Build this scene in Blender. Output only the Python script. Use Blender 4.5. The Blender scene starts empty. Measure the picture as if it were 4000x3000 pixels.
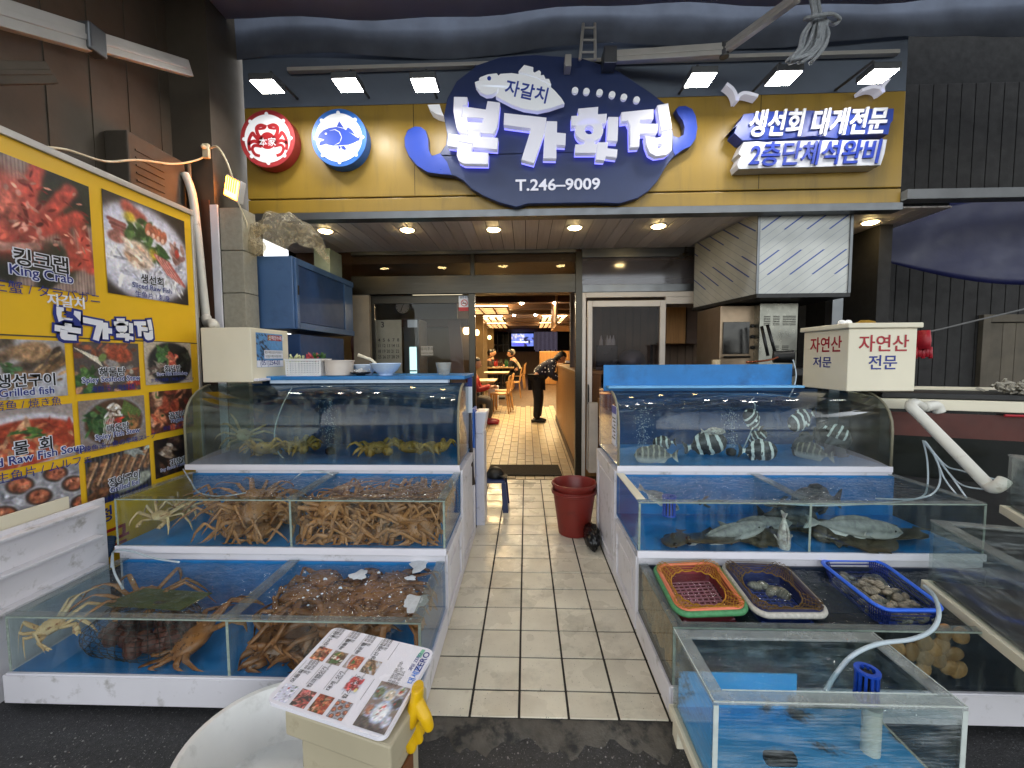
import bpy, bmesh, math, random
import numpy as np
from mathutils import Matrix, Vector, Euler
from mathutils.geometry import tessellate_polygon

random.seed(7)
SC = bpy.context.scene
COL = SC.collection
PI = math.pi
R = math.radians

# ------------------------------------------------------------------ camera
F_PX, CAM_H = 1628.0, 1.437
YAW, PITCH, ROLL = R(1.94), math.atan(100 / F_PX), 0.0055
_fw = Vector((-math.sin(YAW) * math.cos(PITCH), math.cos(YAW) * math.cos(PITCH), -math.sin(PITCH)))
_r0 = Vector((math.cos(YAW), math.sin(YAW), 0))
_u0 = _r0.cross(_fw)
_R = _r0 * math.cos(ROLL) - _u0 * math.sin(ROLL)
_U = _r0 * math.sin(ROLL) + _u0 * math.cos(ROLL)
CAM = Vector((0, 0, CAM_H))
cd = bpy.data.cameras.new('camera')
cam = bpy.data.objects.new('camera', cd)
COL.objects.link(cam)
cd.sensor_width = 36
cd.lens = 36 * F_PX / 4000
cd.clip_start, cd.clip_end = 0.05, 500
cam.matrix_world = Matrix(((_R.x, _U.x, -_fw.x, 0), (_R.y, _U.y, -_fw.y, 0), (_R.z, _U.z, -_fw.z, CAM_H), (0, 0, 0, 1)))
SC.camera = cam

# ------------------------------------------------------------------ night sky, exposure
SKY_STRENGTH = 0.15
w = bpy.data.worlds.new('World')
SC.world = w
w.use_nodes = True
nt = w.node_tree
sky = nt.nodes.new('ShaderNodeTexSky')
sky.sky_type = 'NISHITA'
sky.sun_disc = False
sky.sun_elevation = R(14.0)
sky.sun_rotation = R(20)
sky.dust_density = 1.0
hs = nt.nodes.new('ShaderNodeHueSaturation')
hs.inputs['Saturation'].default_value = 0.22
nt.links.new(sky.outputs[0], hs.inputs['Color'])
nt.links.new(hs.outputs[0], nt.nodes['Background'].inputs[0])
nt.nodes['Background'].inputs[1].default_value = SKY_STRENGTH
SC.view_settings.view_transform = 'Standard'
SC.view_settings.look = 'None'
SC.view_settings.exposure = 2.0
SC.view_settings.gamma = 1.0
SC.view_settings.use_curve_mapping = False
cy = SC.cycles
cy.max_bounces = 9
cy.diffuse_bounces = 4
cy.glossy_bounces = 3
cy.transmission_bounces = 4
cy.transparent_max_bounces = 28
cy.volume_bounces = 0
cy.sample_clamp_indirect = 6.0
cy.caustics_reflective = False
cy.caustics_refractive = False


def at(px, py, Y=None, Z=None, X=None):
    """a point of the place that the photograph shows at (px, py), at the given depth, height or side"""
    d = _fw + _R * ((px - 2000) / F_PX) - _U * ((py - 1500) / F_PX)
    t = Y / d.y if Y is not None else ((Z - CAM_H) / d.z if Z is not None else X / d.x)
    return CAM + d * t


# ------------------------------------------------------------------ materials
MATS = {}


def lin(c):
    return tuple(((x / 12.92) if x <= 0.04045 else ((x + 0.055) / 1.055) ** 2.4) for x in c)


class NB:
    """a small helper to write node trees"""
    def __init__(s, name):
        s.m = bpy.data.materials.new(name)
        s.m.use_nodes = True
        s.t = s.m.node_tree
        s.t.nodes.clear()
        s.out = s.t.nodes.new('ShaderNodeOutputMaterial')

    def n(s, typ, **kw):
        nd = s.t.nodes.new('ShaderNode' + typ)
        for k, v in kw.items():
            if k.startswith('_'):
                setattr(nd, k[1:], v)
            else:
                nd.inputs[k.replace('__', ' ')].default_value = v
        return nd

    def l(s, a, b):
        s.t.links.new(a, b)

    def noise(s, vec, scale, detail=4, rough=.55, dist=0):
        nd = s.n('TexNoise', Scale=scale, Detail=detail, Roughness=rough, Distortion=dist)
        s.l(vec, nd.inputs['Vector'])
        return nd.outputs[0]

    def ramp(s, fac, a, b, ca=(0, 0, 0, 1), cb=(1, 1, 1, 1)):
        nd = s.n('ValToRGB')
        nd.color_ramp.elements[0].position = a
        nd.color_ramp.elements[1].position = b
        nd.color_ramp.elements[0].color = ca
        nd.color_ramp.elements[1].color = cb
        s.l(fac, nd.inputs[0])
        return nd.outputs[0]

    def mix(s, fac, a, b, blend='MIX'):
        nd = s.n('Mix', _data_type='RGBA', _blend_type=blend)
        for sock, v in ((nd.inputs[0], fac), (nd.inputs[6], a), (nd.inputs[7], b)):
            if hasattr(v, 'is_linked'):
                s.l(v, sock)
            elif isinstance(v, (int, float)):
                sock.default_value = v
            else:
                sock.default_value = (*v[:3], 1)
        return nd.outputs[2]

    def math(s, op, a, b=None):
        nd = s.n('Math', _operation=op)
        for i, v in enumerate((a, b)):
            if v is None:
                continue
            if hasattr(v, 'is_linked'):
                s.l(v, nd.inputs[i])
            else:
                nd.inputs[i].default_value = v
        return nd.outputs[0]


def M(name, col, rough=.5, metal=0., var=.12, vs=6., bump=0., bs=60., spec=.5, emit=None, es=0., dirt=None, rnd=0., coat=0., brush=None, srgb=True):
    if name in MATS:
        return MATS[name]
    b = NB(name)
    p = b.n('BsdfPrincipled', Roughness=rough, Metallic=metal)
    p.inputs['Specular IOR Level'].default_value = spec
    if coat:
        p.inputs['Coat Weight'].default_value = coat
        p.inputs['Coat Roughness'].default_value = .08
    tc = b.n('TexCoord')
    vec = tc.outputs['Object']
    if brush:
        mp = b.n('Mapping')
        mp.inputs['Scale'].default_value = brush
        b.l(vec, mp.inputs[0])
        vec = mp.outputs[0]
    c = lin(col) if srgb else col
    n1 = b.noise(vec, vs, 5)
    f = b.ramp(n1, .3, .7)
    lo = tuple(x * (1 - var) for x in c)
    hi = tuple(min(1, x * (1 + var)) for x in c)
    color = b.mix(f, lo, hi)
    if rnd:
        oi = b.n('ObjectInfo')
        v = b.math('MULTIPLY_ADD', oi.outputs['Random'], 2 * rnd)
        b.t.nodes[-1].inputs[2].default_value = 1 - rnd
        color = b.mix(1.0, color, v, 'MULTIPLY')
    if dirt:
        dc, ds, d0, d1 = dirt
        nd = b.noise(vec, ds, 6, .65)
        color = b.mix(b.ramp(nd, d0, d1), color, lin(dc))
    b.l(color, p.inputs['Base Color'])
    rr = b.math('MULTIPLY_ADD', b.noise(vec, vs * 2.7, 3), .3)
    b.t.nodes[-1].inputs[2].default_value = max(.02, rough - .15)
    b.l(rr, p.inputs['Roughness'])
    if bump:
        bp = b.n('Bump', Strength=min(1, bump), Distance=.004)
        b.l(b.noise(vec, bs, 4), bp.inputs['Height'])
        b.l(bp.outputs[0], p.inputs['Normal'])
    if emit:
        p.inputs['Emission Color'].default_value = (*lin(emit), 1)
        p.inputs['Emission Strength'].default_value = es
    b.l(p.outputs[0], b.out.inputs[0])
    MATS[name] = b.m
    return b.m


def glass(name, tint=(.93, .97, .96), refl=.85, base=.035, rough=.02, dirt=0., dscale=5., dcol=(.8, .82, .8), bump=0., streak=None, dth=(.45, .75)):
    """thin clear sheet: straight-through light plus a mirror that grows at grazing angles, with wipe marks"""
    if name in MATS:
        return MATS[name]
    b = NB(name)
    tr = b.n('BsdfTransparent')
    tr.inputs[0].default_value = (*tint, 1)
    gl = b.n('BsdfGlossy', Roughness=rough)
    tc = b.n('TexCoord')
    vec = tc.outputs['Object']
    if bump:
        bp = b.n('Bump', Strength=bump, Distance=.02)
        mp = b.n('Mapping')
        mp.inputs['Scale'].default_value = (1, 1.6, 1)
        b.l(vec, mp.inputs[0])
        b.l(b.noise(mp.outputs[0], 14, 3, .5, 1.2), bp.inputs['Height'])
        b.l(bp.outputs[0], gl.inputs['Normal'])
    lw = b.n('LayerWeight', Blend=.5)
    fac = b.math('MULTIPLY_ADD', b.math('POWER', lw.outputs['Facing'], 4.0), refl)
    b.t.nodes[-1].inputs[2].default_value = base
    # last node added is the multiply_add: keep the addend on it
    mx = b.n('MixShader')
    b.l(fac, mx.inputs[0])
    b.l(tr.outputs[0], mx.inputs[1])
    b.l(gl.outputs[0], mx.inputs[2])
    sh = mx.outputs[0]
    if dirt:
        df = b.n('BsdfDiffuse')
        df.inputs[0].default_value = (*dcol, 1)
        v2 = vec
        if streak:
            mp = b.n('Mapping')
            mp.inputs['Scale'].default_value = streak
            b.l(vec, mp.inputs[0])
            v2 = mp.outputs[0]
        dn = b.noise(v2, dscale, 7, .7)
        m2 = b.n('MixShader')
        b.l(b.math('MULTIPLY', b.ramp(dn, *dth), dirt), m2.inputs[0])
        b.l(sh, m2.inputs[1])
        b.l(df.outputs[0], m2.inputs[2])
        sh = m2.outputs[0]
    b.l(sh, b.out.inputs[0])
    MATS[name] = b.m
    return b.m


def emit(name, col, strength, base=(.8, .8, .8)):
    if name in MATS:
        return MATS[name]
    b = NB(name)
    e = b.n('Emission', Strength=strength)
    e.inputs[0].default_value = (*lin(col), 1)
    b.l(e.outputs[0], b.out.inputs[0])
    MATS[name] = b.m
    return b.m


# ------------------------------------------------------------------ mesh helpers
class MB:
    def __init__(s):
        s.v, s.f = [], []

    def add(s, vs, fs, T=None):
        k = len(s.v)
        s.v += [tuple(T @ Vector(p)) if T is not None else tuple(p) for p in vs]
        s.f += [tuple(i + k for i in f) for f in fs]
        return s

    def box(s, x0, x1, y0, y1, z0, z1, T=None):
        return s.add([(x0, y0, z0), (x1, y0, z0), (x1, y1, z0), (x0, y1, z0), (x0, y0, z1), (x1, y0, z1), (x1, y1, z1), (x0, y1, z1)],
                     [(0, 3, 2, 1), (4, 5, 6, 7), (0, 1, 5, 4), (1, 2, 6, 5), (2, 3, 7, 6), (3, 0, 4, 7)], T)

    def hexa(s, lo, hi):
        """eight corners: four of the bottom, four of the top, same order round"""
        return s.add(list(lo) + list(hi), [(0, 3, 2, 1), (4, 5, 6, 7), (0, 1, 5, 4), (1, 2, 6, 5), (2, 3, 7, 6), (3, 0, 4, 7)])

    def tube(s, path, r, n=8, caps=True, flat=1.0):
        P = [Vector(p) for p in path]
        rs = r if isinstance(r, (list, tuple)) else [r] * len(P)
        k0 = len(s.v)
        up = None
        for i, p in enumerate(P):
            t = (P[min(i + 1, len(P) - 1)] - P[max(i - 1, 0)])
            if t.length < 1e-9:
                t = Vector((0, 0, 1))
            t.normalize()
            if up is None:
                a = Vector((0, 0, 1)) if abs(t.z) < .9 else Vector((1, 0, 0))
                up = (a - t * a.dot(t)).normalized()
            else:
                up = (up - t * up.dot(t))
                up = up.normalized() if up.length > 1e-6 else t.orthogonal().normalized()
            sd = t.cross(up)
            for j in range(n):
                an = 2 * PI * j / n
                q = p + (sd * math.cos(an) + up * (math.sin(an) * flat)) * rs[i]
                s.v.append(tuple(q))
        for i in range(len(P) - 1):
            for j in range(n):
                a, b2 = k0 + i * n + j, k0 + i * n + (j + 1) % n
                s.f.append((a, b2, b2 + n, a + n))
        if caps:
            s.f.append(tuple(k0 + j for j in range(n))[::-1])
            s.f.append(tuple(k0 + (len(P) - 1) * n + j for j in range(n)))
        return s

    def lathe(s, prof, n=32, T=None, caps=True, sx=1., sy=1.):
        vs, fs = [], []
        for r_, z in prof:
            for j in range(n):
                an = 2 * PI * j / n
                vs.append((r_ * math.cos(an) * sx, r_ * math.sin(an) * sy, z))
        for i in range(len(prof) - 1):
            for j in range(n):
                a, b2 = i * n + j, i * n + (j + 1) % n
                fs.append((a, b2, b2 + n, a + n))
        if caps:
            fs.append(tuple(range(n))[::-1])
            fs.append(tuple((len(prof) - 1) * n + j for j in range(n)))
        return s.add(vs, fs, T)

    def prism(s, loops, d0, d1, T=None):
        """outline (and holes) in local x, z; extruded along local y from d0 to d1"""
        if isinstance(loops[0][0], (int, float)):
            loops = [loops]
        flat = [p for lp in loops for p in lp]
        tris = tessellate_polygon([[Vector((p[0], p[1], 0)) for p in lp] for lp in loops])
        n = len(flat)
        vs = [(p[0], d0, p[1]) for p in flat] + [(p[0], d1, p[1]) for p in flat]
        fs = [tuple(t) for t in tris] + [tuple(i + n for i in t[::-1]) for t in tris]
        k = 0
        for lp in loops:
            m = len(lp)
            for i in range(m):
                a, b2 = k + i, k + (i + 1) % m
                fs.append((a, b2, b2 + n, a + n))
            k += m
        return s.add(vs, fs, T)

    def ball(s, c, rx, ry=None, rz=None, nu=12, nv=8, T=None, fn=None):
        ry = rx if ry is None else ry
        rz = rx if rz is None else rz
        vs, fs = [], []
        for i in range(nv + 1):
            th = PI * i / nv
            for j in range(nu):
                ph = 2 * PI * j / nu
                u = Vector((math.sin(th) * math.cos(ph), math.sin(th) * math.sin(ph), math.cos(th)))
                k = fn(u) if fn else 1.0
                vs.append((c[0] + u.x * rx * k, c[1] + u.y * ry * k, c[2] + u.z * rz * k))
        for i in range(nv):
            for j in range(nu):
                a, b2 = i * nu + j, i * nu + (j + 1) % nu
                fs.append((a, a + nu, b2 + nu, b2))
        return s.add(vs, fs, T)

    def text(s, key, c, size, T=None, ax=(1, 0, 0), ay=(0, 0, 1), an=None, align='C', shear=0., w=None):
        """lettering of the given cap size, centred at c, running along ax with its top towards ay"""
        vs, fs, (x0, x1, y0, y1) = TXT[key]
        ax, ay = Vector(ax).normalized(), Vector(ay).normalized()
        nz = Vector(an).normalized() if an else ax.cross(ay)
        k = size / .75
        kx = k if w is None else w / (x1 - x0)
        mx, my = ((x0 + x1) / 2 if align == 'C' else x0), (y0 + y1) / 2
        c = Vector(c)
        return s.add([tuple(c + ax * ((p[0] - mx) * kx + shear * (p[1] - my) * k) + ay * ((p[1] - my) * k) + nz * (p[2] * k)) for p in vs], fs, T)

    def build(s, name, mat, parent=None, smooth=False, bev=0., org=None, segs=2):
        me = bpy.data.meshes.new(name)
        V = np.array(s.v, dtype=np.float64)
        if parent is not None:
            off = np.array(wloc(parent))
        elif org is not None:
            off = np.array(org)
        else:
            mn, mxx = V.min(0), V.max(0)
            off = np.array([(mn[0] + mxx[0]) / 2, (mn[1] + mxx[1]) / 2, mn[2]])
        me.from_pydata((V - off).tolist(), [], s.f)
        me.validate(clean_customdata=False)
        o = bpy.data.objects.new(name, me)
        COL.objects.link(o)
        if parent is not None:
            o.parent = parent
        else:
            o.location = off
        if mat is not None:
            me.materials.append(mat)
        bm = bmesh.new()
        bm.from_mesh(me)
        bmesh.ops.recalc_face_normals(bm, faces=bm.faces)
        bm.to_mesh(me)
        bm.free()
        if smooth:
            me.polygons.foreach_set('use_smooth', [True] * len(me.polygons))
            if smooth != 'all':
                try:
                    me.set_sharp_from_angle(angle=R(40))
                except Exception:
                    pass
        if bev:
            md = o.modifiers.new('edge', 'BEVEL')
            md.width = bev
            md.segments = segs
            md.limit_method = 'ANGLE'
            md.angle_limit = R(40)
        return o


def wloc(o):
    v = Vector(o.location)
    while o.parent is not None:
        o = o.parent
        v += o.location
    return v


def tag(o, label=None, cat=None, group=None, kind=None):
    if label:
        o['label'] = label
    if cat:
        o['category'] = cat
    if group:
        o['group'] = group
    if kind:
        o['kind'] = kind
    return o


def thing(name, label, cat, loc=(0, 0, 0), group=None):
    o = bpy.data.objects.new(name, None)
    COL.objects.link(o)
    o.location = loc
    o.empty_display_size = .05
    return tag(o, label, cat, group)


def copy_tree(o, parent=None):
    c = o.copy()
    COL.objects.link(c)
    c.parent = parent
    for ch in list(o.children):
        copy_tree(ch, c)
    return c


def struct(o):
    o['kind'] = 'structure'
    return o


def spl(pts, n=8):
    """smooth path through points"""
    P = [Vector(p) for p in pts]
    out = []
    for i in range(len(P) - 1):
        p0, p1, p2, p3 = P[max(i - 1, 0)], P[i], P[i + 1], P[min(i + 2, len(P) - 1)]
        for k in range(n):
            t = k / n
            out.append(.5 * ((2 * p1) + (p2 - p0) * t + (2 * p0 - 5 * p1 + 4 * p2 - p3) * t * t + (3 * p1 - p0 - 3 * p2 + p3) * t ** 3))
    out.append(P[-1])
    return out


# ------------------------------------------------------------------ lettering, made once
TXT = {}


def prep_text(items):
    obs = []
    for key, body, off, ext in items:
        cu = bpy.data.curves.new('lettering', 'FONT')
        cu.body = body
        cu.resolution_u = 3
        cu.offset = off
        cu.extrude = ext
        cu.space_line = .95
        o = bpy.data.objects.new('lettering', cu)
        COL.objects.link(o)
        obs.append((key, o))
    bpy.context.view_layer.update()
    dg = bpy.context.evaluated_depsgraph_get()
    for key, o in obs:
        me = bpy.data.meshes.new_from_object(o.evaluated_get(dg))
        vs = [tuple(v.co) for v in me.vertices]
        fs = [tuple(p.vertices) for p in me.polygons]
        a = np.array(vs)
        TXT[key] = (vs, fs, (a[:, 0].min(), a[:, 0].max(), a[:, 1].min(), a[:, 1].max()))
        bpy.data.meshes.remove(me)
    for key, o in obs:
        cu = o.data
        bpy.data.objects.remove(o)
        bpy.data.curves.remove(cu)

prep_text([
    ('t_jagalchi', '자갈치', .012, .03), ('t_phone', 'T.246–9009', .018, .03), ('t_bonga_han', '本家', .008, .0),
    ('t_row1', '생선회 대게전문', .022, .03), ('t_row2', '2층단체석완비', .016, .03),
    ('t_jayeonsan', '자연산', .014, .002), ('t_jeonmun', '전문', .012, .002), ('t_jeo', '저문', .012, .002),
    ('k1', '킹크랩', .018, .002), ('e1', 'King Crab', .012, .002), ('c1', '帝王蟹 / タラバガニ', 0, .002),
    ('k2', '생선회', .018, .002), ('e2', 'Sliced Raw Fish', .012, .002), ('c2', '生鱼片 / 刺身', 0, .002),
    ('k3', '생선구이', .018, .002), ('e3', 'Grilled fish', .012, .002), ('c3', '烤鱼 / 焼き魚', 0, .002),
    ('k4', '해물탕', .018, .002), ('e4', 'Spicy Seafood Stew', .012, .002), ('c4', '海鲜汤 / 海鮮鍋', 0, .002),
    ('k5', '회덮밥', .018, .002), ('e5', 'Raw Fish Bibimbap', .012, .002), ('c5', '生魚片拌飯 / 刺身ビビムバッ', 0, .002),
    ('k6', '물  회', .018, .002), ('e6', 'Cold Raw Fish Soup', .012, .002), ('c6', '水拌生鱼片 / ムルフェ', 0, .002),
    ('k7', '매운탕', .018, .002), ('e7', 'Spicy Fish Stew', .012, .002), ('c7', '鲜辣鱼汤 / 魚の辛味スープ', 0, .002),
    ('k8', '꼼장어', .018, .002), ('e8', 'Hagfish', .012, .002), ('c8', '鳗鱼 / ヌタウナギ', 0, .002),
    ('k9', '장어구이', .018, .002), ('e9', 'Grilled Eel', .012, .002), ('c9', '烤鳗鱼 / うなぎ焼', 0, .002),
    ('k10', '간장게장', .018, .002), ('e10', 'Soy Sauce Marinated Crab', .012, .002), ('c10', '酱蟹 / カンジャンケジャン', 0, .002),
    ('k11', '청', .015, .002), ('k12', '적극', .015, .002),
    ('n_nosmoke', '금연구역', .01, .002), ('n_watch', '유리주의', .01, .002), ('n_watch2', 'WATCH OUT', .01, .002),
    ('cal3', '3', .01, .002), ('calr1', '4  5  6  7  8', .008, .002), ('calr2', '11 12 13 14 15', .008, .002),
    ('calr3', '18 19 20 21 22', .008, .002), ('calr4', '25 26 27 28 29', .008, .002),
    ('st1', '신해양수족관', .012, .002), ('st2', '횟집수족관/관상대수족관/냉각기', .005, .002), ('st3', '오존살균기/해도리/각종기자재', .005, .002), ('st4', '(051)254-01', .01, .002),
    ('m1', '꼼장어구이', .008, .002), ('m2', '해물탕', .008, .002), ('m3', '매운탕', .008, .002), ('m4', '생선구이', .008, .002),
    ('m5', '모둠회', .008, .002), ('m6', '킹크랩', .008, .002), ('m7', '대게', .008, .002), ('m8', '랍스타', .008, .002), ('mp', '싯가', .008, .002), ('mpe', 'market price', 0, .002),
    ('p1', '소 50,000\n중 60,000\n대 80,000', .003, .002), ('p2', '소 40,000\n중 50,000\n대 60,000', .003, .002), ('p3', '소 30,000\n중 40,000\n대 50,000', .003, .002),
    ('p4', '소 60,000\n중 80,000\n대 100,000', .003, .002),
    ('ms1', '모둠회 / 자연산 모둠회 / 킹크랩 /\n대게찜 / 랍스터를 드시면\n나오는 서비스 입니다', .003, .002), ('mz', 'ZERO', .012, .002), ('mz1', '대세는', .012, .002), ('mz2', '과당 ZERO', .01, .002),
])

# ---- common materials
m_asph = M('asphalt', (.20, .20, .205), .55, var=.35, vs=40, bump=1, bs=180, dirt=((.50, .50, .50), 120, .60, .64))
m_conc = M('rough_concrete', (.33, .31, .28), .7, var=.35, vs=14, bump=1, bs=70, dirt=((.15, .15, .15), 9, .5, .62))
m_grout = M('grout', (.16, .145, .125), .8, var=.3, vs=30, bump=.5)
m_wplast = M('white_plastic', (.84, .83, .85), .4, var=.06, vs=3, dirt=((.50, .48, .44), 13, .57, .80))
m_wclean = M('white_trim', (.88, .87, .90), .35, var=.03)
m_cream = M('cream_plastic', (.87, .84, .75), .42, var=.05, vs=3, dirt=((.55, .5, .4), 17, .68, .82))
m_blue = M('blue_plastic', (.09, .46, .72), .4, var=.16, vs=4, dirt=((.08, .30, .48), 5, .5, .85))
m_bluec = M('blue_painted_steel', (.25, .37, .53), .42, var=.08, vs=3, dirt=((.18, .28, .42), 5, .55, .85))
m_blued = M('dark_blue_board', (.13, .25, .42), .5, var=.1)
m_steel = M('brushed_steel', (.24, .23, .21), .34, metal=1, var=.10, vs=3, brush=(1, 1, 26))
m_steeld = M('dull_steel', (.42, .43, .44), .38, metal=.9, var=.1, vs=4)
m_alu = M('aluminium', (.72, .71, .69), .4, metal=.3, var=.06)
m_yel = M('yellow_sign_sheet', (.58, .465, .155), .38, var=.07, vs=2.0, dirt=((.44, .36, .15), 3, .52, .85), brush=(3, 3, .5))
m_navy = M('navy_sign_panel', (.15, .21, .38), .35, var=.06)
m_royal = M('royal_blue_sign', (.16, .27, .66), .35, var=.05)
m_black = M('black_rubber', (.045, .045, .05), .5, var=.2)
m_dark = M('dark_gap', (.05, .05, .055), .8, var=.2)
m_dwall = M('dark_board_wall', (.10, .095, .09), .75, var=.3, vs=5, bump=.3, dirt=((.10, .09, .09), 3, .4, .7), rnd=.15)
m_brown = M('brown_wall', (.30, .265, .22), .7, var=.18, vs=2, dirt=((.18, .16, .13), 2.0, .45, .8), rnd=.05)
m_awn = M('awning_cloth', (.56, .53, .58), .8, var=.12, vs=2.5, bump=.4, bs=30)
m_awnd = M('navy_valance_cloth', (.36, .39, .45), .85, var=.25, vs=3)
m_plank = M('soffit_plank', (.86, .83, .83), .5, var=.07, vs=3, brush=(14, .7, 1), rnd=.12)
m_stone = M('stone_panel', (.60, .58, .52), .65, var=.12, vs=30, bump=.5, bs=120)
m_wood = M('oak_veneer', (.66, .47, .26), .45, var=.18, vs=3, brush=(14, 14, 1))
m_woodd = M('dark_timber', (.30, .20, .12), .5, var=.25, vs=4, brush=(12, 1, 12))
m_woodc = M('beech_chair', (.72, .53, .31), .45, var=.15, vs=6)
m_cable = M('pale_hose', (.72, .77, .80), .35, var=.05)
m_pvc = M('white_pvc_pipe', (.83, .82, .78), .35, var=.06, dirt=((.55, .5, .42), 12, .62, .8))
m_white = M('white_paint', (.90, .90, .90), .45, var=.02)
m_ink = M('black_ink', (.04, .04, .05), .5, var=.05)
m_bink = M('blue_ink', (.10, .17, .50), .5, var=.05)
m_rink = M('red_ink', (.62, .10, .15), .5, var=.05)
m_wink = M('white_ink', (.90, .91, .95), .5, var=.02)

# ---- tank sheets and water
m_glass = glass('tank_glass', (.93, .97, .965), .75, .03, .03, dirt=.09, dscale=3, dcol=(.5, .53, .48), streak=(7, 7, .8), dth=(.5, .8))
m_glassd = glass('dirty_tank_glass', (.86, .92, .91), .7, .035, .04, dirt=.22, dscale=3, dcol=(.36, .39, .33), streak=(6, 6, 1), dth=(.48, .8))
m_glassg = M('glass_edge', (.55, .60, .56), .25, var=.2, vs=30)
m_acry = glass('scratched_acrylic', (.90, .93, .92), .5, .05, .12, dirt=.30, dscale=26, dcol=(.62, .66, .68), streak=(.3, .3, 3.5), dth=(.5, .74))
m_acryt = glass('frosted_acrylic_rim', (.80, .84, .83), .5, .07, .2, dirt=.22, dscale=9, dcol=(.60, .62, .60), streak=(3, 1, 1), dth=(.3, .8))
m_acrim = glass('white_acrylic_rim', (.78, .82, .80), .5, .07, .2, dirt=.5, dscale=7, dcol=(.66, .69, .68), streak=(2, 2, 1), dth=(.15, .9))
m_water = glass('water_surface', (.80, .88, .90), .8, .055, .03, bump=.9)
m_win = glass('window_glass', (.92, .93, .92), .8, .012, .01)
m_hazewin = glass('frosted_window', (.82, .82, .86), .7, .05, .10, dirt=.16, dscale=2, dcol=(.55, .53, .60), dth=(.1, .9))


def mwater(name, col, dens, scat):
    if name in MATS:
        return MATS[name]
    b = NB(name)
    tr = b.n('BsdfTransparent')
    b.l(tr.outputs[0], b.out.inputs[0])
    ab = b.n('VolumeAbsorption', Density=dens)
    ab.inputs[0].default_value = (*col, 1)
    if scat:
        vs_ = b.n('VolumeScatter', Density=scat, Anisotropy=.5)
        vs_.inputs[0].default_value = (.75, .8, .8, 1)
        ad = b.n('AddShader')
        b.l(ab.outputs[0], ad.inputs[0])
        b.l(vs_.outputs[0], ad.inputs[1])
        b.l(ad.outputs[0], b.out.inputs[1])
    else:
        b.l(ab.outputs[0], b.out.inputs[1])
    MATS[name] = b.m
    return b.m


m_body = mwater('clear_water', (.62, .78, .80), .55, 0)
m_bodyd = mwater('greenish_water', (.38, .60, .66), 1.5, 0)

# ================================================================== ground, tiled aisle, threshold
g = MB()
g.add([(-60, -60, -.03), (60, -60, -.03), (60, 60, -.03), (-60, 60, -.03)], [(0, 1, 2, 3)])
ground = struct(g.build('ground', m_asph, org=(0, 0, -.03)))
tag(ground, 'dark speckled wet asphalt of the market street')
# raised bed of the aisle
fl = MB().box(-.62, .80, 1.588, 4.86, -.03, -.006)
aisle = struct(fl.build('aisle_floor', m_grout, org=(0, 1.588, 0)))
b = NB('floor_tile')
p = b.n('BsdfPrincipled', Roughness=.33)
tc = b.n('TexCoord')
oi = b.n('ObjectInfo')
wv = b.n('VectorMath', _operation='ADD')
b.l(tc.outputs['Object'], wv.inputs[0])
b.l(oi.outputs['Location'], wv.inputs[1])
ve = wv.outputs[0]
c0 = b.mix(b.ramp(b.noise(ve, 5, 5), .3, .75), lin((.83, .79, .71)), lin((.90, .87, .79)))
rv = b.math('MULTIPLY_ADD', oi.outputs['Random'], .16)
b.t.nodes[-1].inputs[2].default_value = .90
c0 = b.mix(1.0, c0, rv, 'MULTIPLY')
c0 = b.mix(b.ramp(b.noise(ve, 150, 2), .68, .74), c0, lin((.36, .32, .27)))
c0 = b.mix(b.ramp(b.noise(ve, 2.6, 6, .7), .52, .92), c0, lin((.52, .49, .43)))
b.l(c0, p.inputs['Base Color'])
b.l(b.ramp(b.noise(ve, 3.5, 4), .35, .7, (.15, .15, .15, 1), (.52, .52, .52, 1)), p.inputs['Roughness'])
bp = b.n('Bump', Strength=.25, Distance=.002)
b.l(b.noise(ve, 60, 3), bp.inputs['Height'])
b.l(bp.outputs[0], p.inputs['Normal'])
b.l(p.outputs[0], b.out.inputs[0])
m_tile = b.m
tile_mesh = None
xs = [-.633 + .2 * k for k in range(8)]
ys = [1.588 + .137 - .2] + [1.725 + .2 * k for k in range(16)]
for j, y0 in enumerate(ys):
    for x0 in xs:
        a0, a1 = max(x0 + .005, -.62), min(x0 + .195, .80)
        b0, b1 = max(y0 + .005, 1.590), min(y0 + .195, 4.86)
        if a1 - a0 < .03 or b1 - b0 < .03:
            continue
        full = abs(a1 - a0 - .19) < 1e-6 and abs(b1 - b0 - .19) < 1e-6
        if full and tile_mesh is not None:
            o = bpy.data.objects.new('tile', tile_mesh.data)
            COL.objects.link(o)
            md = o.modifiers.new('edge', 'BEVEL')
            md.width, md.segments = .002, 2
        else:
            t = MB().box(a0, a1, b0, b1, -.007, 0)
            o = t.build('tile', m_tile, org=((a0 + a1) / 2, (b0 + b1) / 2, 0), bev=.002)
            if full:
                tile_mesh = o
        o.location = ((a0 + a1) / 2, (b0 + b1) / 2, random.uniform(-.0012, .0008))
        o.rotation_euler = (random.uniform(-.004, .004), random.uniform(-.004, .004), random.uniform(-.004, .004))
        o.parent = aisle
        o.location -= aisle.location
# worn concrete lip in front of the tiles: an uneven slope down to the asphalt
t = MB()
nx, ny = 60, 14
for j in range(ny + 1):
    for i in range(nx + 1):
        x = -.60 + 1.17 * i / nx
        edge = .17 + .05 * math.sin(i * .37) + .03 * math.sin(i * 1.13 + 1)
        if x > .5:
            edge *= 1.15
        u = j / ny
        y = 1.588 - edge * u
        z = -.008 - .05 * u ** 1.6 + random.uniform(-.003, .003) * (0 < j)
        t.v.append((x, y, z))
for j in range(ny):
    for i in range(nx):
        a = j * (nx + 1) + i
        t.f.append((a, a + nx + 1, a + nx + 2, a + 1))
struct(t.build('concrete_threshold', m_conc, org=(0, 1.5, 0), smooth='all'))
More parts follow.
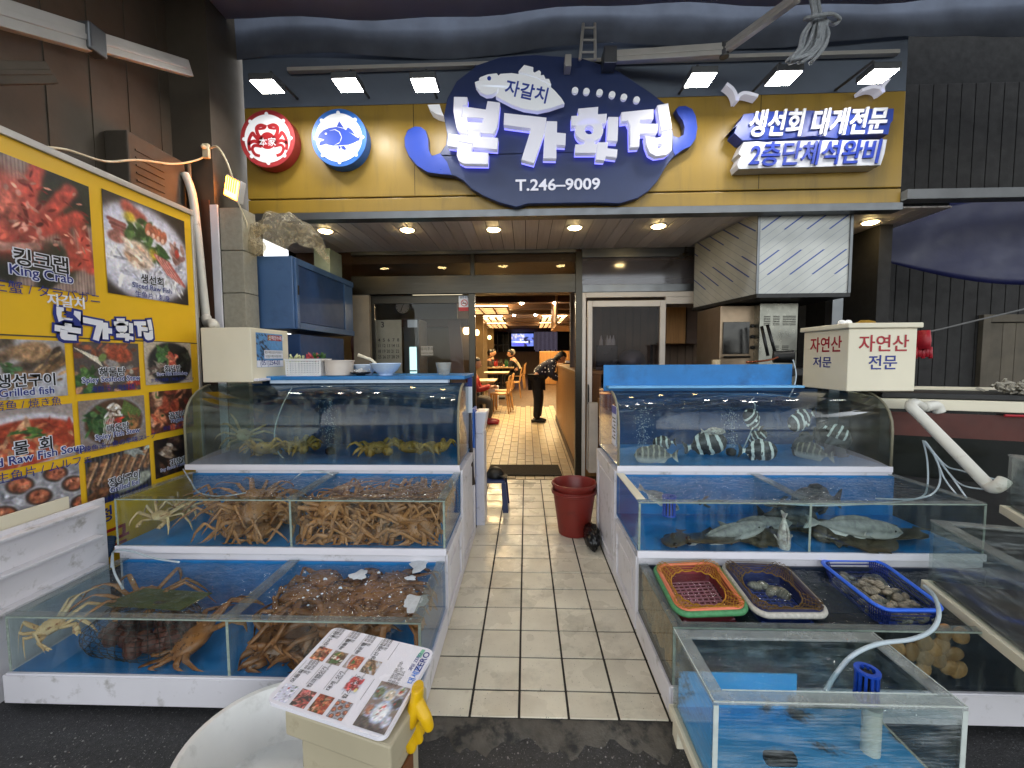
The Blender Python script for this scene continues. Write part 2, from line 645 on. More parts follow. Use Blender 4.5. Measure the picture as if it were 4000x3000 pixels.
# loose pebbles on the asphalt, grit nobody would count
t = MB()
for i in range(1300):
    x, y = random.uniform(-1.9, 1.6), random.uniform(.95, 1.55)
    if -.9 < x < -.2 and y > 1.3:
        continue
    r_ = random.choice((.0015, .002, .0025, .004))
    t.ball((x, y, -.029), r_, r_ * random.uniform(.7, 1.4), r_ * .7, 5, 3)
o = t.build('gravel', M('pale_grit', (.52, .51, .50), .6, var=.4, vs=60), org=(0, 1.2, -.03))
tag(o, 'pale grit scattered over the asphalt', 'gravel', kind='stuff')

# ================================================================== facade: fascia, soffit, walls, awning
SY = 3.65           # sign plane
WY = 4.95           # shopfront wall plane
ZS = 2.70           # soffit height
fas = thing('shop_fascia', 'long yellow sheet fascia above the shopfront with a dark groove near its lower edge', 'fascia', (.35, SY, ZS))
MB().box(-2.42, 3.11, SY, SY + .10, ZS + .135, 3.60).build('upper_panel', m_yel, fas, bev=.006)
MB().box(-2.42, 3.11, SY + .004, SY + .10, 3.603, 4.05).build('shade_band', M('unlit_fascia_slate', (.36, .40, .46), .5, var=.12, vs=2), fas)  # fascia above the floodlights: their light cut-off is painted as dark slate
MB().box(-2.42, 3.11, SY, SY + .10, ZS + .008, ZS + .125).build('lower_strip', m_yel, fas, bev=.006)
MB().box(-2.41, 3.10, SY + .02, SY + .098, ZS + .12, ZS + .14).build('groove', m_dark, fas)
MB().box(-2.43, 3.12, SY - .012, SY + .10, ZS - .05, ZS + .008).build('bottom_trim', m_steeld, fas)
for x_ in (-.95, .55, 1.95):
    MB().box(x_ - .002, x_ + .002, SY - .0015, SY + .001, ZS + .14, 3.598).build('sheet_seam', m_dark, fas)
# soffit: planks running front to back
so = MB().box(-2.75, 3.6, SY + .1, WY + .05, ZS + .012, ZS + .05)
soffit = struct(so.build('soffit', m_dark, org=(0, SY, ZS)))
pw = .125
for k in range(51):
    x0 = -2.75 + k * pw
    MB().box(x0 + .003, x0 + pw - .003, SY + .1, WY, ZS + random.uniform(-.0015, .001), ZS + .012).build('plank', m_plank, soffit)
# right end trim of soffit, canopy edge over the side yard
o = MB().box(3.12, 6.5, SY - .05, SY + .06, 2.72, 2.80).build('beam', M('dim_beam', (.42, .43, .44), .6), bev=.004)
tag(o, 'pale metal beam at the upper right above the dark side wall', 'beam')
# big walls
b_ = MB().box(-6, -2.62, 3.9, 4.1, -.03, 6)
struct(b_.build('wall_left_back', m_brown))
b_ = MB().box(3.55, 9, 5.3, 5.5, -.03, 7)
wr = struct(b_.build('wall_right_back', m_dark))
for k in range(34):
    x0 = 3.0 + k * .16
    MB().box(x0, x0 + .152, 5.22, 5.26, -.03, 4.6).build('board', m_dwall, wr, bev=.004)
# left flank: corrugated cladding above the poster
wl = struct(MB().box(-2.95, -2.80, -.2, 3.9, -.03, 6).build('wall_left', m_brown))
for k in range(22):
    y0 = 1.0 + k * .13
    MB().box(-2.80, -2.785 + .006 * (k % 2), y0, y0 + .1295, 1.9, 5.2).build('cladding_strip', m_brown, wl)
# pillar between poster and shopfront
pil = struct(MB().box(-2.80, -2.46, 3.30, 3.9, -.03, 4.6).build('wall_pillar', M('pillar_paint', (.28, .25, .21), .6, var=.15, vs=3)))
for k in range(7):
    MB().box(-2.425, -2.245, 3.30, 3.47, .30 + k * .335, .30 + k * .335 + .33).build('stone_slab', m_stone, pil, bev=.004)
MB().box(-2.49, -2.43, 3.285, 3.299, .2, 2.66).build('white_edge_strip', m_wclean, pil)
MB().box(-2.56, -2.495, 3.285, 3.299, .2, 2.70).build('brown_edge_strip', M('brown_strip', (.30, .20, .15), .5), pil)
# wall above fascia, hung with navy cloth
aw = MB()
for j in range(9):
    for i in range(81):
        x = -6 + 12.5 * i / 80
        z = 3.98 + 1.2 * j / 8
        aw.v.append((x, SY - .03 - .025 * math.sin(x * 3 + j * .3) * (1 - j / 9) - .006 * math.sin(x * 11), z + .03 * math.sin(x * 2.3) * (j == 0)))
for j in range(8):
    for i in range(80):
        a = j * 81 + i
        aw.f.append((a, a + 1, a + 82, a + 81))
o = aw.build('valance', m_awnd, smooth='all')
tag(o, 'dark navy cloth hanging above the shop sign', 'valance')
md = o.modifiers.new('t', 'SOLIDIFY'); md.thickness = .004
aw = MB()
for j in range(13):
    for i in range(61):
        x = -6 + 12.5 * i / 60
        y = SY - .12 - 3.3 * j / 12
        aw.v.append((x, y, 4.22 + .16 * j / 12 - .05 * math.sin(j / 12 * PI) + .03 * math.sin(x * 1.9 + j * .15) + .012 * math.sin(x * 6)))
for j in range(12):
    for i in range(60):
        a = j * 61 + i
        aw.f.append((a, a + 1, a + 62, a + 61))
o = aw.build('awning', m_awn, smooth='all')
tag(o, 'grey awning cloth stretched overhead', 'awning')
md = o.modifiers.new('t', 'SOLIDIFY'); md.thickness = .004

# ================================================================== the shop sign
def S(pts, ox, oy=0, s=2.212, Y=SY):
    """outline points read off the photograph, laid on the sign plane as x, z"""
    out = []
    for x, y in pts:
        q = at(ox + x / s, oy + y / s, Y=Y)
        out.append((q.x, q.z))
    return out


m_face = M('lit_letter_face', (.86, .86, .90), .4, var=.03, emit=(.86, .87, .95), es=.07)
m_side = M('letter_side', (.52, .52, .56), .5, var=.05)
m_halo = emit('blue_white_backlight', (.50, .50, 1.0), .55)
m_fishw = M('lit_fish_face', (.90, .91, .93), .4, var=.02, emit=(.9, .92, .95), es=.06)
Yp0, Yp1 = SY - .075, SY - .012      # navy panel front and back
sign = thing('shop_sign', 'big navy bowl-shaped sign with white block letters and a fish above the doorway', 'sign', (0, Yp1, ZS + .05))
body = [(1990, 770), (2110, 1100), (2140, 1100)]
left = [(1650, 1160), (1640, 1250), (1590, 1320), (1520, 1345), (1490, 1290), (1490, 1200), (1470, 1130), (1425, 1095), (1370, 1090), (1310, 1120), (1280, 1190), (1285, 1270), (1320, 1350), (1390, 1435), (1480, 1492), (1600, 1510), (1720, 1520), (1790, 1560), (1860, 1630), (1960, 1690), (2100, 1750), (2250, 1790), (2350, 1760)]
right = [(1700, 0)]
pl = S(left, 1000, Y=Yp0)
pb = S([(2330, 792), (2420, 795), (2490, 775), (2535, 745)], 0, 0, 1, Yp0)
pr = S([(1260, 1560), (1330, 1440), (1400, 1350), (1470, 1300), (1540, 1270), (1590, 1200), (1605, 1100), (1590, 1000), (1560, 940), (1500, 912), (1440, 918), (1412, 945), (1430, 985), (1470, 1040), (1488, 1100), (1480, 1160), (1440, 1188), (1400, 1170), (1380, 1100), (1370, 1000), (1330, 900), (1200, 800), (1050, 700), (900, 600), (600, 500), (200, 470), (-100, 490), (-300, 560), (-480, 700), (-560, 850), (-590, 1000)], 2000, Y=Yp0)
MB().prism([pl + pb + pr], Yp0, Yp1).build('panel', m_navy, sign, bev=.006)
# royal blue curls lying on the panel's two arms
MB().prism([S([(1490, 1290), (1488, 1200), (1468, 1132), (1425, 1099), (1372, 1094), (1314, 1124), (1285, 1190), (1290, 1268), (1324, 1347), (1392, 1430), (1482, 1486), (1600, 1504), (1690, 1508), (1650, 1400), (1590, 1326), (1520, 1350)], 1000, Y=Yp0 - .004)], Yp0 - .006, Yp0 + .001).build('curl', m_royal, sign)
MB().prism([S([(1410, 1345), (1470, 1296), (1538, 1265), (1585, 1198), (1600, 1100), (1586, 1002), (1556, 944), (1500, 917), (1442, 922), (1417, 945), (1434, 983), (1474, 1040), (1493, 1100), (1484, 1164), (1440, 1193), (1395, 1180), (1390, 1300)], 2000, Y=Yp0 - .004)], Yp0 - .006, Yp0 + .001).build('curl', m_royal, sign)
MB().prism([S([(1482, 905), (1585, 900), (1600, 950), (1622, 1000), (1560, 985), (1510, 955)], 1000, Y=Yp0 - .02)], Yp0 - .02, SY).build('drop', m_fishw, sign)
# block letters: face slab in front, glowing slab behind
L1 = {  # read in the crop that starts at x 1000
    'bon': [[(1710, 835), (1826, 837), (1822, 902), (1788, 905), (1776, 1012), (1822, 1015), (1826, 1052), (1955, 1057), (1968, 1020), (1782, 1012), (1788, 918), (1985, 945), (2000, 872), (2108, 885), (2092, 1060), (2072, 1120), (2050, 1157), (1945, 1150), (1942, 1142), (1820, 1125), (1815, 1150), (1762, 1140), (1732, 1100), (1705, 960)],
            [(1830, 1112), (1940, 1122), (1935, 1178), (2092, 1190), (2085, 1290), (1872, 1270), (1875, 1242), (1750, 1215), (1737, 1270), (1655, 1260), (1665, 1155), (1828, 1172)],
            [(1750, 1230), (1868, 1245), (1858, 1310), (2008, 1320), (2005, 1418), (1800, 1415), (1752, 1390), (1735, 1340)]]}
L2 = {  # read in the crop that starts at x 2000
    'ga': [[(-68, 975), (298, 1015), (285, 1130), (190, 1410), (80, 1380), (165, 1110), (-72, 1078)],
           [(298, 1045), (390, 1047), (388, 1145), (465, 1152), (462, 1255), (385, 1250), (383, 1370), (270, 1368), (280, 1170)]],
    'hoet': [[(572, 938), (745, 922), (742, 992), (580, 1005)], [(513, 1002), (820, 982), (815, 1062), (515, 1087)],
             [(632, 1198), (706, 1202), (712, 1238), (735, 1242), (725, 1320), (545, 1320), (548, 1247), (626, 1242)],
             [(832, 1008), (920, 1010), (912, 1220), (822, 1215)], [(738, 1228), (830, 1228), (825, 1280), (912, 1290), (905, 1362), (812, 1350), (800, 1385), (725, 1380)]],
    'jip': [[(945, 968), (1225, 940), (1222, 1030), (1105, 1035), (1103, 1065), (1258, 1070), (1255, 1150), (1105, 1155), (1100, 1270), (1022, 1275), (1018, 1080), (1000, 1040), (945, 1048)],
            [(1255, 908), (1350, 890), (1383, 1112), (1292, 1128)]]}
RING = [[(668 + 122 * math.cos(a), 1120 + 104 * math.sin(a)) for a in np.linspace(0, 2 * PI, 28, endpoint=False)], [(668 + 38 * math.cos(-a), 1120 + 40 * math.sin(-a)) for a in np.linspace(0, 2 * PI, 16, endpoint=False)]]
BIEUP = [[(1150, 1172), (1212, 1185), (1250, 1190), (1290, 1182), (1302, 1142), (1382, 1122), (1380, 1300), (1340, 1335), (1245, 1350), (1190, 1320), (1162, 1250)], [(1255, 1240), (1260, 1278), (1293, 1275), (1295, 1240)]]
Yf = SY - .17


def letter(name, polys, ox):
    fa, ba = MB(), MB()
    for lp in polys:
        lps = lp if isinstance(lp[0][0], tuple) else [lp]
        xz = [S(q, ox, Y=Yf) for q in lps]
        fa.prism(xz, Yf, Yf + .055)
        ba.prism(xz, Yf + .063, Yf + .078)
    o = fa.build(name, m_face, sign, bev=.003)
    ba.build('backlight', m_halo, o)
    return o


letter('letter', L1['bon'], 1000)
letter('letter', L2['ga'], 2000)
letter('letter', L2['hoet'] + [RING], 2000)
letter('letter', L2['jip'] + [BIEUP], 2000)
# fish
fb = S([(1925, 680), (1935, 692), (1890, 708), (1896, 742), (1932, 792), (1985, 820), (2040, 815), (2078, 792), (2096, 755), (2092, 790), (2070, 830), (2110, 852), (2212, 905), (2312, 940), (2432, 958), (2542, 935), (2632, 905), (2667, 893), (2642, 850), (2582, 780), (2512, 720), (2412, 670), (2312, 645), (2212, 630), (2110, 638), (2095, 652), (2080, 632), (2000, 642), (1938, 665)], 1000, Y=Yf)
fish = MB().prism([fb], Yf, Yf + .05).build('fish_plate', m_fishw, sign, bev=.003)
MB().prism([S([(55, 615), (105, 560), (185, 580), (180, 615), (195, 625), (235, 605), (250, 620), (245, 650), (275, 645), (290, 680), (320, 680), (340, 730), (280, 700), (180, 650)], 2000, Y=Yf)], Yf, Yf + .05).build('fish_fin', m_fishw, sign, bev=.003)
e = S([(2015 + 17 * math.cos(a), 678 + 18 * math.sin(a)) for a in np.linspace(0, 2 * PI, 18, endpoint=False)], 1000, Y=Yf)
MB().prism([e], Yf - .004, Yf + .002).build('eye', m_royal, fish)
q = at(2056, 357, Y=Yf)
q2 = at(2150, 378, Y=Yf)
MB().text('t_jagalchi', (q.x, Yf - .002, q.z), .098, ax=(q2.x - q.x, 0, q2.z - q.z), ay=(-(q2.z - q.z), 0, q2.x - q.x)).build('lettering', m_royal, fish)
for x, y in ((545, 782), (643, 790), (757, 800), (865, 818), (967, 840), (1077, 863)):
    c = at(2000 + x / 2.212, y / 2.212, Y=Yp0 - .02)
    MB().prism([[(c.x + .026 * math.cos(a), c.z + .026 * math.sin(a)) for a in np.linspace(0, 2 * PI, 20, endpoint=False)]], Yp0 - .025, Yp0 + .001).build('dot', m_fishw, sign, bev=.002)
q = at(2178, 722, Y=Yp0)
MB().text('t_phone', (q.x, Yp0 - .006, q.z), .095, w=.70).build('lettering', m_face, sign)


def ribbon(pts, w0):
    P = spl([(x, 0, z) for x, z in pts], 6)
    a, b2 = [], []
    for i, q_ in enumerate(P):
        d = (P[min(i + 1, len(P) - 1)] - P[max(i - 1, 0)]).normalized()
        nn = Vector((-d.z, 0, d.x))
        a.append((q_.x + nn.x * w0, q_.z + nn.z * w0))
        b2.append((q_.x - nn.x * w0, q_.z - nn.z * w0))
    return a + b2[::-1]


# ------------------------------------------------------------------ round signs
def disc(cx, cz, r_, n=48):
    return [(cx + r_ * math.cos(a), cz + r_ * math.sin(a)) for a in np.linspace(0, 2 * PI, n, endpoint=False)]


def round_sign(px, py, label, mrim, minkx, kind):
    Yr = SY - .10
    c = at(px, py, Y=Yr)
    t = thing('round_sign', label, 'sign', (c.x, SY, c.z), 'round signs')
    MB().prism([disc(c.x, c.z, .234)], Yr, SY).build('drum', mrim, t, smooth=True, bev=.008)
    w_ = MB().prism([disc(c.x, c.z, .196)], Yr - .003, Yr + .001)
    wo = w_.build('face', m_fishw, t)
    for k in range(8):
        a = PI / 2 + k * PI / 4
        MB().prism([disc(c.x + .2 * math.cos(a), c.z + .2 * math.sin(a), .015, 14)], Yr - .0045, Yr + .001).build('stud', m_fishw, t)
    D = lambda pts, sc: [(c.x + (x - sc[0]) / 3.687 * Yr / F_PX, c.z - (y - sc[1]) / 3.687 * Yr / F_PX) for x, y in pts]
    a0, a1 = Yr - .006, Yr - .002
    if kind == 'crab':
        sc = (535, 707)
        polys = [[(540 + 118 * math.cos(a), 748 + (128 if math.sin(a) < 0 else 104) * math.sin(a)) for a in np.linspace(0, 2 * PI, 26, endpoint=False)]]
        for sg in (-1, 1):
            for wd, pts in ((24, [(70, -10), (135, -90), (150, -180), (90, -215), (10, -190)]), (15, [(128, -170), (100, -165), (30, -175)]), (22, [(95, 30), (180, -70), (215, -110), (265, -30), (275, 50)]),
                            (22, [(90, 55), (190, 0), (270, 40), (262, 130)]), (20, [(90, 75), (190, 60), (225, 110), (190, 180), (120, 205)])):
                Pr = ribbon([(540 + sg * x, 740 + y) for x, y in pts], wd)
                polys.append(Pr)
        for pg in polys:
            MB().prism([D(pg, sc)], a0, a1).build('crab_emblem', minkx, wo)
        q_ = D([(540, 755)], sc)[0]
        MB().text('t_bonga_han', (q_[0], a0 - .001, q_[1]), .055).build('lettering', m_wink, wo)
    else:
        sc = (1565, 693)
        polys = [[(1262, 690), (1290, 640), (1350, 590), (1440, 558), (1540, 550), (1640, 575), (1740, 640), (1830, 700), (1850, 705), (1870, 660), (1860, 760), (1845, 740), (1780, 770), (1700, 795), (1600, 800), (1480, 802), (1420, 790), (1380, 775), (1280, 800), (1300, 740), (1340, 735), (1360, 715)],
                 [(1540, 545), (1580, 472), (1645, 568), (1600, 555)], [(1672, 598), (1700, 555), (1750, 590), (1808, 665), (1740, 635)], [(1555, 805), (1590, 820), (1580, 858), (1560, 840)], [(1590, 815), (1640, 810), (1668, 850), (1650, 868), (1610, 850)]]
        for pg in polys:
            MB().prism([D(pg, sc)], a0, a1).build('fish_emblem', minkx, wo)
        gl = [(1440, 600), (1510, 590), (1570, 620), (1605, 690), (1580, 760), (1500, 800), (1570, 775), (1600, 730), (1612, 690), (1585, 620), (1520, 582)]
        MB().prism([D(gl, sc)], a0 - .002, a0 + .001).build('gill_line', m_wink, wo)
        MB().prism([D([(1385 + 16 * math.cos(a), 640 + 14 * math.sin(a)) for a in np.linspace(0, 2 * PI, 12, endpoint=False)], sc)], a0 - .002, a0 + .001).build('eye', m_wink, wo)


round_sign(1045, 542, 'round red sign with a white face and a red crab emblem', M('red_sign', (.66, .20, .22), .4, var=.05), M('red_emblem', (.66, .12, .15), .5, var=.03), 'crab')
round_sign(1324, 538, 'round blue sign with a white face and a blue fish emblem', M('sky_blue_sign', (.16, .42, .78), .4, var=.05), M('blue_emblem', (.14, .28, .72), .5, var=.03), 'fish')

# ------------------------------------------------------------------ two raised lines of lettering at the right end
m_slabb = M('blue_letter_slab', (.12, .22, .56), .4, var=.05)
for label, key, m_s, m_l, (xa, xb, ya, yb), poly in (
        ("raised blue slab with white Korean letters, upper line at the fascia's right end", 't_row1', m_slabb, M('white_letter', (.86, .87, .9), .4), (2902, 3478, 430, 530),
         [(2905, 446), (2985, 436), (3150, 432), (3180, 432), (3195, 442), (3205, 430), (3240, 428), (3275, 438), (3300, 426), (3492, 424), (3488, 470), (3478, 482), (3470, 524), (3280, 528), (3270, 540), (3175, 530), (3060, 542), (2900, 548), (2868, 520), (2880, 490), (2860, 505), (2893, 470)]),
        ("raised white slab with blue Korean letters, lower line at the fascia's right end", 't_row2', M('white_letter_slab', (.76, .77, .81), .4), M('blue_letter_face', (.12, .22, .62), .4), (2908, 3450, 555, 645),
         [(2905, 555), (2960, 552), (2995, 556), (3020, 552), (3100, 550), (3200, 548), (3300, 548), (3465, 545), (3455, 600), (3440, 645), (3300, 648), (3180, 652), (3020, 655), (2885, 660), (2880, 640), (2895, 610), (2885, 600)])):
    Yr = SY - .12
    P = [at(x, y, Y=Yr) for x, y in poly]
    c = at((xa + xb) / 2, (ya + yb) / 2, Y=Yr)
    t = thing('raised_lettering', label, 'sign', (c.x, SY, c.z))
    MB().prism([[(q.x, q.z) for q in P]], Yr, SY).build('slab', m_s, t, bev=.004)
    a0, a1 = at(xa, (ya + yb) / 2 + 8, Y=Yr), at(xb, (ya + yb) / 2 - 6, Y=Yr)
    d = (a1 - a0).normalized()
    MB().text(key, (c.x, Yr - .012, c.z), .165 if key == 't_row1' else .15, ax=d, ay=(-d.z, 0, d.x), shear=.18, w=(a1 - a0).length * .93).build('lettering', m_l, t, bev=0)


for label, wings in (('white gull-shaped plate on the fascia, wings raised', [[(2838, 326), (2862, 345), (2875, 368), (2880, 392)], [(2880, 392), (2890, 370), (2915, 362), (2962, 374)]]),
                     ('white gull-shaped plate on the fascia with one wing tip behind the end floodlight', [[(3475, 305), (3452, 335), (3452, 360)], [(3452, 360), (3440, 344), (3410, 338), (3368, 352)]])):
    Yr = SY - .10
    pts = [[(at(x, y, Y=Yr).x, at(x, y, Y=Yr).z) for x, y in wg] for wg in wings]
    t = thing('gull_plate', label, 'sign', (pts[0][-1][0], SY, pts[0][-1][1] - .03), 'gull plates')
    for pg in pts:
        MB().prism([ribbon(pg, .013)], Yr, SY - .02).build('wing', m_face, t)

# ------------------------------------------------------------------ floodlights over the sign
m_flood = emit('floodlight_glass', (1.0, .985, .95), 21)
m_fbody = M('floodlight_body', (.25, .26, .27), .5, var=.1)
fl_pos = [(1045, 340, 'first floodlight from the yellow heater lamp, above the red round sign'), (1360, 335, 'floodlight above the blue round fish sign'), (1660, 335, 'floodlight just beside the white fish of the big sign'),
          (2735, 315, 'floodlight between the sign\'s last letter and the first gull plate'), (3060, 308, 'floodlight beside the hanging rope bundle'), (3430, 300, 'floodlight at the far right end of the fascia')]
for px, py, lb in fl_pos:
    c = at(px, py, Y=3.22)
    t = thing('floodlight', 'lit square ' + lb, 'floodlight', (c.x, c.y, c.z + .06), 'floodlights above the sign')
    MB().box(c.x - .095, c.x + .095, c.y - .085, c.y + .085, c.z + .004, c.z + .05).build('housing', m_fbody, t, bev=.006)
    MB().box(c.x - .085, c.x + .085, c.y - .075, c.y + .075, c.z, c.z + .003).build('lamp_glass', m_flood, t)
    MB().tube([(c.x, c.y, c.z + .045), (c.x, c.y + .05, c.z + .14), (c.x, SY - .005, c.z + .17)], .011, 8).build('arm', m_fbody, t)

# ------------------------------------------------------------------ downlights of the soffit
m_down = emit('downlight_glass', (1.0, .86, .58), 16)
for k, (px, py, lb) in enumerate(((1271, 902, 'round downlight above the blue wall cabinet'), (1591, 898, 'second round downlight from the blue wall cabinet'), (1928, 896, 'round downlight above the left door post'), (2245, 889, 'round downlight above the right door post'), (2572, 883, 'round downlight nearest the film-covered hood'), (3400, 868, 'lone round downlight beyond the hood at the dark side yard'))):
    c = at(px, py, Z=ZS - .004)
    t = thing('downlight', 'lit ' + lb, 'downlight', (c.x, c.y, ZS), 'soffit downlights')
    MB().lathe([(.062, 0), (.075, 0), (.078, .006), (.062, .006)], 28, Matrix.Translation((c.x, c.y, ZS - .007)), caps=False).build('trim_ring', m_white, t)
    MB().lathe([(.062, 0), (.06, -.008), (.045, -.015), (.02, -.019), (.0005, -.02)], 28, Matrix.Translation((c.x, c.y, ZS - .004))).build('lamp_glass', m_down, t)

# ------------------------------------------------------------------ awning arms, bracket, rope, gutter
o = MB().box(-2.0, 3.0, SY - .06, SY - .01, 3.86, 3.89).build('gutter_rail', m_alu, bev=.004)
tag(o, 'thin pale rail running above the sign', 'rail')


def channel(path, w_, h_, mb=None):
    mb = mb or MB()
    P = [Vector(q_) for q_ in path]
    for a, b2 in zip(P[:-1], P[1:]):
        d = (b2 - a)
        L = d.length
        d.normalize()
        up = Vector((0, 0, 1))
        sd = d.cross(up).normalized()
        up = sd.cross(d)
        T = Matrix(((d.x, sd.x, up.x, a.x), (d.y, sd.y, up.y, a.y), (d.z, sd.z, up.z, a.z), (0, 0, 0, 1)))
        mb.box(0, L, -w_ / 2, w_ / 2, -h_ / 2, h_ / 2, T)
        mb.box(.01, L - .01, -w_ / 2 - .006, w_ / 2 + .006, -h_ * .12, h_ * .12, T)
    return mb


p0, p1, p2 = at(2400, 225, Y=3.50), at(2830, 197, Y=3.33), at(3120, -15, Y=2.9)
t = thing('folding_awning_support', 'folding awning arm of pale aluminium above the sign, bent at its elbow', 'awning arm', p0, 'awning arms')
channel([p0, p1], .05, .085).build('upper_arm', m_alu, t, bev=.004)
channel([p1, p2], .045, .06).build('forearm', m_alu, t, bev=.004)
MB().box(p0.x - .09, p0.x + .01, p0.y - .05, p0.y + .1, p0.z - .07, p0.z + .06).build('shoulder_bracket', m_steeld, t, bev=.005)
MB().lathe([(.035, -.05), (.035, .05)], 16, Matrix.Translation(p1)).build('elbow', m_steeld, t, bev=.004)
p0, p1, p2 = at(735, 268, Y=3.05), at(360, 158, Y=2.42), at(-80, 28, Y=1.98)
t = thing('folding_awning_support', 'folding awning arm of pale aluminium at the upper left corner', 'awning arm', p0, 'awning arms')
channel([p0, p1], .05, .10).build('upper_arm', m_alu, t, bev=.004)
channel([p1, p2], .05, .13).build('forearm', m_alu, t, bev=.004)
MB().box(p1.x - .04, p1.x + .04, p1.y - .05, p1.y + .05, p1.z - .075, p1.z + .075).build('elbow', m_steeld, t, bev=.01)
p0, p1 = at(-60, 285, Y=2.05), at(195, 285, Y=2.30)
o = channel([p0, p1], .05, .10).build('cross_beam', m_brown, bev=.004)
tag(o, 'short brownish channel below the left awning arm', 'beam')
# ladder-like bracket above the sign
c0, c1 = at(2265, 235, Y=3.5), at(2325, 235, Y=3.5)
t = thing('ladder_bracket', 'small ladder-like wire bracket above the sign', 'bracket', (c0.x, c0.y, c0.z))
MB().tube([c0, c0 + Vector((.03, .03, .30))], .012, 8).build('rail', m_alu, t, smooth=True)
MB().tube([c1, c1 + Vector((.0, .03, .30))], .012, 8).build('rail', m_alu, t, smooth=True)
for k in range(3):
    MB().tube([c0 + Vector((.01 * k, .01 * k, .06 + .1 * k)), c1 + Vector((0, .01 * k, .06 + .1 * k))], .008, 6).build('rung', m_alu, t)
MB().box(c0.x - .12, c0.x - .07, 3.47, SY - .02, c0.z - .06, c0.z + .03).build('clamp', m_alu, t, bev=.004)
# rope bundle
m_rope = M('pale_rope', (.62, .64, .66), .8, var=.2, vs=60, bump=.8, bs=200)
t = thing('rope_bundle', 'bundle of pale rope knotted and hanging from the awning beside the floodlights', 'rope', at(3190, 200, Y=3.0))
random.seed(11)
for k in range(12):
    a, bq = random.uniform(-40, 45), random.uniform(-45, 50)
    pts = [at(3170 + a * .5, -40, Y=3.0 + random.uniform(-.04, .04)), at(3190 + a * .4, 60, Y=2.98 + random.uniform(-.04, .04)), at(3180 + a * 1.3, 130, Y=2.97 + random.uniform(-.05, .05)), at(3160 + a * 1.2, 190, Y=2.97 + random.uniform(-.05, .05)), at(3110 + a + bq * .4, 235 + random.uniform(-10, 15), Y=2.97 + random.uniform(-.05, .05)), at(3175 + bq, 180, Y=2.95), at(3200 + bq * .5, 70, Y=2.96)]
    MB().tube(spl(pts, 6), .010, 6).build('strand', m_rope, t, smooth='all')
kn = [at(3145, 72, Y=2.93), at(3200, 60, Y=2.90), at(3250, 55, Y=2.93), at(3280, 75, Y=2.98), at(3255, 95, Y=3.0), at(3200, 70, Y=3.05), at(3150, 75, Y=3.0), at(3145, 72, Y=2.93)]
MB().tube(spl(kn, 6), .012, 6).build('knot_loop', m_rope, t, smooth='all')
random.seed(21)

# ================================================================== stepped live tanks, both sides of the aisle
YF = (1.60, 2.12, 2.66, 3.36)
FL = (.135, .440, .745)
TP = (.375, .695, 1.27)
CURVE = [(2.66, .745), (2.66, 1.00), (2.668, 1.07), (2.69, 1.13), (2.725, 1.18), (2.775, 1.22), (2.84, 1.25), (2.90, 1.262)]


CURVE_R = [(y, .745 + (z - .745) * .89) for y, z in CURVE]


def pane(x0, x1, y0, y1, z0, z1, parent, mat=None, name='glass_pane'):
    return MB().box(x0, x1, y0, y1, z0, z1).build(name, mat or m_glass, parent)


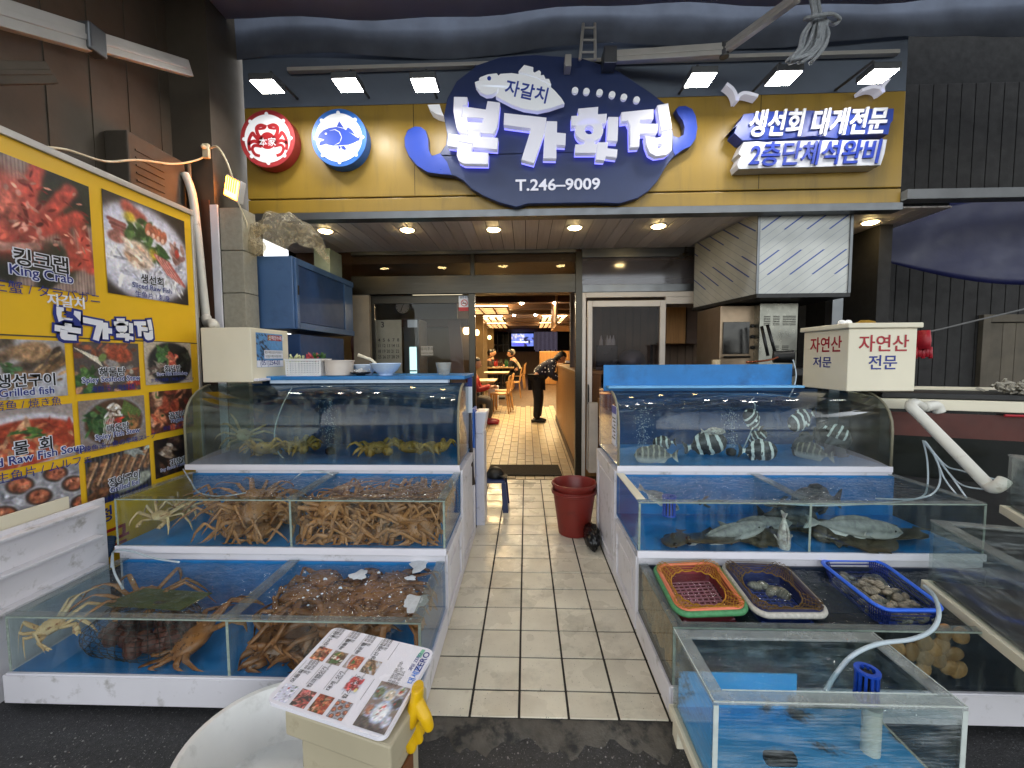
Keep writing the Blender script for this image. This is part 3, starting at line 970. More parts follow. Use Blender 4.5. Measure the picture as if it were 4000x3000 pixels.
def tank(side, tier, xl, xr, label, dividers=(), wz=None, gmat=None, wbody=None, liner=None):
    y0, y1 = YF[tier], YF[tier + 1]
    fz, tz = FL[tier], TP[tier]
    t = thing('fish_tank', label, 'tank', ((xl + xr) / 2, y0, fz - .03), 'stepped fish tanks')
    g = .010
    e = .004
    CV = CURVE if side == 'L' else CURVE_R
    ct = CV[-1][1]
    gm = gmat or m_glass
    # blue liner: floor and back sheet
    MB().box(xl + e, xr - e, y0 + e, y1 - .02, fz - .012, fz).build('floor_sheet', liner or m_blue, t)
    MB().box(xl + e, xr - e, y1 - .02, y1 - .008, fz - .012, tz - .004 if tier < 2 else ct - .02).build('back_sheet', M('shaded_blue_sheet', (.06, .25, .45), .45, var=.15) if tier == 2 else liner or m_blue, t)  # upper tier: shade at the back is put into a darker blue
    MB().box(xl - .004, xr + .004, y0 - .012, y0 + .002, fz - .034 if tier else fz - .006, fz + .002).build('front_strip', m_wclean, t, bev=.002)
    if tier < 2:
        pane(xl, xr, y0, y0 + g, fz + .003, tz, t, gm)
        for x in (xl, xr - g):
            pane(x, x + g, y0 + g + .001, y1 - .022, fz + .003, tz, t, gm)
        for x in dividers:
            pane(x - g / 2, x + g / 2, y0 + g + .001, y1 - .022, fz + .003, tz, t, gm)
            MB().box(x - .028, x + .028, y0 + .012, y1 - .022, tz + .001, tz + .009).build('rim_bar', m_acryt, t, bev=.002)
            MB().box(x - .0055, x + .0055, y0 - .002, y0 - .0005, fz + .004, tz).build('seam', m_glassg, t)
        for xa, xb in ((xl, xl + .045), (xr - .045, xr)):
            MB().box(xa, xb, y0 + .032, y1 - .022, tz + .001, tz + .009).build('rim_bar', m_cream if side == 'R' and xa == xl and tier else m_acryt, t, bev=.002)
        MB().box(xl, xr, y0 + .0005, y0 + .030, tz + .001, tz + .008).build('front_rim', m_acryt if side == 'R' or tier == 0 else m_glass, t, bev=.002)
        MB().box(xl, xr, y0 - .0012, y0 + .0004, tz - .004, tz + .002).build('edge', m_glassg, t)
        for x in (xl + .001, xr - .012):
            MB().box(x, x + .011, y0 - .0015, y0 - .0005, fz + .004, tz - .006).build('corner_seam', m_glassg, t)
    else:
        c = MB()
        n = len(CV)
        for x in (xl, xr):
            for (y, z) in CV:
                c.v.append((x, y, z))
        for i in range(n - 1):
            c.f.append((i, i + 1, n + i + 1, n + i))
        o = c.build('curved_pane', gm, t, smooth='all')
        md = o.modifiers.new('t', 'SOLIDIFY')
        md.thickness = .008
        prof = [(y, z) for y, z in CV] + [(y1 - .022, ct), (y1 - .022, fz + .003)]
        for x in (xl, xr - g):
            c = MB()
            tri = [(x, y, z) for y, z in prof] + [(x + g, y, z) for y, z in prof]
            m = len(prof)
            c.v += tri
            c.f += [tuple(range(m)), tuple(range(m, 2 * m))[::-1]] + [(i, (i + 1) % m, m + (i + 1) % m, m + i) for i in range(m)]
            c.build('side_pane', gm, t)
            sm = MB().tube([(x + g / 2, y - .003, z) for y, z in CV], .008, 6)
            sm.build('corner_seam', M('silicone_seam', (.52, .50, .42), .5, var=.2, vs=20), t, smooth='all')
        for x in dividers:
            pane(x - g / 2, x + g / 2, y0 + .03, y1 - .022, fz + .003, ct - .08, t, gm)
    # water
    if wz:
        ya = y0 + .012 if tier < 2 else None
        wb = MB()
        if tier < 2:
            wb.box(xl + .012, xr - .012, ya, y1 - .024, fz + .004, wz)
        else:
            pr_ = [(y + .012, z + (.004 if i == 0 else 0)) for i, (y, z) in enumerate(CV) if z < wz]
            za = [q for q in CV if q[1] >= wz][0]
            zb = [q for q in CV if q[1] < wz][-1]
            f_ = (wz - zb[1]) / (za[1] - zb[1])
            pr_.append((zb[0] + (za[0] - zb[0]) * f_ + .012, wz))
            pr_ += [(y1 - .024, wz), (y1 - .024, fz + .004)]
            m = len(pr_)
            wb.v += [(xl + .012, y, z) for y, z in pr_] + [(xr - .012, y, z) for y, z in pr_]
            wb.f += [tuple(range(m)), tuple(range(m, 2 * m))[::-1]] + [(i, (i + 1) % m, m + (i + 1) % m, m + i) for i in range(m)]
        wb.build('water', wbody or m_body, t)
        # rippled surface sheet
        ws = MB()
        yb0 = (y0 + .014) if tier < 2 else pr_[-3][0] + .004
        nx, ny = 60, 14
        for j in range(ny + 1):
            for i in range(nx + 1):
                x = xl + .014 + (xr - xl - .028) * i / nx
                y = yb0 + (y1 - .028 - yb0) * j / ny
                ws.v.append((x, y, wz + .004 + .0022 * math.sin(x * 31 + y * 17 + math.sin(y * 23) * 2) + .0012 * math.sin(x * 77 - y * 41)))
        for j in range(ny):
            for i in range(nx):
                a = j * (nx + 1) + i
                ws.f.append((a, a + 1, a + nx + 2, a + nx + 1))
        ws.build('water_surface', m_water, t, smooth='all')
    return t


XL0, XL1 = -2.235, -.425
XR0, XR1 = .575, 2.30
tank('L', 0, -2.17, XL1, 'lowest left tank holding big brown crabs and a dark net bag', (-1.225,), .360)
tank('L', 1, -2.21, XL1, 'middle left tank crowded with long-legged snow crabs', (-1.25,), .680)
tl3 = tank('L', 2, -2.26, -.435, 'upper left tank with a curved glass front and a few yellow crabs', (), 1.17, m_glassd, m_bodyd)
tank('R', 0, XR0, XR1, 'lowest right tank with brown shellfish, plastic baskets floating on top', (), .358, m_glassd, m_bodyd, M('dark_liner', (.09, .14, .22), .5, var=.4, vs=5))
tank('R', 1, XR0, XR1, 'middle right tank with long grey fish and flatfish', (1.44,), .680, m_glass, m_body)
tank('R', 2, XR0 + .01, XR1 - .01, 'upper right tank with a curved glass front and striped fish', (), 1.10, m_glass, m_body)


def stand(x0, x1, aisle_x, label):
    """stepped white stand; the side that faces the aisle carries framed panels"""
    t = thing('tank_stand', label, 'stand', ((x0 + x1) / 2, YF[0], -.03), 'white stepped tank stands')
    tops = [FL[0] - .013, FL[1] - .035, FL[2] - .035]
    for k in range(3):
        MB().box(x0, x1, YF[k] + (.0 if k else -.004), YF[k + 1] - .002, -.03 if k else .0, tops[k]).build('tier_box', m_wplast, t, bev=.003)
    sgn = 1 if aisle_x > (x0 + x1) / 2 else -1
    for k in range(3):
        ya, yb, zb = YF[k] + .01, YF[k + 1] - .012, tops[k]
        xa = aisle_x
        def bar(y0, y1, z0, z1, d=.012):
            MB().box(min(xa, xa + sgn * d), max(xa, xa + sgn * d), y0, y1, z0, z1).build('panel_frame', m_wplast, t, bev=.003)
        if k == 0:
            bar(ya, yb, .01, zb)
            continue
        bar(ya, ya + .055, .01, zb)
        bar(yb - .055, yb, .01, zb)
        bar(ya + .056, yb - .056, .01, .075)
        bar(ya + .056, yb - .056, zb - .07, zb)
        MB().box(min(xa, xa + sgn * .006), max(xa, xa + sgn * .006), ya + .10, yb - .10, .11, zb - .11).build('raised_panel', m_wplast, t, bev=.003)
    return t


stand(-2.20, XL1 - .004, XL1 - .004, 'white stepped stand under the left crab tanks')
stand(XR0 + .004, XR1, XR0 + .004, 'white stepped stand under the right fish tanks')

# blue lid on the upper left tank; blue splash board on the upper right tank
lid = thing('lid_board', 'blue plastic lid of the upper left tank carrying bowls and baskets', 'lid', (-1.2, 2.93, 1.275))
MB().box(-1.93, -.43, 2.90, 3.42, 1.292, 1.318).build('board', m_blue, lid, bev=.004)
MB().box(-1.83, -.55, 2.915, 2.985, 1.268, 1.290).build('light_tube', M('lamp_tube', (.62, .66, .70), .3, emit=(.7, .85, 1.0), es=.06), lid)
o = MB().box(.555, 1.875, 3.0, 3.015, 1.20, 1.386).build('splash_board', m_blue, bev=.003)
tag(o, 'blue plastic splash board standing behind the upper right tank', 'board')
o = MB().box(.57, 1.9, 2.90, 3.0, 1.225, 1.240).build('ledge', M('pale_blue_edge', (.45, .70, .88), .35), bev=.003)
tag(o, 'pale blue ledge along the foot of the blue splash board', 'ledge')
# foam patches on the lowest left tank's right bay
fo = MB()
random.seed(5)
for px, py, rx, ry in ((1402, 2247, 34, 26), (1640, 2205, 36, 42), (1622, 2355, 48, 40), (1605, 2260, 22, 12), (1480, 2240, 6, 3), (1330, 2300, 8, 3), (1270, 2265, 8, 3)):
    c = at(px, py, Z=.367)
    n = 28
    ph = [random.uniform(0, 6) for _ in range(3)]
    rr = [1 + .18 * math.sin(3 * a + ph[0]) + .12 * math.sin(5 * a + ph[1]) + .07 * math.sin(9 * a + ph[2]) for a in np.linspace(0, 2 * PI, n, endpoint=False)]
    k = len(fo.v)
    fx, fy = rx * c.y / F_PX, ry * c.y / F_PX * 1.5
    fo.v.append((c.x, c.y, .376))
    for s_, z_ in ((.6, .376), (1., .3695)):
        for i in range(n):
            a = 2 * PI * i / n
            fo.v.append((c.x + fx * rr[i] * s_ * math.cos(a), c.y + fy * rr[i] * s_ * math.sin(a), z_))
    for i in range(n):
        fo.f.append((k, k + 1 + i, k + 1 + (i + 1) % n))
        fo.f.append((k + 1 + i, k + 1 + n + i, k + 1 + n + (i + 1) % n, k + 1 + (i + 1) % n))
for i in range(45):
    x, y = random.uniform(-1.2, -.46), random.uniform(1.63, 2.08)
    fo.ball((x, y, .3685), random.choice((.002, .003, .006)), None, .0015, 7, 4)
o = fo.build('foam', M('water_foam', (.80, .82, .84), .6, var=.12, vs=70, bump=.8, bs=200), smooth='all')
tag(o, 'white foam floating on the lowest left crab tank', 'foam', kind='stuff')

# ================================================================== crabs
def mcrab(name, c1, c2, c3, spots):
    b = NB(name)
    p = b.n('BsdfPrincipled', Roughness=.22)
    tc = b.n('TexCoord')
    v = tc.outputs['Object']
    oi = b.n('ObjectInfo')
    col = b.mix(b.ramp(b.noise(v, 14, 5), .3, .7), lin(c1), lin(c2))
    col = b.mix(b.ramp(b.noise(v, spots, 3), .6, .68), col, lin(c3))
    rv = b.math('MULTIPLY_ADD', oi.outputs['Random'], .4)
    b.t.nodes[-1].inputs[2].default_value = .8
    col = b.mix(1.0, col, rv, 'MULTIPLY')
    b.l(col, p.inputs['Base Color'])
    bp = b.n('Bump', Strength=.6, Distance=.003)
    b.l(b.noise(v, 160, 3), bp.inputs['Height'])
    b.l(bp.outputs[0], p.inputs['Normal'])
    b.l(p.outputs[0], b.out.inputs[0])
    return b.m


m_snow = mcrab('snow_crab_shell', (.56, .36, .20), (.73, .51, .31), (.36, .20, .10), 60)
m_king = mcrab('brown_crab_shell', (.44, .26, .13), (.60, .38, .20), (.26, .13, .07), 45)
m_gold = mcrab('golden_crab_shell', (.60, .44, .17), (.72, .56, .26), (.16, .12, .08), 42)
m_pale = mcrab('pale_crab_shell', (.78, .62, .42), (.84, .74, .56), (.60, .40, .25), 50)


def crab_mesh(name, mat, seed, bw=.065, L=.27, lr=.0085, claw=1.0, folded=False):
    rg = random.Random(seed)
    m = MB()

    def shell(u):
        k = 1 + .05 * math.sin(9 * math.atan2(u.y, u.x)) * (abs(u.z) < .45)
        if u.y < -.3:
            k *= 1 - .22 * (-u.y - .3)
        if u.z > 0:
            k *= 1 + .05 * math.sin(u.x * 9) * math.sin(u.y * 8)
        return k
    m.ball((0, 0, 0), bw, bw * .95, bw * .42, 20, 12, fn=shell)
    for k in range(26):       # small knobs round the rim and on the back
        a = rg.uniform(0, 2 * PI)
        r_ = rg.uniform(.3, .95) ** .5 * bw * .86
        m.ball((r_ * math.cos(a), r_ * math.sin(a), bw * .40 * math.sqrt(max(.02, 1 - (r_ / bw) ** 2))), bw * .06, nu=6, nv=4)
    for sx in (-1, 1):
        for i in range(4):
            a = R((48, 18, -14, -44)[i] + rg.uniform(-10, 10))
            ll = L * (.88, 1.0, 1.0, .82)[i] * rg.uniform(.92, 1.06)
            d = Vector((sx * math.cos(a), math.sin(a), 0))
            b0 = d * bw * .80
            lift = rg.uniform(.16, .40)
            bend = rg.uniform(-.4, .4)
            sd = Vector((-d.y, d.x, 0))
            if folded:
                bend += .35 * sx
                lift = rg.uniform(-.1, .15)
            k1 = b0 + d * ll * .42 + Vector((0, 0, ll * lift))
            k2 = k1 + (d + sd * bend).normalized() * ll * .30 + Vector((0, 0, -ll * rg.uniform(.12, .32)))
            k3 = k2 + (d * .8 + sd * bend * 1.6).normalized() * ll * .18 + Vector((0, 0, -ll * rg.uniform(.14, .28)))
            e1 = b0.lerp(k1, .12)
            m.tube([b0, e1, b0.lerp(k1, .6), k1 - (k1 - b0) * .02, k1, k1.lerp(k2, .10), k1.lerp(k2, .55), k2, k2.lerp(k3, .12), k2.lerp(k3, .6), k3],
                   [lr * .8, lr * 1.15, lr * 1.2, lr * 1.0, lr * .8, lr * .95, lr * 1.0, lr * .7, lr * .62, lr * .4, lr * .08], 7, flat=.62)
        # claw arm, reaching forward
        b0 = Vector((sx * bw * .45, -bw * .75, 0))
        k1 = b0 + Vector((sx * .05, -.045, .012)) * (L / .27)
        k2 = k1 + Vector((sx * rg.uniform(-.04, .01), -.055, -.01)) * (L / .27)
        m.tube([b0, b0.lerp(k1, .5), k1, k1.lerp(k2, .2), k2], [lr * 1.0, lr * 1.2, lr, lr * 1.3 * claw, lr * 1.6 * claw], 7, flat=.8)
        f1 = k2 + Vector((sx * -.012, -.038, .004)) * (L / .27)
        f2 = k2 + Vector((sx * .012, -.034, -.004)) * (L / .27)
        m.tube([k2, k2.lerp(f1, .4), f1], [lr * 1.2 * claw, lr * .8 * claw, lr * .1], 6)
        m.tube([k2, k2.lerp(f2, .4), f2], [lr * 1.0 * claw, lr * .7 * claw, lr * .1], 6)
        m.ball((sx * bw * .22, -bw * .88, bw * .12), bw * .06, nu=6, nv=4)
    o = m.build(name, mat, org=(0, 0, 0), smooth='all')
    return o


def place(proto, loc, rot, label, cat, group, scale=1.0, first=set(), bay=None):
    if bay is not None:
        T = Matrix.LocRotScale(Vector((0, 0, 0)), Euler(rot), Vector((scale,) * 3))
        V = np.empty(len(proto.data.vertices) * 3)
        proto.data.vertices.foreach_get('co', V)
        V = V.reshape(-1, 3) @ np.array(T.to_3x3()).T + np.array(loc)
        for ax_ in range(3):
            lo_, hi_ = bay[ax_]
            mid, hw = (lo_ + hi_) / 2, (hi_ - lo_) / 2
            q = (V[:, ax_] - mid) / hw
            # legs that would pass the glass fold along it instead
            V[:, ax_] = mid + hw * np.where(np.abs(q) < .8, q, np.sign(q) * (.8 + .2 * np.tanh((np.abs(q) - .8) / .2)))
        me = proto.data.copy()
        me.vertices.foreach_set('co', (V - np.array(loc)).ravel())
        me.update()
        o = bpy.data.objects.new(proto.name.split('.')[0], me)
        COL.objects.link(o)
        o.location = loc
        return tag(o, label, cat, group)
    if proto.name in first:
        o = copy_tree(proto)
    else:
        first.add(proto.name)
        o = proto
    o.location = loc
    o.rotation_euler = rot
    o.scale = (scale,) * 3
    return tag(o, label, cat, group)


SN = [crab_mesh('snow_crab', m_snow, 100 + k, .084, .30, .0118) for k in range(5)]
SP = [crab_mesh('snow_crab', m_pale, 120 + k, .058, .22, .0095) for k in range(1)]
KG = [crab_mesh('brown_crab', m_king, 140 + k, .105, .30, .0165, 1.3, True) for k in range(4)]
GD = [crab_mesh('golden_crab', m_gold, 160 + k, .100, .155, .0165, 1.6) for k in range(3)]
B2L, B2R = ((-2.19, -1.262), (2.135, 2.635), (.446, .676)), ((-1.238, -.44), (2.135, 2.635), (.446, .676))
B1L, B1R = ((-2.15, -1.237), (1.615, 2.095), (.141, .352)), ((-1.213, -.44), (1.615, 2.095), (.141, .352))
B3 = ((-2.24, -.45), (2.68, 3.33), (.75, 1.16))
rg = random.Random(3)
# middle tank, right bay: crabs that can be told apart, leaning on the front glass
for px, py, dy, rx, rz, lb in ((1297, 1985, .10, 62, 180, 'snow crab spread wide against the front glass, beside the tank divider'), (1610, 2010, .10, 58, 170, 'snow crab against the front glass with legs reaching along the waterline'),
                               (1645, 2065, .075, 66, 188, 'snow crab low at the front glass near the tank\'s aisle corner'), (1410, 2015, .12, 50, 150, 'snow crab wedged between two others behind the front glass'),
                               (1270, 2105, .09, 20, 90, 'snow crab lying on the blue floor under the spread crab'), (1180, 2060, .10, 55, 200, 'snow crab beside the divider, lower than the spread crab'), (1480, 2090, .085, 60, 160, 'snow crab low at the middle of the front glass'), (1545, 1975, .16, 45, 195, 'snow crab near the waterline in the middle of the right bay'), (1385, 2085, .09, 64, 185, 'snow crab on the floor between two leaning ones'), (1700, 1985, .15, 50, 150, 'snow crab high in the aisle-side corner of the right bay')):
    c = at(px, py, Y=2.12 + dy)
    place(SN[rg.randrange(5)], c, (R(rx), R(rg.uniform(-15, 15)), R(rz - 180)), lb, 'crab', 'snow crabs in the middle left tank', .95, bay=B2R)
for k in range(26):
    x, y = rg.uniform(-1.15, -.52), rg.uniform(2.20, 2.54)
    z = .48 + .18 * (k / 26) + rg.uniform(-.01, .02)
    place(SN[rg.randrange(5)], (x, y, min(z, .645)), (R(rg.uniform(-25, 35)), R(rg.uniform(-25, 25)), R(rg.uniform(0, 360))), 'snow crab in the tangled heap filling the right bay of the middle left tank', 'crab', 'snow crabs in the middle left tank', rg.uniform(.8, .98), bay=B2R)
# middle tank, left bay
for px, py, dy, rx, ry, rz, pr, sc, lb in ((625, 2015, .16, 12, 10, 20, SP[0], .85, 'pale small crab standing alone on the blue floor of the middle left tank'), (1000, 2000, .15, 40, -20, 60, SN[1], 1., 'snow crab rearing up with long bent legs in the left bay'),
                                           (930, 2080, .12, 8, 0, 100, SN[2], .95, 'snow crab flat on the floor in the left bay'), (1040, 2060, .2, 25, 12, 200, SN[3], .9, 'snow crab crouched beside the divider in the left bay'), (880, 1990, .34, 20, -10, 160, SN[4], .9, 'snow crab at the back of the left bay'), (1010, 2085, .10, 15, 20, 290, SN[0], .9, 'snow crab under the rearing one in the left bay'), (700, 1975, .36, 10, 15, 40, SP[0], .85, 'pale crab in shadow at the back of the left bay')):
    c = at(px, py, Y=2.12 + dy)
    place(pr, (c.x, c.y, max(c.z, .475)), (R(rx), R(ry), R(rz)), lb, 'crab', 'snow crabs in the middle left tank', sc, bay=B2L)
for k in range(6):
    place(SN[rg.randrange(5)], (rg.uniform(-1.75, -1.40), rg.uniform(2.26, 2.52), rg.uniform(.50, .60)), (R(rg.uniform(-20, 30)), R(rg.uniform(-20, 20)), R(rg.uniform(0, 360))), 'snow crab in the small heap beside the divider of the left bay', 'crab', 'snow crabs in the middle left tank', rg.uniform(.8, .95), bay=B2L)
# lowest tank
c = at(195, 2545, Y=1.70)
place(SP[0], (c.x, c.y, .265), (R(15), R(-10), R(65)), 'pale yellow crab standing at the left end of the lowest left tank', 'crab', 'crabs in the lowest left tank', .95, bay=B1L)
for px, py, dy, rx, ry, rz, pr, sc, lb in ((1120, 2520, .13, 35, 10, 10, KG[0], 1.05, 'big brown crab behind the front glass, beside the divider of the lowest tank'), (1350, 2560, .11, 70, 0, -10, KG[1], 1.0, 'brown crab pressed on the front glass behind the menu sheet'),
                                           (1180, 2300, .3, 5, 8, 130, KG[2], .95, 'brown crab near the middle of the right bay below the water'), (1430, 2310, .3, -5, 10, 220, KG[3], .95, 'brown crab beneath the white foam patch'), (1520, 2250, .40, 0, -12, 20, KG[0], .95, 'brown crab at the back of the right bay'), (1250, 2230, .42, 10, 5, 300, KG[1], .9, 'brown crab against the blue back of the right bay'),
                                           (1560, 2360, .22, 8, 0, 80, KG[2], .95, 'brown crab beside the glass at the aisle side'), (1300, 2400, .17, 0, -10, 170, KG[3], .9, 'brown crab lying across others at the front of the right bay'),
                                           (760, 2590, .13, 15, 25, 250, KG[0], .9, 'brown crab with folded claws on the left of the divider'), (560, 2330, .33, 5, 5, 30, SN[0], .9, 'long-legged crab behind the dark net bag')):
    c = at(px, py, Y=1.60 + dy)
    place(pr, (c.x, c.y, min(max(c.z, .20), .31)), (R(rx), R(ry), R(rz)), lb, 'crab', 'crabs in the lowest left tank', sc, bay=B1R if px > 815 else B1L)
for k in range(9):
    x, y = rg.uniform(-1.08, -.56), rg.uniform(1.72, 2.0)
    place(KG[rg.randrange(4)], (x, y, rg.uniform(.18, .30)), (R(rg.uniform(-18, 18)), R(rg.uniform(-18, 18)), R(rg.uniform(0, 360))), 'brown crab among the heap in the right bay of the lowest left tank', 'crab', 'crabs in the lowest left tank', rg.uniform(.75, .92), bay=B1R)
# upper tank
for px, py, dy, rx, rz, pr, sc, lb in ((1470, 1785, .14, 6, 30, GD[0], .9, 'golden spotted crab, first of the three on the right floor of the upper left tank'), (1610, 1785, .16, 5, 160, GD[1], .95, 'golden spotted crab in the middle of the three at the right'), (1715, 1780, .15, 8, 250, GD[2], .85, 'golden spotted crab in the right corner of the upper left tank'),
                                       (1160, 1775, .20, 5, 80, GD[0], .9, 'golden crab near the bubbling stone'), (1040, 1785, .12, 30, 200, GD[1], .85, 'dark striped crab tilted beside the hanging hose')):
    c = at(px, py, Y=2.66 + dy)
    place(pr, (c.x, c.y, .828), (R(rx), 0, R(rz)), lb, 'crab', 'crabs in the upper left tank', sc, bay=B3)
c = at(950, 1700, Y=2.95)
place(SP[0], c, (R(60), R(20), R(30)), 'pale crab clinging high at the murky left end of the upper left tank', 'crab', 'crabs in the upper left tank', .9, bay=B3)

for o_ in SN + SP + KG + GD:
    bpy.data.objects.remove(o_)

# ------------------------------------------------------------------ fish
def mfish(name, light, dark, kind, belly=None):
    b = NB(name)
    p = b.n('BsdfPrincipled', Roughness=.35)
    tc = b.n('TexCoord')
    v = tc.outputs['Object']
    sx = b.n('SeparateXYZ')
    b.l(v, sx.inputs[0])
    nz = b.noise(v, 9, 3)
    if kind in ('bars', 'dim'):
        ph = b.math('MULTIPLY_ADD', sx.outputs[0], 165 if kind == 'bars' else 190)
        add = b.math('MULTIPLY', nz, 5.5)
        ph2 = b.math('ADD', b.math('MULTIPLY', sx.outputs[0], 120 if kind == 'bars' else 140), add)
        st = b.math('SINE', ph2)
        f = b.ramp(st, .42 if kind == 'bars' else .2, .58 if kind == 'bars' else .9)
        col = b.mix(f, lin(dark), lin(light))
    elif kind == 'scales':
        vo = b.n('TexVoronoi', Scale=170.0)
        b.l(v, vo.inputs['Vector'])
        col = b.mix(b.ramp(vo.outputs['Distance'], .2, .6), lin(light), lin(dark))
    else:
        col = b.mix(b.ramp(b.noise(v, 40, 5), .35, .65), lin(dark), lin(light))
    if belly:
        zz = b.math('MULTIPLY_ADD', sx.outputs[2], -14.0)
        b.t.nodes[-1].inputs[2].default_value = .15
        col = b.mix(b.ramp(zz, .1, .6), col, lin(belly))
    b.l(col, p.inputs['Base Color'])
    b.l(p.outputs[0], b.out.inputs[0])
    return b.m


m_eye = M('fish_eye', (.03, .03, .03), .1)


def fish_proto(name, mat, L, H, W, bulge=.36, tail=.5, flat=False):
    m = MB()
    n, k = 15, 12
    for i in range(n):
        s = i / (n - 1)
        h = H / 2 * (math.sin(PI * min(1, s ** (math.log(.5) / math.log(bulge)))) ** .75)
        if s > .8:
            h = max(h, H * .075)
        if i == 0:
            h = H * .03
        wd = W / 2 * (h / (H / 2)) ** .9
        x = -L * .42 + L * .80 * s
        for j in range(k):
            a = 2 * PI * j / k
            m.v.append((x, wd * math.cos(a), h * math.sin(a)))
    for i in range(n - 1):
        for j in range(k):
            a, b2 = i * k + j, i * k + (j + 1) % k
            m.f.append((a, b2, b2 + k, a + k))
    m.f.append(tuple(range(k)))
    m.f.append(tuple((n - 1) * k + j for j in range(k)))
    t_ = W * .06
    m.prism([[(L * .36, H * .06), (L * .46, H * .30 * tail * 2), (L * .50, H * .36 * tail * 2), (L * .47, 0), (L * .50, -H * .36 * tail * 2), (L * .46, -H * .30 * tail * 2), (L * .36, -H * .06)]], -t_, t_)
    m.prism([[(-L * .14, H * .40), (-L * .08, H * .58), (L * .05, H * .60), (L * .2, H * .44), (L * .27, H * .22), (L * .1, H * .30)]], -t_, t_)
    m.prism([[(L * .06, -H * .34), (L * .1, -H * .52), (L * .2, -H * .46), (L * .27, -H * .20)]], -t_, t_)
    m.prism([[(-L * .12, -H * .40), (-L * .06, -H * .56), (L * .02, -H * .50), (0, -H * .36)]], -t_, t_)
    for sy in (-1, 1):
        T = Matrix.Translation((-L * .10, sy * W * .46, -H * .08)) @ Matrix.Rotation(R(28 * sy), 4, 'Z')
        m.prism([[(0, H * .05), (L * .13, H * .10), (L * .15, -H * .05), (L * .04, -H * .1)]], -t_ * .6, t_ * .6, T)
    o = m.build(name, mat, org=(0, 0, 0), smooth=True)
    for sy in (-1, 1):
        MB().ball((-L * .31, sy * W * .34, H * .10), H * .055, nu=10, nv=6).build('eye', m_eye, o, smooth='all')
    return o


m_bars = mfish('striped_beakfish_skin', (.80, .82, .80), (.10, .11, .12), 'bars')
m_dim = mfish('grey_porgy_skin', (.58, .57, .50), (.26, .26, .24), 'dim', (.72, .72, .70))
m_darkf = mfish('dark_rockfish_skin', (.22, .23, .24), (.11, .12, .13), 'plain')
m_mull = mfish('silver_mullet_skin', (.56, .56, .54), (.42, .42, .42), 'plain', (.82, .81, .79))
m_flat = mfish('flounder_skin', (.30, .26, .18), (.16, .14, .10), 'plain')
m_pal = mfish('white_belly_skin', (.86, .84, .80), (.55, .5, .48), 'plain')
FB = fish_proto('striped_fish', m_bars, .26, .128, .068)
FP = fish_proto('grey_bream', m_dim, .37, .145, .065, .33)
FD = fish_proto('dark_fish', m_darkf, .28, .13, .055)
FM = fish_proto('silver_mullet', m_mull, .54, .105, .075, .38, .5)
FF = fish_proto('flatfish', m_flat, .48, .24, .03, .45, .3)
FW = fish_proto('white_bellied_fish', m_pal, .26, .07, .06, .4)
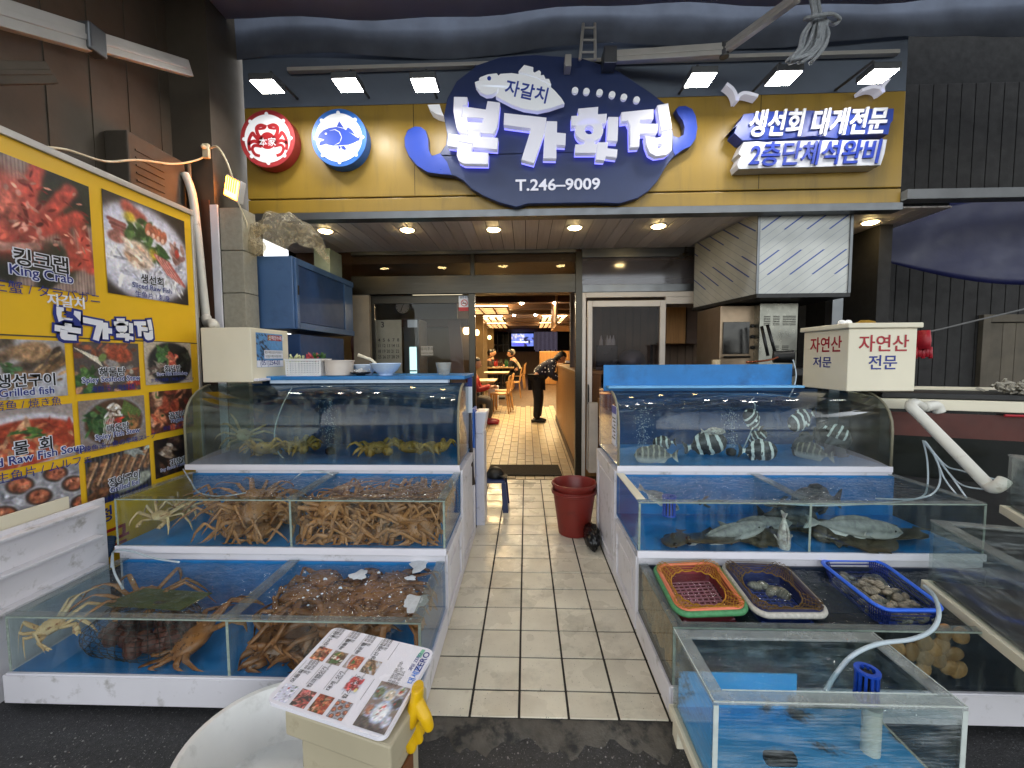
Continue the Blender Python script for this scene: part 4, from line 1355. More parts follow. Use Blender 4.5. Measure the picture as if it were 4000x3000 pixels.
for pr, px, py, Y, rot, sc, lb, kd in (
        (FP, 2555, 1830, 2.74, (0, 0, -5), .83, 'grey barred bream resting on the blue floor near the left front corner', 'fish'),
        (FB, 2940, 1640, 2.82, (0, 42, 25), .9, 'striped fish diving head down below the hose', 'fish'),
        (FB, 3130, 1640, 2.84, (0, -22, 15), 1.0, 'bright striped fish just under the bright reflection', 'fish'),
        (FB, 2590, 1730, 3.1, (0, -10, -30), .72, 'faint striped fish at the back near the left bubble column', 'fish'),
        (FB, 2760, 1770, 2.98, (0, 14, 170), 1.25, 'large brownish striped fish heading right in mid water', 'fish'),
        (FB, 2965, 1800, 2.82, (0, 0, 175), 1.05, 'striped fish low in front of the bubble stone', 'fish'),
        (FB, 2960, 1705, 3.1, (0, 35, 140), .62, 'small striped fish turned on end behind the diving one', 'fish'),
        (FP, 3165, 1810, 2.85, (0, 0, -65), .8, 'grey bream facing the glass beside the dark ones', 'fish'),
        (FD, 3140, 1740, 3.0, (0, -20, 30), 1.2, 'big dark fish hanging in the murk behind the bream', 'fish'),
        (FB, 3305, 1690, 2.95, (0, -28, 160), .8, 'shadowed striped fish at the right end', 'fish'),
        (FD, 3460, 1740, 2.95, (0, 40, 170), .95, 'dark fish in the right corner of the upper tank', 'fish'),
        (FD, 3390, 1780, 2.9, (0, 30, 20), .6, 'small dark fish beside the corner', 'fish'),
        (FW, 2790, 1685, 2.95, (0, 0, 175), .7, 'pale fish seen from below in mid water', 'fish'),
        (FM, 2850, 2085, 2.21, (0, 12, 185), .9, 'silver mullet in the left bay, tail raised', 'fish'),
        (FM, 3350, 2060, 2.20, (0, -6, 178), 1.0, 'silver mullet with clear scales in the right bay', 'fish'),
        (FF, 2780, 2150, 2.22, (78, 0, 10), 1.0, 'brown flatfish lying on the floor of the left bay', 'flatfish'),
        (FF, 2640, 2160, 2.2, (80, 0, 60), .6, 'spotted flatfish in the left front corner', 'flatfish'),
        (FF, 2770, 1960, 2.42, (70, 8, 30), .7, 'dark flatfish floating under the surface of the left bay', 'flatfish'),
        (FF, 3250, 2150, 2.3, (80, 0, 160), .95, 'flatfish on the floor of the right bay', 'flatfish'),
        (FF, 3500, 2155, 2.3, (80, 0, 20), .9, 'flatfish in the right end of the middle tank', 'flatfish'),
        (FW, 3062, 2095, 2.17, (0, -88, 90), 1.0, 'white-bellied fish standing on its head against the glass', 'fish'),
        (FM, 2580, 1950, 2.4, (0, -30, 190), .6, 'grey fish tail pointing up at the left end of the middle tank', 'fish'),
        (FF, 2950, 2160, 2.26, (82, 0, 200), .9, 'brown flatfish under the head-down fish', 'flatfish'),
        (FF, 3380, 2165, 2.2, (80, 0, 190), .85, 'dark flatfish near the front glass of the right bay', 'flatfish'),
        (FF, 3080, 1965, 2.40, (74, 0, 20), .8, 'dark flatfish gliding under the surface beside the divider', 'flatfish'),
        (FM, 2960, 2085, 2.36, (0, 5, 175), .8, 'grey mullet behind the tank divider', 'fish'),
        (FD, 3180, 1955, 2.45, (0, 0, 10), 1.3, 'black fish under the surface in the right bay', 'fish'),
        (FD, 3080, 2120, 2.40, (0, 0, 160), 1.2, 'black fish behind the head-down fish', 'fish')):
    c = at(px, py, Y=Y)
    tier = 2 if Y > 2.66 else 1
    c.z = max(c.z, FL[tier] + (.03 if pr is FF else .06 * sc))
    c.x = min(max(c.x, .70), 2.16)
    o = place(pr, c, tuple(R(a) for a in rot), lb + (' of the upper right tank' if tier == 2 and 'tank' not in lb and len(lb.split()) < 11 else ''), kd, 'fish in the ' + ('upper' if tier == 2 else 'middle') + ' right tank', sc)

# ------------------------------------------------------------------ dark net bag of sea squirts and green dish
c = at(590, 2540, Y=1.78)
bag = thing('net_bag', 'dark net bag bulging with red-brown sea squirts in the lowest left tank', 'net bag', (c.x, c.y, .14))
m_sq = M('sea_squirt_skin', (.34, .16, .11), .45, var=.4, vs=26, bump=1, bs=50, rnd=.25)
rg = random.Random(9)
k = 0
for i in range(46):
    a, e_, r_ = rg.uniform(0, 2 * PI), rg.uniform(0, 1), rg.uniform(.25, 1) ** .5
    x, y, z = c.x + .21 * r_ * math.cos(a), c.y + .10 * r_ * math.sin(a), .17 + .11 * (1 - r_ * .75) * rg.uniform(.4, 1.2)
    s_ = rg.uniform(.026, .044)
    MB().ball((x, y, z), s_, s_ * rg.uniform(.8, 1.2), s_ * rg.uniform(.8, 1.1), 10, 7, fn=lambda u: 1 + .10 * math.sin(u.x * 12 + i) * math.sin(u.y * 11) + .05 * math.sin(u.z * 19)).build('sea_squirt', m_sq, bag, smooth='all')
nb = MB().ball((c.x, c.y, .205), .262, .150, .115, 34, 18, fn=lambda u: 1 + .05 * math.sin(u.x * 6) + .04 * math.sin(u.y * 9))
o = nb.build('net', M('black_net', (.07, .065, .05), .7), bag)
md = o.modifiers.new('w', 'WIREFRAME')
md.thickness = .003
dsh = at(590, 2345, Z=.335)
o = MB().hexa([(dsh.x - .22, dsh.y - .02, .318), (dsh.x + .18, dsh.y - .05, .318), (dsh.x + .22, dsh.y + .09, .318), (dsh.x - .14, dsh.y + .12, .318)], [(dsh.x - .22, dsh.y - .02, .324), (dsh.x + .18, dsh.y - .05, .324), (dsh.x + .22, dsh.y + .09, .324), (dsh.x - .14, dsh.y + .12, .324)]).build('green_board', M('mossy_board', (.22, .27, .12), .6, var=.4, vs=8), bev=.002)
tag(o, 'mossy green board floating above the net bag', 'board')

# ------------------------------------------------------------------ air stones, bubbles, hoses in the tanks
m_bub = glass('bubble_column', (.97, .98, .985), .1, .01, .1, dirt=.32, dscale=26, dcol=(.62, .68, .72), streak=(1, 1, .4), dth=(.4, .8))
for px, Y, zb, zt, lb in ((1290, 2.95, .752, 1.15, 'small black air stone bubbling in the upper left tank'), (2510, 2.95, .752, 1.11, 'air stone bubbling at the left of the upper right tank'), (2855, 2.95, .752, 1.11, 'air stone bubbling in the middle of the upper right tank')):
    c = at(px, 1780, Y=Y)
    t = thing('air_stone', lb, 'air stone', (c.x, c.y, zb), 'air stones')
    MB().lathe([(.03, 0), (.034, .01), (.034, .035), (.02, .045)], 12, Matrix.Translation((c.x, c.y, zb))).build('stone', m_black, t, smooth=True)
    bb = random.Random(px)
    mb_ = MB()
    for i in range(260):
        z = zb + .05 + (zt - zb - .06) * bb.random()
        s_ = .016 + .022 * (z - zb) / (zt - zb)
        mb_.ball((c.x + bb.gauss(0, s_), c.y + bb.gauss(0, s_), z), bb.choice((.0015, .002, .003)), nu=5, nv=3)
    mb_.build('bubbles', M('air_bubbles', (.80, .86, .90), .2), t)
m_fblue = M('blue_filter_plastic', (.10, .28, .70), .4, var=.1)


def basket_filter(c, r_, h, label, rot=(0, 0, 0)):
    t = thing('filter_cage', label, 'filter', c)
    for k in range(12):
        a = 2 * PI * k / 12
        MB().box(-.004, .004, r_ - .003, r_ + .003, 0, h, Matrix.Translation(c) @ Matrix.Rotation(a, 4, 'Z')).build('slat', m_fblue, t)
    for z in (0, h * .93):
        MB().lathe([(r_ - .008, 0), (r_ + .006, 0), (r_ + .006, h * .08), (r_ - .008, h * .08)], 24, Matrix.Translation((c[0], c[1], c[2] + z)), caps=False).build('ring', m_fblue, t)
    MB().lathe([(r_ * .6, .004), (r_ * .6, h * .9)], 16, Matrix.Translation(c)).build('core', m_black, t)
    t.rotation_euler = rot
    return t


c = at(2612, 2080, Y=2.3)
basket_filter((c.x, c.y, .56), .032, .11, 'blue slatted filter cage standing in the left bay of the middle right tank')


def hose(pts, r_, label, mat=None, group=None, name='air_hose'):
    o = MB().tube(spl(pts, 8), r_, 7).build(name, mat or m_cable, smooth='all')
    return tag(o, label, 'hose', group)


hose([at(1140, 1515, Y=2.93), at(1100, 1590, Y=2.88), at(1072, 1690, Y=2.85), at(1090, 1770, Y=2.85), at(1140, 1800, Y=2.85), at(1240, 1790, Y=2.9)], .004, 'thin pale hose hanging in the upper left tank')
hose([at(715, 1832, Y=2.65), at(745, 1880, Y=2.5), at(780, 1925, Y=2.42), at(870, 1938, Y=2.38), at(960, 1925, Y=2.40)], .004, 'thin hose dipping into the middle left tank')
hose([at(1150, 1868, Y=2.62), at(1190, 1842, Y=2.64), at(1240, 1838, Y=2.64), at(1300, 1855, Y=2.55)], .0035, 'short pale hose over the middle tank divider')
hose([at(436, 2215, Y=2.0), at(440, 2165, Y=2.11), at(460, 2148, Y=2.10), at(520, 2155, Y=2.08), at(600, 2180, Y=2.05), at(700, 2196, Y=2.0)], .005, 'pale hose looping over the front of the middle left tank')
hose([at(440, 2160, Y=2.10), at(445, 2230, Y=1.97), at(480, 2300, Y=1.85)], .005, 'pale hose hanging into the lowest left tank')
hose([at(2945, 1555, Y=2.95), at(2935, 1565, Y=2.9), at(2950, 1590, Y=2.9), at(2935, 1680, Y=2.9), at(2890, 1780, Y=2.9)], .004, 'thin hose running down to the middle air stone')

# ================================================================== printed pictures: painted into colour attributes
RNG = np.random.default_rng(4)


def vnoise(h, w_, cells, octs=3):
    out = np.zeros((h, w_))
    amp = 1.
    for o in range(octs):
        gh, gw = max(2, int(cells * 2 ** o * h / max(h, w_)) + 2), max(2, int(cells * 2 ** o * w_ / max(h, w_)) + 2)
        g_ = RNG.random((gh, gw))
        yy = np.linspace(0, gh - 1.001, h)
        xx = np.linspace(0, gw - 1.001, w_)
        y0, x0 = yy.astype(int), xx.astype(int)
        fy, fx = (yy - y0)[:, None], (xx - x0)[None, :]
        fy, fx = fy * fy * (3 - 2 * fy), fx * fx * (3 - 2 * fx)
        a = g_[y0][:, x0] * (1 - fx) + g_[y0][:, x0 + 1] * fx
        b2 = g_[y0 + 1][:, x0] * (1 - fx) + g_[y0 + 1][:, x0 + 1] * fx
        out += amp * (a * (1 - fy) + b2 * fy)
        amp *= .5
    return out / (2 - .5 ** (octs - 1))


class Pic:
    def __init__(s, w_, h, bg=(.2, .2, .2), asp=None):
        s.w, s.h = w_, h
        s.a = np.ones((h, w_, 3)) * np.array(bg)
        s.y, s.x = np.mgrid[0:h, 0:w_] / np.array([h, w_])[:, None, None]
        s.r = (w_ / h) if asp is None else asp

    def put(s, mask, col, var=.0, cells=20):
        c = np.array(col)[None, None, :] * np.ones_like(s.a)
        if var:
            var = var * 1.5
            c = c * (1 + var * (vnoise(s.h, s.w, cells) * 2 - 1))[..., None]
        s.a = s.a * (1 - mask[..., None]) + c * mask[..., None]
        return s

    def ell(s, cx, cy, rx, ry, col, rot=0, var=.15, soft=14, wob=.0, cells=20):
        dx, dy = (s.x - cx) * s.r, s.y - cy
        c_, sn = math.cos(rot), math.sin(rot)
        u, v_ = (dx * c_ + dy * sn) / (rx * s.r), (-dx * sn + dy * c_) / ry
        d = np.sqrt(u * u + v_ * v_)
        if wob:
            d = d + wob * (vnoise(s.h, s.w, 9) * 2 - 1)
        m = 1 / (1 + np.exp(np.clip((d - 1) * soft, -40, 40)))
        return s.put(m, col, var, cells)

    def line(s, pts, wd, col, var=.15, soft=60):
        for (x0, y0), (x1, y1) in zip(pts[:-1], pts[1:]):
            px_, py_ = (s.x - x0) * s.r, s.y - y0
            dx, dy = (x1 - x0) * s.r, y1 - y0
            t = np.clip((px_ * dx + py_ * dy) / (dx * dx + dy * dy + 1e-9), 0, 1)
            d = np.hypot(px_ - t * dx, py_ - t * dy)
            m = 1 / (1 + np.exp(np.clip((d - wd) * soft / wd * .1, -40, 40)))
            s.put(m, col, var)
        return s

    def mess(s, n, cols, size, box=(0, 1, 0, 1), el=2.2, rot=None, var=.25):
        for i in range(n):
            c = np.array(cols[int(RNG.integers(len(cols)))]) * RNG.uniform(.75, 1.2)
            s.ell(RNG.uniform(box[0], box[1]), RNG.uniform(box[2], box[3]), size * RNG.uniform(.5, 1.2) * el / s.r, size * RNG.uniform(.5, 1.1), c, RNG.uniform(0, PI) if rot is None else rot + RNG.normal(0, .2), var, 9)
        return s

    def done(s):
        s.a = s.a * .84 + s.a.mean(2, keepdims=True) * .13 + .04
        return np.clip(s.a * (.86 + .28 * vnoise(s.h, s.w, 34, 2))[..., None] + (RNG.random(s.a.shape) - .5) * .05, 0, 1)


GRN, RED, ORG, WHT, BRN = (.20, .36, .15), (.70, .16, .12), (.82, .38, .22), (.86, .85, .84), (.48, .30, .18)


def dish(kind, w_, h, asp=None):
    if kind == 'kingcrab':
        p = Pic(w_, h, (.66, .55, .50), asp)
        p.put((np.sin(p.x * 2 * PI * 46) > 0) * .55, (.46, .36, .33))
        p.mess(26, [(.13, .17, .11), (.10, .12, .09), (.2, .24, .16)], .09, (0, .35, 0, .5))
        p.mess(22, [(.13, .17, .11), (.10, .12, .09)], .09, (.7, 1, 0, .3))
        p.mess(40, [(.10, .12, .09), (.16, .18, .13)], .07, (.05, .8, .68, .9))
        for q in ([(.55, .45), (.62, .15), (.66, .0)], [(.62, .5), (.80, .2), (.86, .1)], [(.66, .5), (.90, .32), (.97, .75)], [(.3, .4), (.25, .2), (.3, .02)], [(.15, .5), (.05, .3)], [(.2, .65), (0, .8)], [(.60, .55), (.78, .42), (.88, .72), (.78, .78)]):
            p.line(q, .055, (.78, .26, .20), .3)
        p.ell(.36, .42, .33, .32, (.76, .25, .20), .35, .35, 10, .12, 14)
        p.ell(.34, .36, .22, .18, (.86, .42, .34), .3, .5, 5, .2, 20)
        p.mess(70, [(.92, .6, .52), (.50, .10, .09), (.84, .34, .26)], .018, (.08, .66, .12, .66))
        p.mess(50, [(.92, .58, .48), (.52, .12, .10)], .012, (.5, .98, .05, .8), 3)
        p.line([(.0, .35), (.15, .6), (.42, .72), (.62, .66)], .03, (.75, .52, .46), .3)
    elif kind == 'sashimi':
        p = Pic(w_, h, (.16, .13, .11), asp)
        p.ell(.44, .52, .60, .50, (.80, .80, .88), .1, .06, 30)
        p.ell(.46, .55, .50, .40, (.88, .88, .93), .1, .05, 20)
        p.mess(70, [(.80, .80, .86), (.70, .70, .78), (.95, .95, .97)], .02, (.05, .9, .55, .92), 4)
        for k in range(5):
            p.line([(.05 + .02 * k, .26 + .035 * k), (.22, .28 + .035 * k)], .018, ((.62, .30, .28), (.50, .24, .22))[k % 2])
        p.ell(.13, .42, .10, .06, (.70, .42, .38), 0, .3)
        p.line([(.25, .08), (.42, .16)], .06, (.74, .30, .24), .2)
        p.mess(30, [GRN, (.14, .28, .12), (.34, .50, .24)], .035, (.26, .52, .18, .48))
        p.mess(16, [GRN, (.14, .28, .12)], .03, (.5, .72, .4, .56))
        for k in range(4):
            p.ell(.50 + .06 * k, .24 + .015 * k, .045, .075, (.72, .36, .24), .3, .3)
            p.ell(.49 + .06 * k, .28 + .015 * k, .02, .03, (.90, .72, .62), .3, .2)
        p.ell(.28, .18, .06, .05, (.88, .76, .12), 0, .3, 6)
        p.ell(.54, .50, .055, .055, (.86, .72, .10), 0, .4, 6)
        p.ell(.36, .55, .17, .14, (.88, .76, .66), .5, .3, 12, .1)
        p.mess(14, [(.94, .84, .76), (.80, .62, .50)], .03, (.24, .48, .44, .66), 3, .5)
        for k in range(9):
            p.line([(.56 + .022 * k, .50 + .006 * k), (.72 + .028 * k, .68 + .012 * k)], .016, ((.76, .36, .32), (.88, .60, .56))[k % 2])
        p.mess(14, [(.66, .48, .44), (.58, .38, .36)], .03, (.76, .94, .30, .52))
        p.ell(.86, .42, .03, .05, (.78, .22, .16))
    elif kind == 'grilled':
        p = Pic(w_, h, (.62, .60, .60), asp)
        p.ell(.5, .5, .56, .5, (.74, .74, .78), .2, .1)
        for q, c in (([(-.05, .25), (.35, .02)], (.34, .28, .22)), ([(.0, .55), (.4, .2)], (.42, .33, .24)), ([(.45, .75), (.95, .35)], (.46, .33, .20)), ([(.35, .55), (.9, .22)], (.30, .24, .19)), ([(.05, .95), (.5, .6)], (.50, .36, .24))):
            p.line(q, .10, c, .4)
        p.ell(.6, .2, .22, .17, (.66, .50, .34), -.2, .3)
        p.mess(30, [(.22, .17, .12), (.70, .54, .36), (.55, .38, .22)], .03, (0, 1, .1, .95), 3, -.6)
        p.mess(10, [GRN, (.32, .48, .30)], .03, (.25, .45, .4, .6))
    elif kind in ('stew', 'maeun', 'mulhoe', 'bibim'):
        base = {'stew': (.30, .26, .25), 'maeun': (.55, .48, .44), 'mulhoe': (.62, .56, .54), 'bibim': (.72, .66, .58)}[kind]
        p = Pic(w_, h, base, asp)
        if kind == 'stew':
            p.mess(60, [(.60, .30, .18), (.46, .28, .2), (.72, .52, .38), (.38, .2, .14)], .055)
            p.mess(26, [GRN, (.16, .30, .12), (.30, .46, .2)], .05, (0, .28, .55, 1))
            for k in range(18):
                p.line([(.02 + .018 * k, .12 + .01 * k), (.22 + .01 * k, .30 + .01 * k)], .007, (.88, .85, .76))
            p.ell(.66, .22, .20, .17, (.70, .26, .14), .3, .35)
            for k in range(5):
                p.line([(.34 + .1 * k, .12), (.40 + .1 * k, .03)], .02, (.62, .30, .2))
            p.ell(.54, .42, .11, .07, (.52, .50, .50), .3, .3)
            p.mess(9, [(.60, .58, .56), (.76, .72, .64)], .05, (.35, .95, .45, .85), 1.4)
            p.ell(.40, .30, .05, .09, (.42, .52, .24), .8)
            p.mess(12, [RED], .025, (.75, 1, .8, 1), 4)
        elif kind == 'maeun':
            p.ell(.5, .5, .47, .52, (.62, .62, .66), 0, .1, 40)
            p.ell(.5, .5, .44, .48, (.32, .20, .12), 0, .2, 40)
            p.mess(36, [GRN, (.12, .26, .12), (.28, .42, .22)], .05, (.1, .36, .2, .7))
            p.mess(18, [WHT, (.80, .74, .66)], .035, (.36, .6, .14, .36))
            for k in range(14):
                p.line([(.60 + .02 * k, .34 + .012 * k), (.66 + .02 * k, .08 + .02 * k)], .012, (.34, .48, .18))
            p.ell(.70, .55, .13, .13, (.16, .28, .12), .3, .3)
            p.mess(12, [RED, (.80, .22, .14)], .03, (.36, .58, .42, .62), 3)
            p.mess(20, [(.62, .40, .22), (.72, .52, .30)], .035, (.68, .9, .4, .85))
            for k in range(8):
                p.line([(.34 + .02 * k, .4), (.30 + .02 * k, .92)], .006, (.86, .84, .80))
        elif kind == 'mulhoe':
            p.ell(.48, .58, .62, .48, (.80, .79, .84), -.05, .05, 40)
            p.ell(.50, .60, .56, .40, (.66, .22, .12), -.05, .25, 40)
            p.mess(70, [(.74, .28, .16), (.82, .44, .26), (.56, .16, .10), (.86, .62, .44)], .04, (.05, .98, .30, .92), 3)
            p.mess(16, [(.34, .50, .18), GRN], .028, (.40, .66, .36, .52), 3, .1)
            p.mess(5, [(.90, .86, .80)], .05, (0, .15, .75, .95))
        else:
            p.ell(.52, .50, .46, .50, (.13, .13, .13), 0, .1, 40)
            p.mess(20, [GRN, (.3, .45, .25)], .05, (.25, .5, .12, .45))
            p.mess(20, [(.52, .46, .40), (.42, .32, .30), (.62, .58, .52)], .035, (.12, .38, .5, .75), 3)
            p.mess(22, [(.80, .42, .30), (.86, .52, .38), (.72, .26, .20)], .045, (.48, .70, .28, .66))
            p.mess(18, [(.08, .09, .08), (.18, .20, .16)], .06, (.68, .94, .2, .8))
    elif kind == 'hagfish':
        p = Pic(w_, h, (.24, .14, .10), asp)
        p.mess(60, [(.74, .30, .18), (.80, .46, .30), (.58, .20, .13), (.84, .62, .48), (.34, .18, .12)], .085, (0, 1, 0, 1), 2.4)
        p.mess(10, [GRN, (.4, .5, .24)], .03)
    elif kind == 'abalone':
        p = Pic(w_, h, (.55, .55, .58), asp)
        p.mess(30, [(.42, .42, .46), (.70, .70, .74)], .05, el=4)
        for cx, cy in ((.1, .25), (.42, .15), (.75, .1), (.26, .55), (.58, .42), (.92, .36), (.05, .85), (.42, .85), (.76, .72), (1.0, .75)):
            p.ell(cx, cy, .15, .17, (.74, .74, .78), .3, .15, 20)
            p.ell(cx, cy, .13, .145, (.18, .14, .12), .3, .2, 20)
            p.ell(cx, cy, .10, .11, (.66, .34, .22), .3, .5, 14)
            p.mess(5, [(.80, .50, .36), (.50, .22, .14)], .03, (cx - .07, cx + .07, cy - .07, cy + .07), 1.4)
    elif kind == 'eel':
        p = Pic(w_, h, (.12, .12, .13), asp)
        p.put((np.sin(p.x * 2 * PI * 16) > .2) * .6, (.34, .34, .36))
        for k in range(8):
            p.line([(-.05 + .16 * k, .62 - .03 * k), (.12 + .16 * k, .16 - .02 * k)], .075, (.50 + .03 * (k % 2), .33, .20), .5)
            p.line([(-.01 + .16 * k, .60 - .03 * k), (.16 + .16 * k, .14 - .02 * k)], .02, (.70, .54, .38), .3)
        p.ell(.15, .78, .18, .12, (.44, .26, .15), -.3, .4)
        p.ell(.72, .72, .30, .14, (.60, .62, .56), -.2, .2)
        p.mess(14, [(.66, .70, .66), (.5, .52, .5)], .05, (.55, 1, 0, .15))
    elif kind == 'soycrab':
        p = Pic(w_, h, (.13, .09, .07), asp)
        p.mess(40, [(.20, .13, .10), (.34, .22, .15), (.10, .07, .06)], .08)
        p.mess(8, [(.72, .66, .60), (.55, .45, .36)], .06, (.1, .5, .1, .5), 3, .4)
    elif kind == 'table':
        p = Pic(w_, h, (.50, .42, .38), asp)
        p.mess(20, [(.22, .2, .2), (.3, .27, .25)], .06, (0, .2, 0, 1), 3)
        for cx, cy, r_, c in ((.35, .2, .14, (.62, .36, .26)), (.72, .16, .16, (.40, .44, .30)), (.36, .52, .24, (.84, .84, .86)), (.72, .5, .16, (.80, .72, .62)), (.22, .8, .12, (.7, .7, .75)), (.6, .84, .14, (.22, .20, .2)), (.85, .75, .12, (.82, .76, .72))):
            p.ell(cx, cy, r_, r_ * 1.05, (.62, .70, .86), .5, .1, 30)
            p.ell(cx, cy, r_ * .84, r_ * .88, c, .5, .25, 20)
            p.mess(7, [c, RED, WHT, GRN], .03, (cx - r_ * .5, cx + r_ * .5, cy - r_ * .5, cy + r_ * .5), 1.8)
    elif kind == 'whitefish':
        p = Pic(w_, h, (.80, .80, .88), asp)
        p.mess(40, [(.90, .90, .95), (.72, .72, .80)], .06)
        p.mess(8, [GRN], .04, (.6, 1, .5, 1))
        p.ell(.75, .4, .06, .06, RED)
    elif kind == 'lobster':
        p = Pic(w_, h, (.74, .76, .82), asp)
        p.mess(30, [(.76, .20, .22), (.84, .30, .30), (.62, .12, .14)], .10, (.2, .85, .1, .9))
        p.ell(.2, .85, .12, .1, (.88, .80, .5))
    elif kind == 'crabpile':
        p = Pic(w_, h, (.2, .2, .2), asp)
        p.mess(50, [(.80, .36, .34), (.70, .24, .24), (.88, .52, .48), (.3, .24, .2)], .06, (0, 1, 0, 1), 4)
    elif kind == 'reef':
        p = Pic(w_, h, (.30, .56, .80), asp)
        p.put((p.y * .5), (.16, .42, .70))
        p.mess(60, [(.06, .12, .22), (.10, .2, .34)], .022, (0, .45, .05, .85), 2.5, .5)
    else:
        p = Pic(w_, h, (.5, .5, .5), asp)
    return p.done()


def print_grid(name, img, o0, du, dv, parent, gloss=.35, key=[0]):
    """a printed picture: vertex colours on a fine sheet; o0 top-left corner, du along the width, dv down"""
    h, w_ = img.shape[:2]
    o0, du, dv = np.array(o0), np.array(du), np.array(dv)
    yy, xx = np.mgrid[0:h, 0:w_]
    V = o0 + (xx / (w_ - 1))[..., None] * du + (yy / (h - 1))[..., None] * dv
    off = np.array(wloc(parent))
    me = bpy.data.meshes.new(name)
    i = (yy[:-1, :-1] * w_ + xx[:-1, :-1]).ravel()
    F = np.stack([i, i + w_, i + w_ + 1, i + 1], 1)
    me.from_pydata((V.reshape(-1, 3) - off).tolist(), [], F.tolist())
    ca = me.color_attributes.new('print', 'FLOAT_COLOR', 'POINT')
    c = img.reshape(-1, 3)
    c = np.where(c <= .04045, c / 12.92, ((c + .055) / 1.055) ** 2.4)
    ca.data.foreach_set('color', np.concatenate([c, np.ones((len(c), 1))], 1).astype(np.float32).ravel())
    if 'print' not in MATS:
        b = NB('printed_picture')
        p = b.n('BsdfPrincipled', Roughness=.4)
        vc = b.n('VertexColor')
        vc.layer_name = 'print'
        b.l(vc.outputs[0], p.inputs['Base Color'])
        b.l(p.outputs[0], b.out.inputs[0])
        MATS['print'] = b.m
    me.materials.append(MATS['print'])
    o = bpy.data.objects.new(name, me)
    COL.objects.link(o)
    o.parent = parent
    return o


# ------------------------------------------------------------------ the big food poster on the left flank
PX = -2.36
m_poster = M('yellow_poster_print', (.92, .73, .14), .4, var=.05, vs=3, dirt=((.50, .36, .12), 7, .66, .86))
tr = at(725, 832, X=PX)
ztop = tr.z
Yr_ = 2.93
poster = thing('menu_poster', 'large yellow food poster with framed seafood pictures on the left flank', 'poster', (PX, 2.1, .25))
MB().box(PX - .03, PX - .004, 1.2, Yr_, .25, ztop).build('board', m_poster, poster)
MB().box(PX - .035, PX + .012, 1.2, Yr_ + .01, ztop, ztop + .035).build('top_trim', m_alu, poster, bev=.003)
MB().box(PX - .035, PX + .004, Yr_, Yr_ + .022, .25, ztop).build('side_trim', m_alu, poster, bev=.003)
MB().box(PX - .0042, PX - .002, 1.2, Yr_, at(300, 1320, X=PX).z - .004, at(300, 1320, X=PX).z + .003).build('sheet_joint', m_brown, poster)
cells = [('kingcrab', (-420, 420), (372, 1120), 230, 150), ('sashimi', (396, 735), (736, 1180), 140, 140),
         ('grilled', (-120, 1333), (266, 1550), 90, 60), ('stew', (283, 1333), (550, 1522), 90, 66), ('bibim', (560, 1333), (752, 1490), 66, 60),
         ('mulhoe', (-160, 1615), (296, 1785), 100, 60), ('maeun', (304, 1568), (572, 1708), 90, 66), ('hagfish', (582, 1532), (757, 1660), 60, 60),
         ('abalone', (-140, 1880), (318, 1960), 100, 60), ('eel', (331, 1795), (592, 1890), 90, 66), ('soycrab', (600, 1722), (757, 1815), 60, 60)]
rects = {}
for kd, (xa, ya), (xb, yb), w_, h in cells:
    A, B = at(xa, ya, X=PX), at(xb, yb, X=PX)
    y0, y1, z1 = A.y, B.y, at(xa, ya, X=PX).z
    if kd in ('mulhoe',):
        z1 = at(289, 1575, X=PX).z
    if kd == 'abalone':
        z1 = at(312, 1806, X=PX).z
    if kd in ('grilled', 'kingcrab'):
        z1 = at(266, 1333, X=PX).z if kd == 'grilled' else at(343, 728, X=PX).z
    z0 = {'kingcrab': at(391, 1157, X=PX).z, 'sashimi': at(739, 1193, X=PX).z, 'grilled': at(280, 1543, X=PX).z, 'stew': at(294, 1541, X=PX).z, 'bibim': at(750, 1492, X=PX).z,
          'mulhoe': at(305, 1776, X=PX).z, 'maeun': at(318, 1767, X=PX).z, 'hagfish': at(588, 1699, X=PX).z, 'abalone': at(321, 2010, X=PX).z, 'eel': at(341, 1990, X=PX).z, 'soycrab': at(601, 1875, X=PX).z}[kd]
    rects[kd] = (y0, y1, z0, z1)
    print_grid('food_picture', dish(kd, w_, h, (y1 - y0) / (z1 - z0)), (PX, y0, z1), (0, y1 - y0, 0), (0, 0, z0 - z1), poster)
PA = dict(ax=(0, 1, 0), ay=(0, 0, 1))


def halo(key, c, s_):
    m_ = MB()
    for i_, (dy, dz) in enumerate(((1, 1), (1, -1), (-1, 1), (-1, -1), (1.3, 0), (-1.3, 0))):
        m_.text(key, (PX + .0015 + .0003 * i_, c.y + dy * s_ * .07, c.z + dz * s_ * .07), s_, **PA)
    m_.build('caption_outline', m_wink, poster)


def caption(n, px, py, s1, s2, s3):
    c = at(px, py, X=PX + .003)
    MB().text('k%d' % n, (PX + .0045, c.y, c.z), s1, **PA).build('caption_korean', m_ink, poster)
    halo('k%d' % n, c, s1)
    MB().text('e%d' % n, (PX + .0045, c.y, c.z - s1 * .5 - s2 * .75), s2, **PA).build('caption_english', m_bink, poster)
    halo('e%d' % n, c - Vector((0, 0, s1 * .5 + s2 * .75)), s2)
    if s3:
        MB().text('c%d' % n, (PX + .0045, c.y, c.z - s1 * .5 - s2 * 1.7 - s3 * .6), s3, **PA).build('caption_chinese', m_bink, poster)


for a in ((1, 165, 1020, .066, .050, .046), (2, 595, 1095, .046, .034, .032), (3, 105, 1485, .050, .038, .036), (4, 440, 1452, .042, .032, .028), (5, 675, 1440, .036, .024, .020), (6, 130, 1740, .052, .042, .040),
          (7, 462, 1668, .036, .032, .030), (8, 692, 1620, .036, .026, .022), (9, 487, 1868, .040, .032, .028), (10, 705, 1797, .034, .022, 0)):
    caption(*a)
